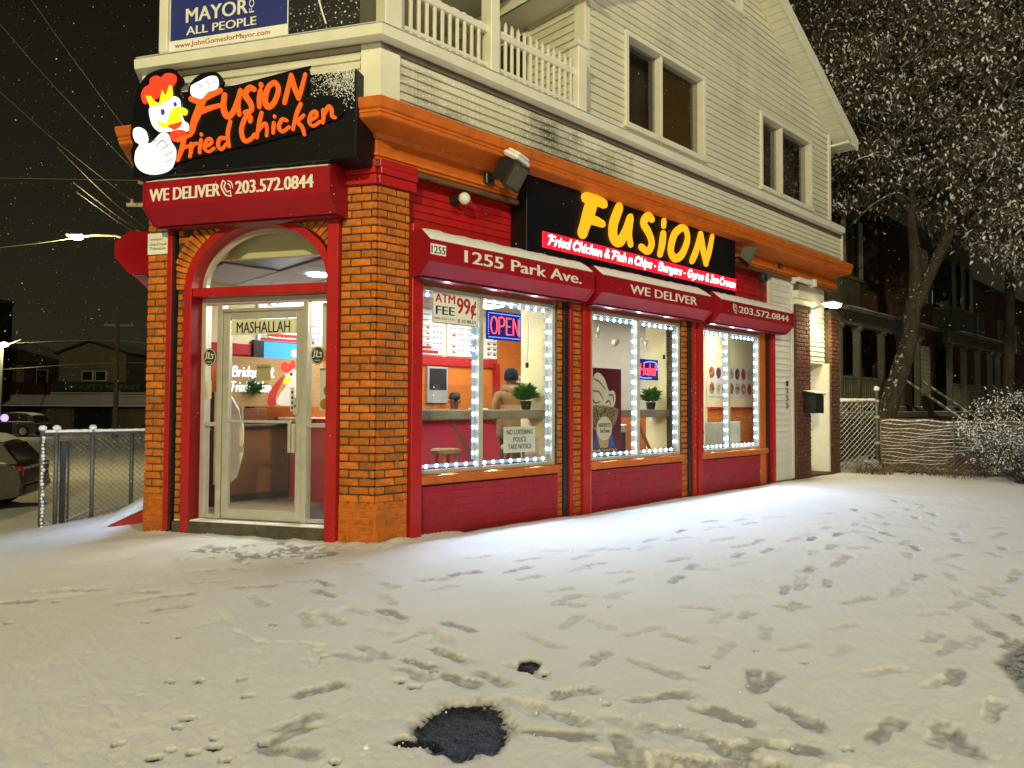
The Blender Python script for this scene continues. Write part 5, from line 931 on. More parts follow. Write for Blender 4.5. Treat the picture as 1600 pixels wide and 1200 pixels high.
# ice cream poster
IC = thing("ice_cream_poster", "tall dark red poster of a swirled ice cream cone in the middle window", "poster", MS, (3.470, -.1, .66))
part("sheet", G().box(3.180, 3.790, -.115, -.11, .68, 1.74), mat("poster_maroon", (.13, .006, .018), rough=.35), IC, MS)
ell = lambda cx, cz, rx, rz, n=20, a0=0: [(cx + rx * math.cos(2 * PI * i / n + a0), cz + rz * math.sin(2 * PI * i / n + a0)) for i in range(n)]
def fl(name, P, o, m, F, par, th=.002): return part(name, G().prism_xz(P, o - th, o), m, par, F)
fl("cream_swirl", catmull([(3.170, 1.28), (3.190, 1.5), (3.240, 1.64), (3.330, 1.68), (3.450, 1.60), (3.530, 1.46), (3.630, 1.46), (3.670, 1.36), (3.610, 1.24), (3.430, 1.22), (3.270, 1.24)], 4, True), -.107, LETW, MS, IC)
g = G()
for P_ in ([(3.240, 1.60), (3.350, 1.56), (3.450, 1.48)], [(3.210, 1.45), (3.330, 1.44), (3.410, 1.36)], [(3.210, 1.34), (3.270, 1.30), (3.350, 1.32)], [(3.530, 1.40), (3.610, 1.40), (3.630, 1.33)], [(3.470, 1.30), (3.530, 1.33), (3.570, 1.28)]): stroke(g, P_, .022, -.107, .001)
part("red_swirl", g, mat("berry", (.42, .03, .05)), IC, MS)
fl("nut_collar", catmull([(3.170, 1.26), (3.670, 1.24), (3.710, 1.12), (3.590, .98), (3.430, .94), (3.270, .96), (3.190, 1.05)], 4, True), -.106, mat("chopped_nuts", (.30, .20, .10), var=.8, vscale=60), MS, IC)
g = G(); rn = random.Random(31)
for i in range(150):
    x_ = 3.17 + rn.uniform(.02, .50); z_ = rn.uniform(.98, 1.24)
    if abs(x_ - 3.42) > .16 + (z_ - .96) * .35: continue
    s_ = rn.uniform(.006, .017); g.prism_xz([(x_ - s_, z_), (x_ + s_ * .3, z_ - s_ * .8), (x_ + s_, z_ + s_ * .4), (x_ - s_ * .2, z_ + s_)], -.1065, -.1056)
part("nut_piece", g, mat("dark_nut", (.05, .03, .015), var=.6), IC, MS, kind="stuff")
fl("cone", [(3.270, .98), (3.570, .98), (3.510, .74), (3.360, .74)], -.1075, mat("wafer", (.55, .33, .10), vscale=40, var=.3), MS, IC); fl("blue_panel", [(3.200, .74), (3.670, .74), (3.570, .98), (3.310, .98)], -.109, mat("poster_blue", (.03, .10, .40)), MS, IC)
fl("round_badge", ell(3.440, .98, .155, .15), -.105, LETW, MS, IC); text("lettering", "HERSHEY'S", INKB, IC, MS, 3.320, -.104, 1.0, .24, .05, .02, depth=.001); part("script_lettering", script_text("Ice Cream", 3.350, .93, .19, .045, .009, -.104, .001), INKR, IC, MS)
text("lettering", "Proudly Served Here", LETW, IC, MS, 3.200, -.1095, .695, .50, .035, .008, depth=.001)
# arabic-style halal stickers beside the door
def halal_sticker(x, z, label):
    t = thing("halal_sticker", label, "sticker", MD, (x, -.12, z - .08), "round green halal stickers beside the door")
    fl("disc", ell(x, z, .078, .088), -.117, mat("sticker_green", (.02, .045, .018)), MD, t); g = G()
    Q = ell(x, z, .070, .079, 24); stroke(g, Q + [Q[0]], .005, -.117, .001, 1.0)
    for P_ in ([(x + .045, z + .02), (x + .02, z + .03), (x + .04, z - .01), (x + .015, z - .012)], [(x + .015, z - .012), (x - .005, z - .01), (x - .02, z + .05)], [(x - .0, z + .045), (x - .012, z), (x - .03, z - .01)], [(x - .032, z + .05), (x - .04, z - .01), (x - .055, z - .02)]): stroke(g, P_, .009, -.117, .0014)
    part("script_sign", g, LETW, t, MD); text("lettering", "HALAL", LETW, t, MD, x - .03, -.1165, z - .055, .06, .016, .01, depth=.0008)
halal_sticker(-1.875, 1.735, "round green halal sticker on the glass left of the door"); halal_sticker(-.665, 1.735, "round green halal sticker on the glass right of the door")
t = thing("door_notice_band", "white strip reading MASHALLAH across the top of the door glass", "lettering strip", MD, (-1.3, -.17, 1.95)); part("strip", G().box(-1.665, -.925, -.170, -.166, 1.955, 2.105), mat("frosted_strip", (.62, .58, .42)), t, MD)
text("lettering", "MASHALLAH", INKB, t, MD, -1.60, -.165, 1.972, .60, .118, .014, depth=.001)
t = thing("door_sticker", "small pale notice taped high on the door glass", "notice", MD, (-1.25, -.17, 1.48)); part("paper", G().box(-1.37, -1.21, -.170, -.167, 1.50, 1.66), mat("tan_paper", (.36, .30, .17)), t, MD); text("lettering", "SPEAK AT THE COUNTER", INKB, t, MD, -1.36, -.166, 1.62, .13, .018, .02, depth=.0008)
t = thing("code_sticker", "narrow white label on the glass beside the door lock", "label", MD, (-.95, -.17, 1.2)); part("label", G().box(-.985, -.945, -.170, -.167, 1.20, 1.43), mat("cream_label", (.6, .55, .4)), t, MD)
g = G()
for zz in (1.22, 1.27, 1.32, 1.37): g.box(-.975, -.955, -.166, -.165, zz, zz + .025)
part("black_mark", g, INKB, t, MD)
t = thing("code_sticker", "narrow pale label low on the glass left of the door", "label", MD, (-1.92, -.17, 1.3)); part("label", G().box(-1.928, -1.888, -.170, -.167, 1.32, 1.50), MAT["cream_label"], t, MD)
# ================================================================== INSIDE
def menu_board(x0, x1, z0, z1, label, seed, red=True):
    t = thing("menu_board", label, "menu board", MS, ((x0 + x1) / 2, BACKO, z0), "menu boards on the back wall"); o = BACKO + .03
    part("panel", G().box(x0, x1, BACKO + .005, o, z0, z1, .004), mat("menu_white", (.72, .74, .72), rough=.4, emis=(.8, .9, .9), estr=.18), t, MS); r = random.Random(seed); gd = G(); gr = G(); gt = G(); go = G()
    n = 7
    for c in range(2):
        xa = x0 + .04 + c * (x1 - x0) / 2
        for k in range(n):
            z = z1 - .06 - k * (z1 - z0 - .08) / n
            gt.box(xa, xa + (x1 - x0) * .18, o + .001, o + .002, z - .012, z - .004); gt.box(xa, xa + (x1 - x0) * r.uniform(.1, .2), o + .001, o + .002, z - .028, z - .022)
            for q in range(3): gr.box(xa + (x1 - x0) * (.22 + q * .07), xa + (x1 - x0) * (.26 + q * .07), o + .001, o + .002, z - .022, z - .004)
            if r.random() < .6: go.prism_xz(ell(xa + (x1 - x0) * .12, z - .045, .04, .016, 10), o + .001, o + .003)
    part("menu_text", gt, INKB, t, MS); part("price", gr, INKR, t, MS); part("food_picture", go, mat("food_brown", (.35, .14, .04), var=.6, vscale=40), t, MS)
    if red: part("red_banner", G().box(x0 + .03, x1 - .12, o + .001, o + .003, z0 + .02, z0 + .07).box(x0 + .12, x1 - .25, o + .001, o + .003, z0 + .09, z0 + .13), INKR, t, MS)
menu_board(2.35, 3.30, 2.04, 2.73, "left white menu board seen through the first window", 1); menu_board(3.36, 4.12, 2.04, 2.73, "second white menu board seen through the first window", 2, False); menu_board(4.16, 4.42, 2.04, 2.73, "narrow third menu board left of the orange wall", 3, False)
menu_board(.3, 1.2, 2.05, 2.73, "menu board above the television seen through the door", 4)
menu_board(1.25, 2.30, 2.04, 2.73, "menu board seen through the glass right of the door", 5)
t = thing("serving_hatch", "small dark window with grey frame in the orange back wall", "hatch", MS, (3.12, BACKO, 1.4)); part("frame", G().box(2.97, 3.36, BACKO, BACKO + .05, 1.30, 1.86, .005), GREY, t, MS); part("dark_glass", G().box(3.0, 3.33, BACKO + .051, BACKO + .056, 1.50, 1.83), BLACK, t, MS)
t = thing("wall_notice", "white notice with a food picture right of the man in the brown coat", "notice", MS, (4.95, BACKO, 1.4)); part("paper", G().box(4.72, 5.12, BACKO + .002, BACKO + .01, 1.34, 1.78), WHITEP, t, MS); part("picture", G().box(4.76, 5.08, BACKO + .011, BACKO + .012, 1.55, 1.66).box(4.76, 5.08, BACKO + .011, BACKO + .012, 1.36, 1.48), mat("dark_food", (.10, .05, .03), var=.7, vscale=30), t, MS); text("lettering", "FAMILY ORDER", INKB, t, MS, 4.76, BACKO + .011, 1.69, .3, .05, .02, depth=.001)
# serving counter with clear screen
CT = thing("serving_counter", "dark red serving counter behind the first window", "counter", MS, (2.0, -2.0, .135))
part("front_panel", G().box(.35, 5.2, -2.25, -2.15, .135, 1.06), REDW, CT, MS); part("counter_top", G().box(.30, 5.25, -2.6, -2.10, 1.06, 1.11, .01), STONE, CT, MS); part("kick_board", G().box(.35, 5.2, -2.14, -2.13, .135, .30), mat("dark_tile", (.10, .075, .05)), CT, MS)
part("orange_end", G().box(4.1, 5.2, -2.149, -2.142, .31, 1.055), ORANGEW, CT, MS)
part("screen", G().box(1.3, 4.0, -2.17, -2.165, 1.12, 1.55), GLASS, CT, MS)
for k, (x, m, s_) in enumerate(((1.95, BLACK, .2), (2.25, mat("sage_box", (.2, .24, .17)), .16), (3.2, WHITEP, .3))):
    t = thing("counter_box", ("small dark card box", "small sage green box", "white tray")[k] + " on the serving counter", "box", MS, (x, -2.2, 1.11)); part("body", G().box(x - s_ / 2, x + s_ / 2, -2.30, -2.2, 1.112, 1.23, .006), m, t, MS)
# window shelf with brace
for (x0, x1, lab) in ((.50, 2.465, "speckled bar shelf inside the first window"), (3.72, 5.04, "pale bar shelf inside the middle window")):
    t = thing("window_shelf", lab, "shelf", MS, ((x0 + x1) / 2, -.35, 1.10)); part("slab", G().box(x0, x1, -.52, -.20, 1.115, 1.215, .012), STONE, t, MS); part("brace", G().tube([(x0 + .62, .30, 1.12), (x0 + .95, .25, .60)], .022, 6), WOODD, t, MS)
# stools
def stool(x, o, label):
    t = thing("wooden_stool", label, "stool", MS, (x, o, .135), "wooden bar stools"); part("seat", G().lathe(x, -o, [(.001, .745), (.15, .745), (.165, .76), (.165, .785), (.15, .80), (.001, .80)], 18), WOOD, t, MS)
    for a in range(4):
        c, s_ = math.cos(a * PI / 2 + .7), math.sin(a * PI / 2 + .7); part("leg", G().tube([(x + .10 * c, -o + .10 * s_, .745), (x + .17 * c, -o + .17 * s_, .136)], .017, 8), WOOD, t, MS)
    g = G()
    for a in range(4):
        c, s_, c2, s2 = math.cos(a * PI / 2 + .7), math.sin(a * PI / 2 + .7), math.cos(a * PI / 2 + .7 + PI / 2), math.sin(a * PI / 2 + .7 + PI / 2); g.tube([(x + .14 * c, -o + .14 * s_, .40), (x + .14 * c2, -o + .14 * s2, .40)], .011, 6)
    part("stretcher", g, WOOD, t, MS)
stool(1.16, -.42, "light wooden stool under the shelf in the first window"); stool(2.25, -.5, "wooden stool beside the legs of the man in the brown coat")
def pot_plant(F, x, o, z, s, label, seed):
    t = thing("potted_plant", label, "plant", F, (x, o, z), "green pot plants inside the shop"); part("pot", G().lathe(x, -o, [(.001, z), (.045 * s, z), (.062 * s, z + .09 * s), (.055 * s, z + .09 * s), (.001, z + .08 * s)], 14), BLACK, t, F)
    r = random.Random(seed); g = G()
    for i in range(230):
        a = r.uniform(0, 2 * PI); b = r.uniform(.0, 1.2); L = r.uniform(.07, .15) * s; c, s_ = math.cos(a), math.sin(a); base = (x + .03 * c * s * r.random(), -o + .03 * s_ * s, z + .09 * s + r.uniform(0, .09) * s)
        tip = (base[0] + L * c * math.sin(b + .3), base[1] + L * s_ * math.sin(b + .3), base[2] + L * math.cos(b + .3) * .9); mid = ((base[0] + tip[0]) / 2, (base[1] + tip[1]) / 2, (base[2] + tip[2]) / 2 + .02 * s); w = r.uniform(.018, .034) * s
        g.add([base, (mid[0] - s_ * w, mid[1] + c * w, mid[2]), tip, (mid[0] + s_ * w, mid[1] - c * w, mid[2])], [(0, 1, 2, 3)])
    part("foliage", g, LEAFG, t, F, kind="stuff")
pot_plant(MS, 2.30, -.36, 1.216, 1.15, "green pot plant on the shelf in the first window", 1); pot_plant(MS, 4.80, -.36, 1.216, 1.15, "green pot plant on the shelf in the middle window", 2)
# things seen through the door
CB = thing("brown_cabinet", "brown cabinet with dark top just inside the shop door", "cabinet", MS, (0, -2.6, .135)); part("body", G().box(-.25, .46, -3.1, -2.62, .22, .99, .006), WOODD, CB, MS); part("base", G().box(-.22, .43, -3.05, -2.66, .135, .22), BLACK, CB, MS); part("top", G().box(-.27, .50, -3.1, -2.58, .992, 1.03, .008), mat("dark_top", (.05, .04, .04)), CB, MS); part("riser", G().box(-.25, .28, -3.12, -2.85, 1.032, 1.22, .006), WOODD, CB, MS)
pot_plant(MS, .12, -2.95, 1.222, 1.35, "green pot plant on the brown cabinet seen through the door", 3)
part("red_low_wall", G().box(.50, .62, -3.1, -1.7, .135, 1.10), REDW, SHOP, MS); part("tile_base", G().box(.35, 2.0, -2.12, -2.10, .135, .30), MAT["dark_tile"], SHOP, MS)
t = thing("television", "screen with a bright blue picture above the chicken poster", "television", MS, (.6, BACKO, 1.86)); part("casing", G().box(.22, 1.02, BACKO + .005, BACKO + .08, 1.80, 2.08, .008), BLACK, t, MS); part("screen", G().box(.36, 1.0, BACKO + .081, BACKO + .084, 1.82, 2.06), bright("blue_screen", (.03, .22, .95), 1.5), t, MS); fl("round_mark", ell(.78, 1.93, .055, .055), BACKO + .088, bright("lit_pink", (1, .3, .35), 1.2), MS, t)
PO = thing("chicken_poster", "tan poster with white words and a rooster head seen through the door", "poster", MS, (.35, -2.5, 1.2)); PZ = -2.86
part("sheet", G().box(-.22, 1.05, PZ - .006, PZ, 1.24, 1.84), mat("tan_board", (.50, .30, .13), var=.15, vscale=4, stretch=(1, 1, 12)), PO, MS)
BWm = bright("lit_letter_white", (.9, .95, 1.0), .9); part("script_lettering", script_text("Bridgeport", -.15, 1.60, .52, .12, .022, PZ + .001, .002, .02), BWm, PO, MS); part("script_lettering", script_text("Fried Chicken", -.16, 1.42, .50, .12, .020, PZ + .001, .002, .02), BWm, PO, MS)
fl("red_comb", catmull([(0.46, 1.72), (0.50, 1.80), (0.57, 1.78), (0.62, 1.83), (0.66, 1.76), (0.60, 1.70), (0.54, 1.66)], 4, True), PZ + .004, RD, MS, PO); fl("head", catmull([(0.52, 1.68), (0.62, 1.72), (0.70, 1.66), (0.68, 1.50), (0.66, 1.27), (0.42, 1.27), (0.46, 1.40), (0.54, 1.52)], 4, True), PZ + .003, LETW, MS, PO)
fl("red_wing", catmull([(0.30, 1.26), (0.32, 1.42), (0.42, 1.56), (0.50, 1.62), (0.46, 1.50), (0.40, 1.36), (0.40, 1.26)], 4, True), PZ + .005, mat("poster_red", (.45, .03, .02)), MS, PO); fl("beak", catmull([(0.52, 1.60), (0.60, 1.60), (0.58, 1.54), (0.50, 1.52)], 3, True), PZ + .007, YL, MS, PO); fl("eye", ell(.60, 1.65, .018, .022, 10), PZ + .007, INKB, MS, PO)
t = thing("cash_machine", "curved white cash machine just inside the door on the left", "cash machine", MD, (-1.95, -1.1, .135)); AX = -1.93
g = G(); prof = [(0, .38), (.16, .38), (.24, .45), (.30, .70), (.30, 1.0), (.25, 1.2), (.16, 1.36), (0, 1.40)]; M = T(-2.46, .98, 0) @ Matrix.Rotation(R(124), 4, 'Z')
part("curved_front", G().prof_x(prof, -.24, .24).xf(M), mat("ivory_plastic", (.70, .64, .48), rough=.35), t, MD); part("cabinet", G().box(-.22, .22, -.45, .16, .135, .38).box(-.24, .24, -.45, .0, .38, 1.40, .01).xf(M), BLACK, t, MD); part("screen", G().box(-.12, .12, .26, .29, 1.08, 1.24).xf(M), GREY, t, MD); part("cash_slot", G().box(-.12, .12, .295, .306, .78, .82).box(-.1, .1, .295, .306, .64, .66).xf(M), ALUD, t, MD)
t = thing("door_mat", "dark floor mat inside the door on the right", "mat", MD, (-.9, -.7, .137)); part("sheet", G().box(-1.25, -.3, -1.25, -.35, .137, .150, .004), BLACK, t, MD)
t = thing("price_poster", "white poster of fried food on the glass right of the door", "poster", MD, (-.6, -.3, 1.1)); part("sheet", G().box(-.72, -.50, -.262, -.258, 1.20, 1.62), WHITEP, t, MD); fl("fries_picture", ell(-.60, 1.40, .08, .07), -.256, mat("fries", (.45, .25, .06), var=.5, vscale=50), MD, t); fl("round_seal", ell(-.66, 1.27, .055, .055), -.255, mat("seal_orange", (.5, .2, .02)), MD, t)
t = thing("price_poster", "upper white poster of dishes on the glass right of the door", "poster", MD, (-.6, -.3, 1.85)); part("sheet", G().box(-.70, -.50, -.262, -.258, 1.80, 2.26), WHITEP, t, MD)
for k, zz in enumerate((2.18, 2.08, 1.98, 1.88)): fl("dish_picture", ell(-.60, zz, .06, .032), -.256, MAT["dark_food"] if k == 0 else MAT["fries"], MD, t)
t = thing("wall_poster", "pink red notice under the shelf right of the door glass", "poster", MD, (-.65, -1.3, .9))
part("sheet", G().box(-.9, -.5, -1.32, -1.31, .35, 1.12), REDW, t, MD)
# far window: food posters, table and chair
t = thing("food_poster", "wide white poster of dishes on the cream wall behind the far window", "poster", MS, (9.2, -1.6, 1.5)); part("sheet", G().box(8.50, 10.2, -1.645, -1.64, 1.46, 2.08), mat("poster_grey", (.62, .60, .56)), t, MS); part("left_sheet", G().box(7.75, 8.36, -1.9, -1.89, 1.46, 2.08), MAT["poster_grey"], t, MS)
r_ = random.Random(8); ms = [mat("fried_red", (.30, .06, .03), var=.6, vscale=45), mat("fried_gold", (.45, .20, .05), var=.5, vscale=45), MAT["dark_food"], mat("pale_dish", (.5, .42, .35), var=.4, vscale=40)]
for i in range(7):
    for j in range(2):
        x = 8.62 + i * .245; z = 1.92 - j * .30; o = -1.638
        g = G()
        for q in range(9): aa = r_.uniform(0, 6.3); dd_ = r_.uniform(0, .065); ss = r_.uniform(.015, .03); g.prism_xz([(x + dd_ * math.cos(aa) + ss * math.cos(w_) * r_.uniform(.6, 1.1), z + dd_ * 1.1 * math.sin(aa) + ss * math.sin(w_)) for w_ in (0, 1.3, 2.5, 3.8, 5)], -1.637 + q * .0004, -1.6365 + q * .0004)
        part('food_pieces', g, ms[(i + j + 1) % 4], t, MS, kind='stuff')
        fl("dish_picture", [(a + r_.uniform(-.01, .01), b + r_.uniform(-.01, .01)) for a, b in ell(x, z, .095, .115, 14)], o, ms[(i * 2 + j + i // 2) % 4], MS, t)
for j in range(2): fl("dish_picture", ell(8.05, 1.92 - j * .3, .11, .115), -1.888, ms[j], MS, t); fl("dish_picture", ell(7.83, 1.92 - j * .3, .07, .115), -1.888, ms[j + 2], MS, t)
def dining_chair(x, o, rz, label):
    t = thing("dining_chair", label, "chair", MS, (x, o, .135), "pale dining chairs"); M = T(x, -o, .135) @ Matrix.Rotation(rz, 4, 'Z'); m = mat("pale_chair", (.50, .55, .52), rough=.4)
    part("backrest", G().box(-.24, .24, -.24, -.215, .42, .86, .01).xf(M), m, t, MS); part("seat", G().box(-.22, .22, -.215, .22, .42, .45, .01).xf(M), m, t, MS)
    for a in (-1, 1):
        for b in (-1, 1): part("leg", G().tube([(a * .2, b * .2, .42), (a * .21, b * .21, 0)], .012, 6).xf(M), ALUD, t, MS)
dining_chair(8.0, -.72, R(-15), "pale grey dining chair behind the right pane of the far window"); dining_chair(7.2, -.9, R(160), "pale dining chair at the left of the far window")
t = thing("dining_table", "small dark dining table behind the far window", "table", MS, (7.6, -1.1, .135)); part("table_top", G().box(7.0, 7.8, -1.5, -.95, .80, .83, .006), mat("dark_table", (.05, .05, .06), rough=.25), t, MS); part("pedestal", G().tube([(7.4, 1.2, .80), (7.4, 1.2, .15)], .035, 10).box(7.2, 7.6, -1.4, -1.0, .136, .16, .005), ALUD, t, MS)
t = thing("dark_fridge", "black glass fronted cooler under the shelf in the middle window", "cooler", MS, (5.0, -1.3, .135)); part("body", G().box(4.62, 5.35, -1.75, -1.2, .135, .98, .01), ALU, t, MS); part("glass_door", G().box(4.66, 5.31, -1.199, -1.19, .18, .86), BLACK, t, MS)
part("orange_half_wall", G().box(5.36, 6.4, -1.6, -1.45, .135, 1.12), ORANGEW, SHOP, MS)
for k, (x, z) in enumerate(((3.56, 2.20), (4.62, 2.17))):
    t = thing("hanging_star", ("silver star hanging in the left pane of the middle window", "small silver star hanging in the right pane of the middle window")[k], "star decoration", MS, (x, -.3, z), "silver stars hung in the middle window")
    s_ = .075 if k == 0 else .055; P_ = [(x + s_ * (1 if i % 2 == 0 else .42) * math.sin(i * PI / 5), z + s_ * (1 if i % 2 == 0 else .42) * math.cos(i * PI / 5)) for i in range(10)]; fl("star", P_, -.30, mat("silver_foil", (.75, .75, .7), rough=.3, metal=.4), MS, t, .012); part("thread", G().tube([(x, .3, z + s_), (x, .3, 2.7)], .002, 4), LETW, t, MS)
t = thing("hanging_candy", "red and white striped candy ornament in the middle window", "ornament", MS, (3.62, -.3, 2.1)); g = G().ball((3.90, .3, 2.10), .045, 12); g.smooth = True; part("ball", g, LETW, t, MS); g = G()
for q in (-.025, 0, .025): stroke(g, [(3.86, 2.085 + q), (3.90, 2.10 + q), (3.94, 2.125 + q)], .009, -.262, .01)
part("stripe", g, INKR, t, MS)
# ---- people
def skin_body(name, verts, edges, radii, m, parent, F, sub=2, mats=None, matfn=None, root=0):
    me = bpy.data.meshes.new(name); me.from_pydata(verts, edges, []); ob = bpy.data.objects.new(name, me); scene.collection.objects.link(ob)
    mo = ob.modifiers.new("s", 'SKIN'); me.skin_vertices[0].data[0].radius = (.1, .1)
    for i, r in enumerate(radii): me.skin_vertices[0].data[i].radius = r if hasattr(r, '__len__') else (r, r); me.skin_vertices[0].data[i].use_root = (i == root)
    mo.use_smooth_shade = True; ss = ob.modifiers.new("u", 'SUBSURF'); ss.levels = sub; ss.render_levels = sub
    bpy.context.view_layer.update(); dg = bpy.context.evaluated_depsgraph_get(); em = bpy.data.meshes.new_from_object(ob.evaluated_get(dg)); bpy.data.objects.remove(ob)
    em.materials.clear()
    for q in (mats or [m]): em.materials.append(q)
    for p in em.polygons:
        p.use_smooth = True; p.material_index = matfn(p.center) if matfn else 0
    em.name = name; o = bpy.data.objects.new(name, em); link(o, F, parent); return o
SKIN_ = mat("skin", (.16, .08, .05), rough=.5, var=.05); COAT = mat("brown_coat", (.24, .145, .065), rough=.8, var=.2, vscale=8, bump=.4, bscale=25); JEANS = mat("blue_jeans", (.03, .05, .11), rough=.85, var=.2, vscale=14)
def figure(F, label, coat, legs, head_lean, arms_fwd, hat):
    """standing adult, local: x left-right, -y front; origin between the feet"""
    t = tag(bpy.data.objects.new("person", None), label, "person"); link(t, F)
    V = [(0, 0, .95), (0, 0, 1.12), (0, -.01, 1.30), (0, -.02 - head_lean * .3, 1.42), (0, -.03 - head_lean, 1.50), (0, -.04 - head_lean, 1.58), (0, -.05 - head_lean * 1.1, 1.66)]
    Rr = [(.165, .12), (.16, .115), (.19, .12), (.12, .09), .055, .085, .075]; E = [(0, 1), (1, 2), (2, 3), (3, 4), (4, 5), (5, 6)]
    for s_ in (-1, 1):
        k = len(V); V += [(s_ * .10, 0, .86), (s_ * .11, -.01, .50), (s_ * .11, .02, .10), (s_ * .12, -.12, .04)]; Rr += [(.10, .10), (.07, .07), (.05, .05), (.045, .035)]; E += [(0, k), (k, k + 1), (k + 1, k + 2), (k + 2, k + 3)]
        k = len(V); V += [(s_ * .21, -.01, 1.40), (s_ * .27, .0 - arms_fwd * .3, 1.15), (s_ * .20, -.12 - arms_fwd, 1.02 + arms_fwd * .3), (s_ * .16, -.20 - arms_fwd, 1.03 + arms_fwd * .4)]; Rr += [.075, .055, .042, .035]; E += [(2, k), (k, k + 1), (k + 1, k + 2), (k + 2, k + 3)]
    def mf(c):
        if c.z < .84: return 2
        if c.z > 1.475 and abs(c.x) < .14: return 0
        if abs(c.x) > .05 and c.y < -.165 - arms_fwd and c.z < 1.35: return 0
        return 1
    skin_body("body", V, E, Rr, None, t, F, 2, [SKIN_, coat, legs], mf)
    hy = -.045 - head_lean * 1.05
    g = G()
    for s_ in (-1, 1): g.ball((s_ * .032, hy - .082, 1.615), .012, 8)
    part("eye", g, LETW, t, F); g = G(); g.tube([(0, hy - .085, 1.62), (0, hy - .108, 1.585), (0, hy - .085, 1.575)], .012, 6); part("nose", g, SKIN_, t, F); part("mouth", G().box(-.025, .025, -(hy - .082), -(hy - .088), 1.535, 1.545, .002), mat("lip", (.12, .04, .035)), t, F)
    g = G()
    for s_ in (-1, 1): g.ball((s_ * .088, hy, 1.60), .022, 8, squash=(.5, 1))
    part("ear", g, SKIN_, t, F)
    g = G()   # hands: palm, four fingers, thumb
    for s_ in (-1, 1):
        hx, hy2, hz = s_ * .16, -.22 - arms_fwd, 1.03 + arms_fwd * .4; g.box(hx - .035, hx + .035, -(hy2 - .0), -(hy2 - .08), hz - .014, hz + .014, .01)
        for q in range(4): fx = hx - .027 + q * .018; g.tube([(fx, hy2 - .075, hz), (fx, hy2 - .115, hz - .004), (fx, hy2 - (.14, .155, .15, .135)[q], hz - .02)], .0085, 6)
        g.tube([(hx - s_ * .03, hy2 - .02, hz), (hx - s_ * .055, hy2 - .05, hz - .005), (hx - s_ * .05, hy2 - .08, hz - .012)], .010, 6)
    part("hand", g, SKIN_, t, F)
    if hat == 'beanie':
        g = G().lathe(0, 0, [(.098, 1.60), (.103, 1.64), (.100, 1.68), (.085, 1.73), (.055, 1.765), (.001, 1.775)], 18); g.smooth = True; g.v = [(x, y * 1.12 + hy + .008, z) for x, y, z in g.v]; part("beanie", g, mat("navy_knit", (.012, .014, .03), rough=.95, bump=.6, bscale=90), t, F)
        g = G().lathe(0, 0, [(.10, 1.40), (.135, 1.43), (.14, 1.48), (.115, 1.52), (.09, 1.51)], 18); g.smooth = True; g.v = [(x * 1.1, y * .95 + .01 + hy * .5, z) for x, y, z in g.v]; part("hood", g, coat, t, F)
        g = G().lathe(0, 0, [(.15, 1.25), (.20, 1.10), (.215, .95), (.22, .80), (.21, .79), (.19, .82)], 20); g.smooth = True; g.v = [(x * 1.08, y * .82, z) for x, y, z in g.v]; part("coat_skirt", g, coat, t, F)
    else:
        g = G().lathe(0, 0, [(.09, 1.64), (.092, 1.67), (.08, 1.72), (.05, 1.745), (.001, 1.75)], 16); g.smooth = True; g.v = [(x, y * 1.12 + hy, z) for x, y, z in g.v]; part("cap", g, BLACK, t, F); part("cap_peak", G().prism_z([(-.07, hy - .08), (.07, hy - .08), (.05, hy - .17), (-.05, hy - .17)], 1.635, 1.645), BLACK, t, F)
figure(MS @ T(2.72, 1.02, .11) @ Matrix.Rotation(R(150), 4, 'Z') @ Matrix.Scale(.93, 4), "man in a brown coat and dark beanie standing at the shelf", COAT, JEANS, .06, .05, 'beanie')
figure(MS @ T(3.12, 2.75, -.20) @ Matrix.Rotation(R(-25), 4, 'Z') @ Matrix.Scale(.95, 4), "worker in a dark cap leaning low behind the serving counter", mat("pale_shirt", (.45, .44, .42)), BLACK, .12, .10, 'cap')
# ================================================================== LEFT: FENCE, CAR, SIDE STREET
def frame2(ax, ay, bx, by, z=0.0):
    a = math.atan2(by - ay, bx - ax); return T(ax, ay, z) @ Matrix.Rotation(a, 4, 'Z'), math.hypot(bx - ax, by - ay)
WIRE = mat("galvanised_wire", (.13, .125, .11), rough=.5, metal=.5, var=.3, snow=(.52, 25, 1.0)); SNOWWIRE = mat("snowy_wire", (.45, .44, .42), rough=.7, var=.5, vscale=30, snow=(.42, 22, 1.4))
def chainlink(x0, x1, z0, z1, pitch, r, ztop=None):
    g = G(); H = z1 - z0; W = x1 - x0; n = int((W + H) / pitch) + 1
    for sgn in (1, -1):
        for k in range(-1, n + 1):
            xs = x0 - H + k * pitch if sgn > 0 else x0 + k * pitch
            a = (xs, z0); b = (xs + sgn * H, z1)
            pts = []
            t0 = 0.0; t1 = 1.0; dx = b[0] - a[0]
            for lim, s_ in ((x0, 1), (x1, -1)):
                f = (lim - a[0]) / dx
                if (dx > 0) == (s_ > 0): t0 = max(t0, f)
                else: t1 = min(t1, f)
            if t1 - t0 < .02: continue
            m = max(2, int((t1 - t0) * H / .12)); P = [(a[0] + dx * (t0 + (t1 - t0) * i / m), (.006 if (i + (sgn > 0)) % 2 else -.006), z0 + H * (t0 + (t1 - t0) * i / m)) for i in range(m + 1)]
            g.tube(P, r, 3, caps=False)
    return g
def postg(x, z0, z1, r): g = G().tube([(x, 0, z0), (x, 0, z1)], r, 10); g.smooth = True; return g
FA, FL = frame2(-5.99, 9.08, -4.45, 10.5)
FE = thing("chain_link_fence", "snow topped chain link fence left of the brick pillar", "fence", FA, (.9, 0, -.35)); ft = .885
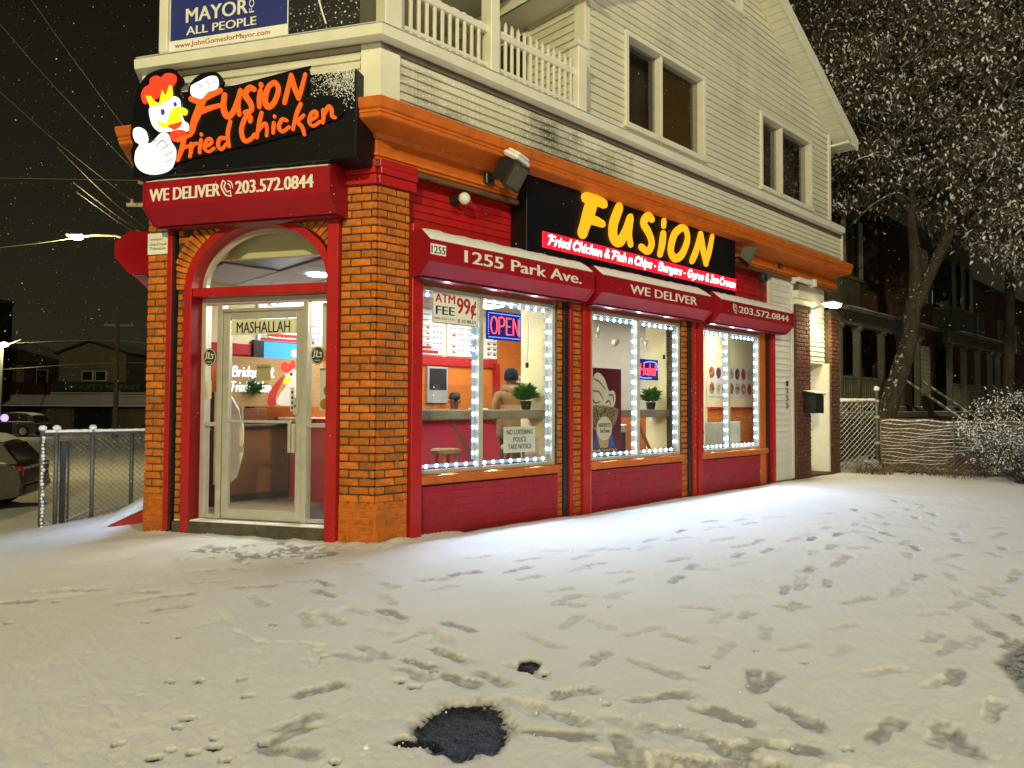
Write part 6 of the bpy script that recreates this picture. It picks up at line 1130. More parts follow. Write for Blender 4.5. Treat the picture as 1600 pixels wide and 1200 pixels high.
for f, r in ((0.0, .032), (.073, .026), (.27, .026), (.4965, .026), (.80, .026)):
    x = f * FL; part("post", postg(x, -.45, ft + (.05 if f < .1 or f == .27 else -.02), r), WIRE, FE, FA)
    if f < .3: g = G().ball((x, 0, ft + .065), .05, 10, sz=.8); g.smooth = True; part("snow_cap", g, SNOW, FE, FA)
    if f < .3:
        g = G(); rr = random.Random(int(f * 100))
        for k in range(26): zz = -.3 + k * .045; a = rr.uniform(-.5, .5); g.ball((x + rr.uniform(-.006, .012), -r - .002, zz), rr.uniform(.012, .026), 6)
        if f < .05: part("clinging_snow", g, SNOW, FE, FA)
part("top_rail", G().tube([(0, 0, ft), (FL, 0, ft)], .021, 8), WIRE, FE, FA); snowcap("snow_cap", FA, 0, FL, -.022, .024, lambda o: ft + .012, .03, FE, 12, step=.03)
part("mesh", chainlink(.0, FL, -.36, ft - .01, .072, .0034), WIRE, FE, FA)
part("lower_rail", G().tube([(.17, 0, -.30), (.62, 0, -.12)], .018, 8), WIRE, FE, FA)
part("gate_edge", G().box(.20, .26, -.03, .03, -.33, ft - .1, .006).box(.285, .30, -.02, .02, -.33, ft - .1), BLACK, FE, FA)
# second, further run of the same fence
FA2, FL2 = frame2(-5.4, 12.4, -3.9, 13.2)
# red cellar slope with snow on it beside the side wall
t = thing("red_ramp", "low red painted ramp with snow on top behind the chain link fence", "ramp", MT, (-1.6, .4, -.35)); part("slope", G().prof_x([(-.02, -.5), (.95, -.5), (.95, -.30), (-.02, .16)], -3.4, -.75), RED, t, MT)
snowcap("snow_cover", MT, -3.4, -.8, .0, .86, lambda o: .155 - o * .475, .05, t, 3, step=.12)
def car(M, label, paint, group, snow=True, coarse=False):
    t = tag(bpy.data.objects.new("parked_car", None), label, "car", group); link(t, M); Lc, Wd, H = 4.5, 1.8, 1.52
    low = [(0.05, .30), (.0, .55), (.04, .82), (.25, .93), (1.0, .95), (3.2, .95), (4.1, .86), (4.45, .70), (4.5, .45), (4.42, .25), (3.9, .22), (.5, .22)]
    gl = [(.12, .94), (.42, 1.32), (.75, 1.46), (1.6, 1.52), (2.4, 1.47), (2.75, 1.36), (3.35, .95)]
    g = G(); n = len(low)
    def loft(prof, ys, sc, g):
        k = len(g.v); m = len(prof); cx = sum(p[0] for p in prof) / m
        for y, s_ in zip(ys, sc):
            for x, z in prof: g.v.append((cx + (x - cx) * s_[0], y, z * 1.0 if s_[1] is None else prof[0][1] * 0 + z * s_[1] + s_[2]))
        for j in range(len(ys) - 1):
            for i in range(m): g.f.append((k + j * m + i, k + j * m + (i + 1) % m, k + (j + 1) * m + (i + 1) % m, k + (j + 1) * m + i)); g.m.append(0)
        g.f.append(tuple(k + i for i in range(m - 1, -1, -1))); g.f.append(tuple(k + (len(ys) - 1) * m + i for i in range(m))); g.m += [0, 0]
    loft(low, [-.88, -.80, -.5, .5, .80, .88], [(.985, .97, .015), (1, 1, 0), (1.0, 1, 0), (1.0, 1, 0), (1, 1, 0), (.985, .97, .015)], g); part("body", g, paint, t, M)
    g = G(); k = 0
    for y, s_ in ((-.80, .0), (-.66, 1.0), (.66, 1.0), (.80, .0)):
        for x, z in gl: g.v.append((x + (1.7 - x) * .06 * s_, y * (1.0 if z < 1.0 else .84 if abs(y) > .7 else 1), z))
    g.v = []
    for y0, f in ((-1, 0), (1, 0)):
        for x, z in gl: g.v.append((x, y0 * (.82 - .19 * (z - .94) / .58), z))
    m = len(gl); g.f = [tuple(range(m)), tuple(range(2 * m - 1, m - 1, -1))] + [(i, i + m, (i + 1) % m + m, (i + 1) % m) for i in range(m)]; g.m = [0] * len(g.f); part("cabin", g, paint, t, M)
    CG = mat("car_glass", (.02, .022, .024), rough=.08, spec=.8)
    for sgn in (-1, 1):
        def wy(z): return sgn * (.826 - .19 * (z - .94) / .58)
        for P_ in ([(.55, 1.0), (.80, 1.36), (1.22, 1.42), (1.22, 1.0)], [(1.30, 1.0), (1.30, 1.43), (2.05, 1.42), (2.05, 1.0)], [(2.12, 1.0), (2.12, 1.41), (2.45, 1.36), (3.05, 1.0)]):
            g = G(); g.v = [(x, wy(z), z) for x, z in P_] + [(x, wy(z) * .97, z) for x, z in P_]; g.f = [(0, 1, 2, 3), (7, 6, 5, 4), (0, 4, 5, 1), (1, 5, 6, 2), (2, 6, 7, 3), (3, 7, 4, 0)]; g.m = [0] * 6; part("side_window", g, CG, t, M)
        for x in (.85, 3.62):
            g = G().lathe(0, 0, [(.001, -.1), (.335, -.1), (.345, -.06), (.345, .06), (.335, .1), (.25, .1), (.24, .08), (.001, .08)], 24); g.smooth = False; g.xf(T(x, sgn * .80, .335) @ Matrix.Rotation(-sgn * PI / 2, 4, 'X')); w_ = part("wheel", g, mat("tyre", (.015, .015, .015), rough=.9), t, M)
            g = G().lathe(0, 0, [(.001, .082), (.225, .082), (.235, .10), (.22, .104), (.20, .088), (.001, .088)], 24)
            for q in range(10): a = q * PI / 5; g.add([(.05 * math.cos(a - .35), .05 * math.sin(a - .35), .098), (.05 * math.cos(a + .35), .05 * math.sin(a + .35), .098), (.21 * math.cos(a + .07), .21 * math.sin(a + .07), .100), (.21 * math.cos(a - .07), .21 * math.sin(a - .07), .100)], [(0, 1, 2, 3)])
            g.xf(T(x, sgn * .80, .335) @ Matrix.Rotation(-sgn * PI / 2, 4, 'X')); part("rim", g, ALU, w_, M)
            part("wheel_arch", G().tube([(x + .40 * math.cos(a), sgn * .885, .335 + .40 * math.sin(a)) for a in [PI * i / 10 for i in range(11)]], .022, 6), BLACK, t, M)
        for x in (1.25, 2.2): part("door_handle", G().box(x - .08, x + .08, -sgn * .885 - .012, -sgn * .885 + .012, .83, .86, .004), ALU, t, M)
        part("tail_light", G().box(.02, .16, -sgn * .80 - .03, -sgn * .80 + .06, .68, .90, .02), mat("tail_lamp", (.25, .01, .01), rough=.2), t, M); part("headlight", G().box(4.28, 4.46, -sgn * .72 - .10, -sgn * .72 + .10, .60, .76, .03), mat("head_lamp", (.5, .5, .48), rough=.1), t, M)
        part("mirror", G().box(2.95, 3.12, -sgn * .96 - .08, -sgn * .96 + .08, .98, 1.10, .03), paint, t, M); part("door_seam", G().box(1.255, 1.265, -sgn * .886, -sgn * .884, .35, .94).box(2.09, 2.10, -sgn * .886, -sgn * .884, .35, .94), BLACK, t, M)
    part("rear_window", G().add([(.155, -.68, .99), (.155, .68, .99), (.40, .60, 1.30), (.40, -.60, 1.30), (.14, -.68, .985), (.14, .68, .985), (.385, .60, 1.31), (.385, -.60, 1.31)], [(4, 5, 6, 7), (0, 3, 2, 1), (0, 1, 5, 4), (2, 3, 7, 6)]), CG, t, M); part("bumper", G().box(-.03, .3, -.82, .82, .34, .54, .05), BLACK, t, M)
    part("sill", G().box(1.3, 3.2, -.86, .86, .20, .27, .01), BLACK, t, M)
    if snow:
        g = G(); m = 11; xs = [.42, .6, .75, 1.1, 1.6, 2.0, 2.4, 2.6, 2.75]; zs = [1.34, 1.41, 1.47, 1.505, 1.53, 1.51, 1.48, 1.43, 1.38]; rr = random.Random(2)
        for x, z in zip(xs, zs):
            for j in range(m): y = -.64 + 1.28 * j / (m - 1); g.v.append((x, y, z + .05 * math.sin(PI * (j + .3) / (m - .4)) ** .4 + rr.uniform(-.006, .006)))
        g.f = [(i * m + j, i * m + j + 1, (i + 1) * m + j + 1, (i + 1) * m + j) for i in range(len(xs) - 1) for j in range(m - 1)]; g.m = [0] * len(g.f); g.smooth = True; part("roof_snow", g, SNOW, t, M)
        g = G(); 
        for y in (-.5, 0, .5): pass
        g.add([(3.2, -.78, .955), (4.1, -.74, .875), (4.1, .74, .875), (3.2, .78, .955), (3.2, -.72, 1.0), (4.05, -.68, .92), (4.05, .68, .92), (3.2, .72, 1.0)], [(4, 5, 6, 7), (0, 1, 5, 4), (1, 2, 6, 5), (2, 3, 7, 6), (3, 0, 4, 7)]); part("bonnet_snow", g, SNOW, t, M)
        for sgn in (-1, 1): snowcap("belt_snow", M, .3, 3.1, sgn * .80 - .05, sgn * .80 + .055, lambda o: .952, .028, t, 8)
    return t
PAINT = mat("dark_car_paint", (.08, .072, .055), rough=.3, metal=.3, var=.15, spec=.6, snow=(.60, 18, 1.6))
car(T(-9.85, 14.8, -.86) @ Matrix.Rotation(R(198), 4, 'Z'), "dark car with snow on its roof parked at the left edge", PAINT, None)
car(T(-31.0, 47.2, -.86) @ Matrix.Rotation(R(180), 4, 'Z'), "snow covered car parked before the market, left of the utility pole", PAINT, "cars parked across the side street"); car(T(-19.8, 47.0, -.86) @ Matrix.Rotation(R(180), 4, 'Z'), "snow covered car parked right of the utility pole, beside the brick pillar", PAINT, "cars parked across the side street")
# ---- market building across the side street
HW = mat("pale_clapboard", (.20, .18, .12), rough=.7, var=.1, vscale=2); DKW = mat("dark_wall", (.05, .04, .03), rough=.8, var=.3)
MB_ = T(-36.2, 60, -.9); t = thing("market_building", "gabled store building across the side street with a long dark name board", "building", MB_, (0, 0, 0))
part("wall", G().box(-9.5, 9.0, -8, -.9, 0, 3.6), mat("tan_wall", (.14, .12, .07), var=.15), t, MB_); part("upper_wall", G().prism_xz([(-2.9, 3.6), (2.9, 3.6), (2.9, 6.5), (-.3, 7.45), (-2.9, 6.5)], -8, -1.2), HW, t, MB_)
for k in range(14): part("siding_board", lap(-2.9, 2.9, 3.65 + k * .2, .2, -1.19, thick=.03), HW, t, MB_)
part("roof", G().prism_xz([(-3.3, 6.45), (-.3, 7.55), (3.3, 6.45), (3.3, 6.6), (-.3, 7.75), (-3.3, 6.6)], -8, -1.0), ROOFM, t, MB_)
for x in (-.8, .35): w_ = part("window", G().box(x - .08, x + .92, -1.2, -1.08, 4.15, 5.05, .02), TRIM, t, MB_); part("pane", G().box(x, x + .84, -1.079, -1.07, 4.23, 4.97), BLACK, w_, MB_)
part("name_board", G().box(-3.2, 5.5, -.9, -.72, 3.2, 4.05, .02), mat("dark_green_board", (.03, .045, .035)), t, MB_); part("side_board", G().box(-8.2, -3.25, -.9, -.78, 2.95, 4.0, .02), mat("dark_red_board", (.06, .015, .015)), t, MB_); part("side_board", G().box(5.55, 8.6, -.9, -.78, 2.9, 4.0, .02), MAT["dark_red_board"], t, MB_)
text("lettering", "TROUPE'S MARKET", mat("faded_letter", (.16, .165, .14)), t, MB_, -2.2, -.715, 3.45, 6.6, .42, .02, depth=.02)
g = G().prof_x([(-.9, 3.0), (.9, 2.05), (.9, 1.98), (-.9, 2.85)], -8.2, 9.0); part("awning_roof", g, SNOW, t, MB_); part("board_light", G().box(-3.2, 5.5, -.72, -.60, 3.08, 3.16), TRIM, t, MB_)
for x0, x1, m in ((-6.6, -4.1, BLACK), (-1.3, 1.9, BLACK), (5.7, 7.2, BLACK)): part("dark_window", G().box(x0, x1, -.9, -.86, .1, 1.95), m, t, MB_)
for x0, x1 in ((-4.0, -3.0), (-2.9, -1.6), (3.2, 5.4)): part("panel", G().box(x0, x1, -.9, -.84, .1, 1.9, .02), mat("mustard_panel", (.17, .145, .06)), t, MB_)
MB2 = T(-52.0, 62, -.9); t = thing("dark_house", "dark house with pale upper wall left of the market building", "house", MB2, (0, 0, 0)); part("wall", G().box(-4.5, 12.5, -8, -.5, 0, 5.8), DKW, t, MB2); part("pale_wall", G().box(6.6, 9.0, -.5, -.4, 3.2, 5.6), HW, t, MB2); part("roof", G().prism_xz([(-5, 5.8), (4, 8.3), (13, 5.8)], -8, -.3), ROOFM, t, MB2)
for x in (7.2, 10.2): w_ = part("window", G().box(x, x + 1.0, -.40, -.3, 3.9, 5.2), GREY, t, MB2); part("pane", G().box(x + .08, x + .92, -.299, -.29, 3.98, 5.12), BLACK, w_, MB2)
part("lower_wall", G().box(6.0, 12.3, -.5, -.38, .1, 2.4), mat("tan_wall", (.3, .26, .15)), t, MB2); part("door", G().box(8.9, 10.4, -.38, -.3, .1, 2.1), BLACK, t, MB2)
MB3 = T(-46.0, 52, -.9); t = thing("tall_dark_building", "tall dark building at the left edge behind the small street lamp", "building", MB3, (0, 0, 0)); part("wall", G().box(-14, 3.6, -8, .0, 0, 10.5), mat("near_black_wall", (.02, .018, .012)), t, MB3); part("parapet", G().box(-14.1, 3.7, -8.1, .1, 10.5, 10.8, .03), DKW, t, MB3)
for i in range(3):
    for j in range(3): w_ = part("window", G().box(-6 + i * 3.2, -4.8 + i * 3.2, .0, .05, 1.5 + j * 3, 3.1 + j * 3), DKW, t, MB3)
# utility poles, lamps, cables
POLE = mat("wooden_pole", (.10, .08, .055), rough=.9, var=.3, stretch=(8, 8, 1), bump=.4)
def upole(x, y, zb, zt, label, arms):
    t = thing("utility_pole", label, "utility pole", MW, (x, -y, zb)); part("pole", G().tube([(x, y, zb), (x, y, zt)], [.16, .11], 12), POLE, t)
    for (za, hw) in arms: part("crossarm", G().box(x - hw, x + hw, -y - .06 - .18, -y + .06 - .18, za - .06, za + .06, .01), mat("snowy_arm", (.3, .28, .22), snow=(.4, 10, .8)), t)
    g = G()
    for (za, hw) in arms:
        for q in (-.85, .85): g.tube([(x + q * hw, y + .18, za + .06), (x + q * hw, y + .18, za + .20)], .05, 8)
    part("insulator", g, GREY, t); return t
upole(-25.1, 45, -.9, 6.5, "wooden utility pole in front of the market building", [(6.3, .95)]); upole(-12.6, 25, -.9, 9.6, "utility pole mostly hidden behind the door sign's left side", [(8.39, 1.2), (9.2, .8)])
t = thing("street_lamp", "lit yellow street lamp on a curved arm over the side street", "street lamp", MW, (-11.2, -22, -.9)); part("pole", G().tube([(-11.15, 22, -.9), (-11.2, 22, 6.2)], [.10, .07], 10), GREY, t); part("arm", G().tube([(-11.2, 22, 6.1), (-11.8, 22, 6.35), (-12.4, 22, 6.52), (-13.0, 22, 6.54), (-13.44, 22, 6.48)], .035, 8), GREY, t)
part("head", G().box(-13.9, -13.35, -22.12, -21.88, 6.49, 6.57, .03), GREY, t); g = G().ball((-13.62, 22, 6.46), .2, 12, sz=.35); part("lens", g, bright("sodium_lens", (1.0, .72, .22), 28), t); lamp("side_street_lamp_light", 'POINT', (-13.62, 21.9, 6.2), 800, (1.0, .76, .30), shadow_soft_size=.15)
t = thing("street_lamp", "small distant lit street lamp at the left edge", "street lamp", MW, (-32.1, -45, -.9)); part("pole", G().tube([(-32.5, 45, -.9), (-32.4, 45, 5.0)], .09, 8), GREY, t); part("arm", G().tube([(-32.4, 45, 4.9), (-31.2, 45, 5.35)], .04, 6), GREY, t); g = G().ball((-32.2, 44.9, 5.02), .26, 10, sz=.6); part("lens", g, bright("far_lens", (1.0, .80, .40), 14), t); lamp("far_lamp_light", 'POINT', (-32.0, 44.5, 4.8), 250, (1.0, .8, .4), shadow_soft_size=.2)
t = thing("blue_sign_light", "tiny violet lit sign low at the left edge", "lit sign", MW, (-29.0, -41, -.9)); part("stand", G().box(-29.6, -28.9, -41.1, -40.9, -.9, .2), BLACK, t); part("lit_disc", G().ball((-29.2, 40.9, .45), .2, 10, sz=1.1), bright("violet_light", (.35, .25, 1.0), 2.5), t)
CB_ = mat("cable", (.30, .28, .22), rough=.5, var=.2)
cabs = [([(-7.12, 9.0, 6.63), (-8.09, 11.0, 7.24), (-9.76, 15.0, 7.99), (-11.93, 22.0, 8.68), (-13.28, 26.0, 9.35)], .008, "steep snowy cable in the sky left of the chicken"), ([(-6.47, 9.0, 6.8), (-6.91, 10.0, 7.05), (-8.73, 14.0, 8.06), (-11.14, 20.0, 9.24), (-12.5, 24.0, 9.83)], .006, "thin uppermost cable running down behind the cornice end"),
 ([(-7.1, 9.0, 5.69), (-8.06, 11.0, 6.16), (-9.73, 15.0, 6.85), (-12.48, 22.0, 8.06), (-13.89, 27.0, 8.54)], .010, "bright cable from the middle left edge down to the sign"), ([(-23.52, 30.0, 10.91), (-21.88, 30.0, 10.89), (-16.28, 30.0, 10.81), (-14.0, 30.0, 10.76)], .012, "level cable crossing the sky at the height of the sign's foot"),
 ([(-9.08, 14.0, 6.38), (-11.26, 19.0, 7.16), (-13.29, 24.0, 7.88), (-14.39, 28.0, 8.12)], .010, "top cable of the bundle ending behind the brick pillar"), ([(-9.99, 16.0, 6.3), (-11.25, 19.0, 6.78), (-13.32, 24.0, 7.57), (-14.39, 28.0, 7.86)], .013, "middle cable of the bundle ending behind the brick pillar"),
 ([(-9.91, 16.0, 6.08), (-11.16, 19.0, 6.55), (-13.32, 24.0, 7.4), (-14.38, 28.0, 7.71)], .013, "lowest cable of the bundle ending behind the brick pillar"), ([(-16.78, 22.0, 6.02), (-15.99, 22.0, 6.13), (-14.79, 22.0, 6.27), (-13.8, 22.0, 6.42)], .010, "dotted looking cable from the left edge to the lit street lamp"),
 ([(-40, 50, 3.6), (-33, 46, 3.5), (-25.1, 45, 3.9), (-17, 44, 3.6)], .02, "low cable in front of the market building"), ([(-40, 50, 5.6), (-33, 46, 5.2), (-25.1, 45, 5.3), (-17, 44, 4.4)], .02, "upper cable in front of the market gable")]
for P_, r, lab in cabs:
    Q = catmull(P_, 6); g = G().tube([tuple(q) for q in Q], r, 5); o = part("overhead_cable", g, CB_); tag(o, lab, "cable", "overhead cables on the left")
# ================================================================== RIGHT: FENCES, TREES, PORCH HOUSES
GA, GLn = frame2(6.30, 13.72, 7.10, 13.82); gt = thing("wire_gate", "snowy chain link gate between the brick pier and the round topped post", "gate", GA, (.4, 0, 0))
part("mesh", chainlink(.0, GLn - .03, .04, 1.36, .105, .0052), SNOWWIRE, gt, GA); part("top_rail", G().tube([(0, 0, 1.38), (GLn, 0, 1.40)], .022, 8), SNOWWIRE, gt, GA); snowcap("snow_cap", GA, 0, GLn, -.02, .022, lambda o: 1.405, .025, gt, 4, step=.04)
t = thing("gate_post", "grey steel gate post with a round snowy cap", "post", GA, (GLn, 0, 0)); part("post", postg(GLn, -.1, 1.58, .04), WIRE, t, GA); g = G().ball((GLn, 0, 1.62), .055, 12); g.smooth = True; part("cap", g, SNOW, t, GA)
for zz in (.55, 1.05, 1.36): part("band", G().tube([(GLn, 0, zz), (GLn, 0, zz + .05)], .05, 10), GREY, t, GA)
GB, GBL = frame2(7.16, 13.80, 9.35, 12.75); sf = thing("wire_fence", "low wire fence backed with brown screening and lined with snow", "fence", GB, (GBL / 2, 0, 0))
g = G(); rr = random.Random(6); nx = 60; nz = 14
for i in range(nx + 1):
    for j in range(nz + 1): x = GBL * i / nx; g.v.append((x, .035 + .022 * math.sin(x * 9 + j * .5) * rr.random(), .03 + 1.0 * j / nz + .018 * math.sin(x * 4.1)))
g.f = [(i * (nz + 1) + j, (i + 1) * (nz + 1) + j, (i + 1) * (nz + 1) + j + 1, i * (nz + 1) + j + 1) for i in range(nx) for j in range(nz)]; g.m = [0] * len(g.f)
part("screening", g, mat("brown_screening", (.13, .085, .05), rough=.9, var=.35, vscale=25, bump=.6, stretch=(6, 1, 1), snow=(.60, 30, 2.5)), sf, GB)
part("mesh", chainlink(0, GBL, .03, 1.02, .08, .004), WIRE, sf, GB)
g = G()
for k in range(13):
    zz = 1.0 - k * .066; P_ = [(GBL * i / 70, -.012, zz + .014 * math.sin(i * .35 + k * 1.3) + .012 * math.sin(i * .11 + k) - .02 * math.sin(i * .09) * (k > 1)) for i in range(71)]; P_ = P_[:int(71 * (1 - max(0, k - 2) * .05 - rr.random() * .1))]
    if len(P_) > 3: g.tube(P_, [max(.003, (.014 if k == 0 else .0085 - k * .0003) * rr.uniform(.45, 1.3)) for _ in P_], 4)
part("snow_line", g, SNOW, sf, GB)
for x in (.0, GBL * .5, GBL): part("post", postg(x, -.1, 1.04, .022), WIRE, sf, GB)
def twigs(name, g, cx, cy, r, h, n, seed):
    q = random.Random(seed)
    for i in range(n):
        a = q.uniform(0, 2 * PI); d = r * math.sqrt(q.random()); x, y = cx + d * math.cos(a), cy + d * math.sin(a); l = q.uniform(.3, 1) * h; b = q.uniform(0, 2 * PI); g.tube([(x, y, ground_base(x, y) - .02), (x + .3 * l * math.cos(b), y + .3 * l * math.sin(b), l * .7), (x + .7 * l * math.cos(b), y + .7 * l * math.sin(b), l * .8)], [.006, .004, .002], 3)
WEED = mat("dead_weeds", (.12, .09, .05), rough=.9, var=.4, snow=(.45, 20, 1.2))
g = G(); twigs("w", g, 6.85, 13.55, .35, .35, 150, 1); o = part("dead_weeds", g, WEED, kind="stuff"); g = G(); twigs("w", g, 8.2, 13.15, .5, .18, 120, 2); o = part("dead_weeds", g, WEED, kind="stuff"); g = G(); twigs("w", g, 7.6, 13.45, .35, .12, 60, 3); part("dead_weeds", g, WEED, kind="stuff")
BARK = mat("bark", (.055, .042, .03), rough=.95, var=.4, vscale=12, bump=.9, bscale=14, stretch=(1, 1, .35), snow=(.465, 14, 2.0)); 
LEAF = mat("dry_leaf", (.12, .085, .055), rough=.7, var=.5, vscale=3, snow=(.36, 9, 1.0)); LEAF2 = mat("bush_leaf", (.10, .085, .055), rough=.75, var=.4, vscale=3, snow=(.42, 12, 1.2))
def leafmesh(name, centers, per, spread, size, m, parent, seed, droop=.5):
    q = np.random.default_rng(seed); C_ = np.asarray(centers); n = len(C_) * per; c = np.repeat(C_, per, 0) + q.normal(0, 1, (n, 3)) * np.array([spread, spread, spread * .75])
    th = q.uniform(0, 2 * np.pi, n); el = q.normal(-droop, .55, n); d = np.stack([np.cos(th) * np.cos(el), np.sin(th) * np.cos(el), np.sin(el)], 1); s_ = np.stack([-np.sin(th), np.cos(th), q.normal(0, .5, n)], 1); s_ /= np.linalg.norm(s_, axis=1)[:, None]
    L = size * q.uniform(.6, 1.3, n)[:, None]; w = L * q.uniform(.17, .27, n)[:, None]; dn = np.array([0, 0, -1.0]) * L * .22
    V = np.stack([c, c + d * L * .45 - s_ * w, c + d * L + dn, c + d * L * .45 + s_ * w], 1).reshape(-1, 3); F_ = np.arange(n * 4).reshape(-1, 4)
    me = bpy.data.meshes.new(name); me.vertices.add(n * 4); me.vertices.foreach_set("co", V.ravel()); me.loops.add(n * 4); me.loops.foreach_set("vertex_index", F_.ravel().astype(np.int32)); me.polygons.add(n); me.polygons.foreach_set("loop_start", np.arange(0, n * 4, 4, dtype=np.int32)); me.update(calc_edges=True); me.materials.append(m)
    o = bpy.data.objects.new(name, me); link(o, MW, parent); tag(o, kind="stuff"); return o
def branches(g, p, d, L, r, depth, q, tips, up=.05):
    n = 4; P = [p]; D = Vector(d).normalized(); cur = Vector(p)
    for i in range(n): D = (D + Vector((q.uniform(-.25, .25), q.uniform(-.25, .25), q.uniform(-.15, .2) + up))).normalized(); cur = cur + D * L / n; P.append(tuple(cur))
    g.tube(P, [r * (1 - .5 * i / n) for i in range(n + 1)], 7 if r > .05 else 4, caps=False)
    if depth == 0: tips.append(tuple(cur)); return
    for k in range(3 if depth > 1 else 4):
        i = q.choice([2, 3, 4]); b = Vector((q.uniform(-1, 1), q.uniform(-1, 1), q.uniform(-.35, .7))).normalized(); branches(g, P[i], (D * .5 + b).normalized(), L * q.uniform(.55, .8), r * .48, depth - 1, q, tips)
    tips.append(P[3])
# the leaning tree behind the fence
q = random.Random(21); tips = []; TR = thing("leafy_tree", "leaning tree with snowy brown leaves behind the wire fence", "tree", MW, (8.0, -15, 0))
g = G(); tr = catmull([(7.75, 15.1, -.1), (7.91, 15.05, 1.0), (8.12, 15, 1.76), (8.37, 15, 2.57), (8.52, 15, 3.52)], 4); g.tube(tr, [.215 - .06 * i / (len(tr) - 1) + (.04 if i == 0 else 0) for i in range(len(tr))], 16); g.tube(catmull([(8.49, 15, 3.3), (8.56, 15, 4.3), (8.49, 15, 5.44), (8.51, 15, 6.54), (8.48, 15, 8.6)], 4), [.135 - .0055 * i for i in range(17)], 12)
g.tube(catmull([(8.48, 15, 3.25), (8.80, 14.8, 4.17), (9.05, 14.5, 5.04), (9.2, 14.3, 6.26), (9.7, 14.1, 7.5)], 4), [.14 - .006 * i for i in range(17)], 12); g.smooth = True
for P_ in ([(8.49, 15, 6.4), (8.0, 14.5, 6.62), (7.52, 14, 6.83), (7.07, 13.9, 6.96)], [(8.49, 15, 6.2), (7.9, 14.4, 6.45), (7.32, 14, 6.77), (6.88, 14, 6.96)], [(8.49, 15, 6.0), (7.44, 14, 6.23), (6.87, 14, 6.19), (6.36, 14.2, 5.8)], [(8.5, 15, 5.6), (7.8, 14.3, 5.62), (7.2, 14.1, 5.3), (6.8, 14.2, 4.9)]): g.tube(catmull(P_, 4), [.032 - .0022 * i for i in range(13)], 6)
for base, dd, L in (((8.5, 15, 5.4), (-.5, -.2, .6), 1.8), ((8.5, 15, 6.8), (.4, .3, .7), 2.0), ((9.05, 14.5, 5.1), (.8, -.3, .5), 2.0), ((9.3, 14.3, 6.5), (.7, .2, .6), 2.0), ((9.7, 14.1, 7.4), (.3, -.4, .8), 1.8), ((8.48, 15, 8.4), (-.4, 0, .8), 2.0), ((8.48, 15, 8.4), (.5, .1, .8), 2.0)): branches(g, base, dd, L, .09, 2, q, tips)
part("trunk", g, BARK, TR)
qr = np.random.default_rng(5); cl = [t_ for t_ in tips]
def blob(n, c, r, lo=.45, cond=None):
    out = []
    while len(out) < n:
        v = qr.normal(0, 1, 3); v /= np.linalg.norm(v); p = np.array(c) + v * np.array(r) * (lo + (1 - lo) * qr.random() ** .6)
        if cond is None or cond(p): out.append(tuple(p))
    return out
keep = lambda p: (p[0] - CX) * U2[0] + (p[1] - CY) * U2[1] > 10.75 or p[2] > 8.8 or (p[0] - CX) * nS[0] + (p[1] - CY) * nS[1] > .8
cl += blob(215, (8.6, 15.2, 8.0), (2.9, 2.2, 2.5), .3, keep) + blob(100, (10.3, 13.9, 5.9), (1.9, 1.5, 1.6), .3, keep) + blob(58, (10.2, 13.2, 4.5), (1.3, .9, .75), .3, keep)
leafmesh("crown", cl, 150, .20, .112, LEAF, TR, 3)
q = random.Random(5); tips = []; T2 = thing("leafy_tree", "second snowy leaved tree at the right edge with its thin straight trunk", "tree", MW, (12.2, -17.5, 0)); g = G(); g.tube(catmull([(12.1, 17.4, -.1), (12.0, 17.1, 3.0), (11.98, 17, 4.6), (11.97, 17, 6.5), (12.2, 17, 9.5)], 4), [.14 - .005 * i for i in range(17)], 10)
for dd in ((.6, -.3, .6), (-.6, -.3, .6), (0, -.7, .6), (.2, .6, .6)): branches(g, (12.0, 17, 6.0), dd, 2.2, .08, 2, q, tips)
g.smooth = True; part("trunk", g, BARK, T2); leafmesh("crown", tips + blob(430, (12.3, 16.8, 8.2), (3.2, 2.4, 3.6), .3), 70, .17, .125, LEAF, T2, 8)
q = random.Random(9); tips = []; T3 = thing("dark_tree", "dark tree filling the gap above the porch house roof", "tree", MW, (9.5, -20.5, .2)); g = G(); g.tube([(9.0, 21.5, 0), (9.2, 21.3, 4), (9.5, 21, 8)], [.25, .2, .1], 10); part("trunk", g, BARK, T3); leafmesh("crown", blob(420, (9.6, 21.0, 10.2), (4.0, 2.2, 4.2), .3) , 34, .26, .17, LEAF, T3, 18)
# bush
q = random.Random(3); B_ = thing("snowy_bush", "round bush with snow on its leaves at the right edge", "bush", MW, (8.85, -12.2, 0)); g = G(); tips = []
for i in range(46):
    a = q.uniform(0, 2 * PI); b = q.uniform(.1, 1.1); L = q.uniform(.8, 1.25); x0, y0 = 8.75 + .22 * math.cos(a) * q.random(), 11.95 + .22 * math.sin(a) * q.random(); d = Vector((math.cos(a) * math.sin(b), math.sin(a) * math.sin(b), math.cos(b))); P_ = [Vector((x0, y0, -.05))]
    for k in range(5): d = (d + Vector((q.uniform(-.2, .2), q.uniform(-.2, .2), q.uniform(-.05, .15)))).normalized(); P_.append(P_[-1] + d * L / 5)
    g.tube([tuple(p) for p in P_], [.016, .013, .010, .008, .005, .003], 5, caps=False); tips += [tuple(p) for p in P_[3:]]
    for k in range(3): e_ = P_[q.choice([2, 3, 4])]; f_ = e_ + Vector((q.uniform(-.3, .3), q.uniform(-.3, .3), q.uniform(-.05, .3))); g.tube([tuple(e_), tuple(f_)], [.006, .002], 3, caps=False); tips.append(tuple(f_))
part("stems", g, BARK, B_); tips += [tuple(p) for p in blob(260, (8.8, 12.0, .95), (1.12, .95, .68), .55, lambda p: p[2] > .5)]
leafmesh("foliage", tips, 26, .065, .052, LEAF2, B_, 4, .2)
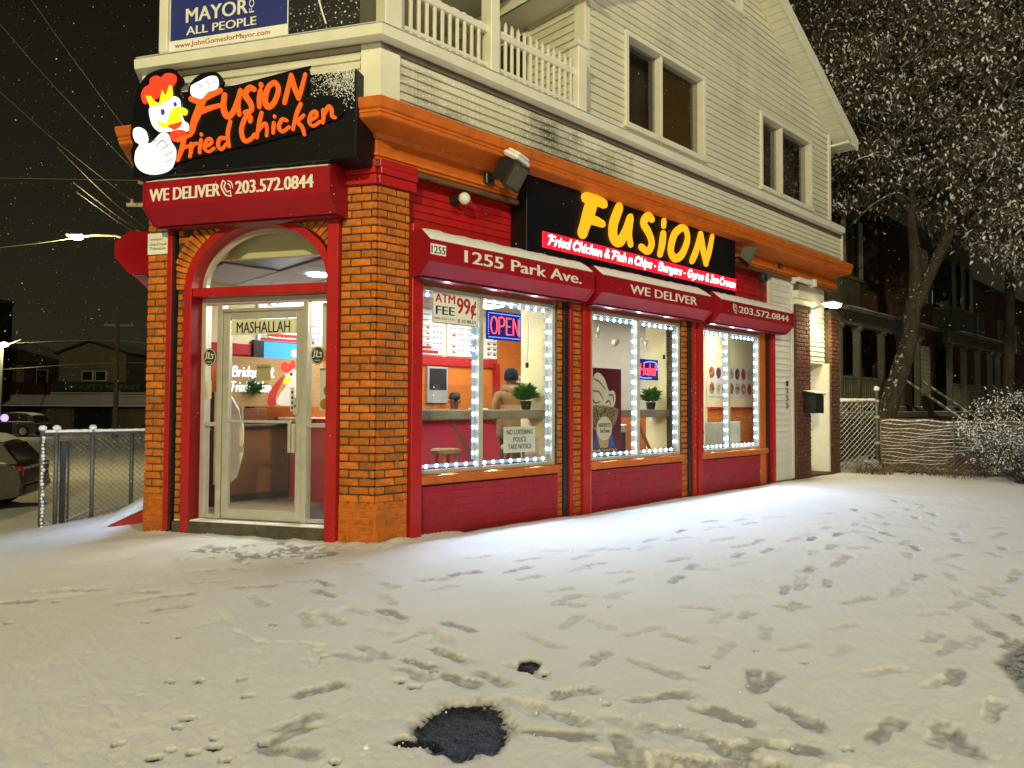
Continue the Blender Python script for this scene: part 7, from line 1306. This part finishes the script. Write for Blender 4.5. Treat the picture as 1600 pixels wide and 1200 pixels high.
# porch houses
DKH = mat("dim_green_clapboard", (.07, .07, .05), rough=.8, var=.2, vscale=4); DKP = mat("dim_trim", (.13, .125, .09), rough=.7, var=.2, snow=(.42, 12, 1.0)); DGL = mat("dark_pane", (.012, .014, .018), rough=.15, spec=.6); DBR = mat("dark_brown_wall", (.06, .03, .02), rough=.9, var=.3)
def porch_house(s0, s1, o1, label, cols, bay, zf=1.15, zr=3.45, group=None):
    t = thing("porch_house", label, "house", MS, ((s0 + s1) / 2, o1 - 1, 0)); ow = o1 - 2.1
    part("wall", G().box(s0, s1, ow - 7, ow, 0, 7.2), DKH, t, MS)
    for k in range(24): part("siding_board", lap(s0, s1, 3.9 + k * .14, .14, ow + .001, thick=.02), DKH, t, MS)
    part("roof", G().prof_x([(ow + .5, 7.2), (ow - 3.5, 9.6), (ow - 7.2, 7.2), (ow - 7.2, 7.0), (ow + .5, 7.0)], s0 - .4, s1 + .4), ROOFM, t, MS)
    part("porch_floor", G().box(s0, s1, ow, o1 + .1, zf - .15, zf, .01), DKP, t, MS); part("porch_skirt", G().box(s0 + .05, s1 - .05, ow, o1, -.1, zf - .16), DBR, t, MS)
    part("porch_beam", G().box(s0 - .1, s1 + .1, o1 - .16, o1 + .02, zr - .28, zr, .01), DKP, t, MS); part("porch_roof", G().prof_x([(o1 + .35, zr + .02), (ow, zr + .48), (ow, zr + .38), (o1 + .35, zr - .06)], s0 - .25, s1 + .25), mat("snowy_shingle", (.09, .08, .07), rough=.9, var=.3, snow=(.5, 6, .8)), t, MS)
    snowcap("gutter_snow", MS, s0 - .25, s1 + .25, o1 + .22, o1 + .36, lambda o: zr + .03, .025, t, 3, step=.2)
    for x in cols: c_ = part("column", G().box(x - .075, x + .075, o1 - .17, o1 - .02, zf, zr - .28, .01), DKP, t, MS); part("column_base", G().box(x - .11, x + .11, o1 - .21, o1 + .015, zf, zf + .14, .01), DKP, c_, MS); part("column_capital", G().box(x - .10, x + .10, o1 - .2, o1 + .012, zr - .38, zr - .285, .01), DKP, c_, MS)
    rl = part("porch_rail", G().box(s0 + .2, s1 - 2.0, o1 - .12, o1 - .06, zf + .78, zf + .84).box(s0 + .2, s1 - 2.0, o1 - .11, o1 - .07, zf + .12, zf + .16), DKP, t, MS); pm_ = G().box(-.015, .015, o1 - .105, o1 - .075, zf + .16, zf + .78).mesh("baluster", DKP)
    x = s0 + .35
    while x < s1 - 2.0: inst("baluster", pm_, MS @ T(x, 0, 0), rl); x += .14
    for x, w in ((s0 + .8, 1.0), (s0 + 2.7, 1.0)):
        w_ = part("window", G().box(x - .08, x + w + .08, ow, ow + .05, zf + .6, zf + 2.0), DKP, t, MS); part("pane", G().box(x, x + w, ow + .051, ow + .06, zf + .68, zf + 1.92), DGL, w_, MS)
    part("front_door", G().box(s1 - 1.7, s1 - .8, ow, ow + .05, zf, zf + 2.05, .01), DBR, t, MS)
    if bay:
        b0, b1 = bay; ob = ow + 1.5; pts = [(b0, -ow), (b0 + .55, -ob), (b1 - .55, -ob), (b1, -ow)]; 
        part("bay_wall", G().prism_z(pts, 3.62, 4.55), DKH, t, MS); part("bay_top", G().prism_z(pts, 6.05, 7.1), DKH, t, MS); g = G()
        for (xa, ya), (xb, yb) in zip(pts[:-1], pts[1:]):
            n = max(1, int(math.hypot(xb - xa, yb - ya) / .8))
            for k in range(n):
                f = k / n; x, y = xa + (xb - xa) * f, ya + (yb - ya) * f
                g.tube([(x, y, 4.55), (x, y, 6.05)], .075, 4)
                part("bay_post", g, DKP, t, MS); g = G()
        pass; part("bay_glass", G().prism_z([(x + (.06 if i < 2 else -.06), y + .06) for i, (x, y) in enumerate(pts)], 4.56, 6.04), DGL, t, MS); part("bay_sill", G().prism_z([(x + (-.05 if i < 2 else .05), y - .05) for i, (x, y) in enumerate(pts)], 4.5, 4.58), DKP, t, MS)
    # front stairs with rails
    st = part("stairs", G(), DKP, t, MS) if False else None
    g = G()
    for k in range(6): g.box(s1 - 1.9, s1 - .6, o1 + .1 + k * .26, o1 + .38 + k * .26, zf - .19 * (k + 1) - .04, zf - .19 * (k + 1))
    part("stair_tread", g, DKP, t, MS)
    for x in (s1 - 1.95, s1 - .55): part("stair_rail", G().tube([(x, -(o1 + .1), zf + .85), (x, -(o1 + 1.7), .75)], .035, 6).tube([(x, -(o1 + 1.7), .75), (x, -(o1 + 1.7), -.1)], .035, 6), DKP, t, MS)
    return t
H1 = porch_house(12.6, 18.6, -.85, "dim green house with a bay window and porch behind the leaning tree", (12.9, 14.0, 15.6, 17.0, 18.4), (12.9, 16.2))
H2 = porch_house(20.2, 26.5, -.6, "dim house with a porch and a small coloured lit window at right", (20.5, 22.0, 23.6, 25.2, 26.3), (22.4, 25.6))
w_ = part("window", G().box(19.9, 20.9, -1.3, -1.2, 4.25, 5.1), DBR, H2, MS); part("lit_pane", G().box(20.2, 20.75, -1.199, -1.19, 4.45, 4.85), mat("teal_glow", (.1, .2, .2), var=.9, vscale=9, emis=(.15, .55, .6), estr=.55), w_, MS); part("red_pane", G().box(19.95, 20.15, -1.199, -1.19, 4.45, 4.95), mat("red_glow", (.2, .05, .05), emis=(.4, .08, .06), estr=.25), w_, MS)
for (a, b, c, d) in ((18.75, 19.6, 4.3, 5.9), (18.75, 19.7, 1.6, 3.1)):  # patches of lamplit siding, their light put in as paler board colour
    for k in range(int((d - c) / .13)): part("lit_tone_board", lap(a, b, c + k * .13, .13, -1.0, thick=.03), mat("lit_tone_siding", (.38, .36, .26), var=.1), H2, MS)
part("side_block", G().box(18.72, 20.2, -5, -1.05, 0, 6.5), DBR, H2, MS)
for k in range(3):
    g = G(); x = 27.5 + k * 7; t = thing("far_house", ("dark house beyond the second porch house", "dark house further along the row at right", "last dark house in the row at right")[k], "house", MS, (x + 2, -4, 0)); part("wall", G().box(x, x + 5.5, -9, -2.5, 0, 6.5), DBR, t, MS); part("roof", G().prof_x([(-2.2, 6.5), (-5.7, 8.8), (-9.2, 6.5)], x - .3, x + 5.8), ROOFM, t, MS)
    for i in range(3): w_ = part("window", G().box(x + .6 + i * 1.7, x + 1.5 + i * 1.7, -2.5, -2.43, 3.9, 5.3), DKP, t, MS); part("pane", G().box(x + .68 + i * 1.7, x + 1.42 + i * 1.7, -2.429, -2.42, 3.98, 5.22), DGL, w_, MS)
# small clods of snow on the lot
g = G(); rr = random.Random(17)
for i in range(55):
    if i < 16: x, y = -.40 + rr.gauss(0, .07), 2.64 + rr.gauss(0, .04)
    elif i < 50: x, y = rr.uniform(-.3, 1.4), rr.uniform(2.5, 3.3)
    else: x, y = rr.uniform(-2.6, 2), rr.uniform(4, 6)
    s_ = rr.uniform(.002, .006) if i else .014; g.ball((x, y, s_ * .6), s_, 6)
part("snow_crumbs", g, SNOW, kind="stuff")
# ================================================================== FALLING SNOW
def flakes():
    n = 9000; y = 2.2 + 26 * rng.random(n) ** .75; x = (rng.random(n) * 2 - 1) * (y * .80 + .5); z = rng.random(n) * (1.26 + y * .62)
    c = np.stack([x, y, z], 1); sd = (x - CX) * nS[0] + (y - CY) * nS[1]; dd = (x - CX) * nD[0] + (y - CY) * nD[1]; td = (x - PL[0]) * nT[0] + (y - PL[1]) * nT[1]
    out = (sd > .4) | (dd > .4) | (td > .4) | (((x - CX) * U2[0] + (y - CY) * U2[1]) > 10.8); c = c[out]; n = len(c); r = (.0018 + .0024 * rng.random(n))[:, None] * np.clip(.55 + c[:, 1:2] / 14, .5, 1.7)
    o = np.array([[1, 0, -.5], [-.5, .87, -.5], [-.5, -.87, -.5], [0.25, 0, 1.25]]); V = (c[:, None, :] + o[None] * r[:, :, None]).reshape(-1, 3); F_ = (np.arange(n)[:, None, None] * 4 + np.array([[0, 2, 1], [0, 1, 3], [1, 2, 3], [2, 0, 3]])[None]).reshape(-1)
    me = bpy.data.meshes.new("falling_snow"); me.vertices.add(len(V)); me.vertices.foreach_set("co", V.ravel()); me.loops.add(len(F_)); me.loops.foreach_set("vertex_index", F_.astype(np.int32)); me.polygons.add(n * 4); me.polygons.foreach_set("loop_start", np.arange(0, n * 12, 3, dtype=np.int32)); me.update(calc_edges=True); me.materials.append(SNOW)
    o = bpy.data.objects.new("falling_snow", me); link(o, MW); tag(o, kind="stuff")
flakes()
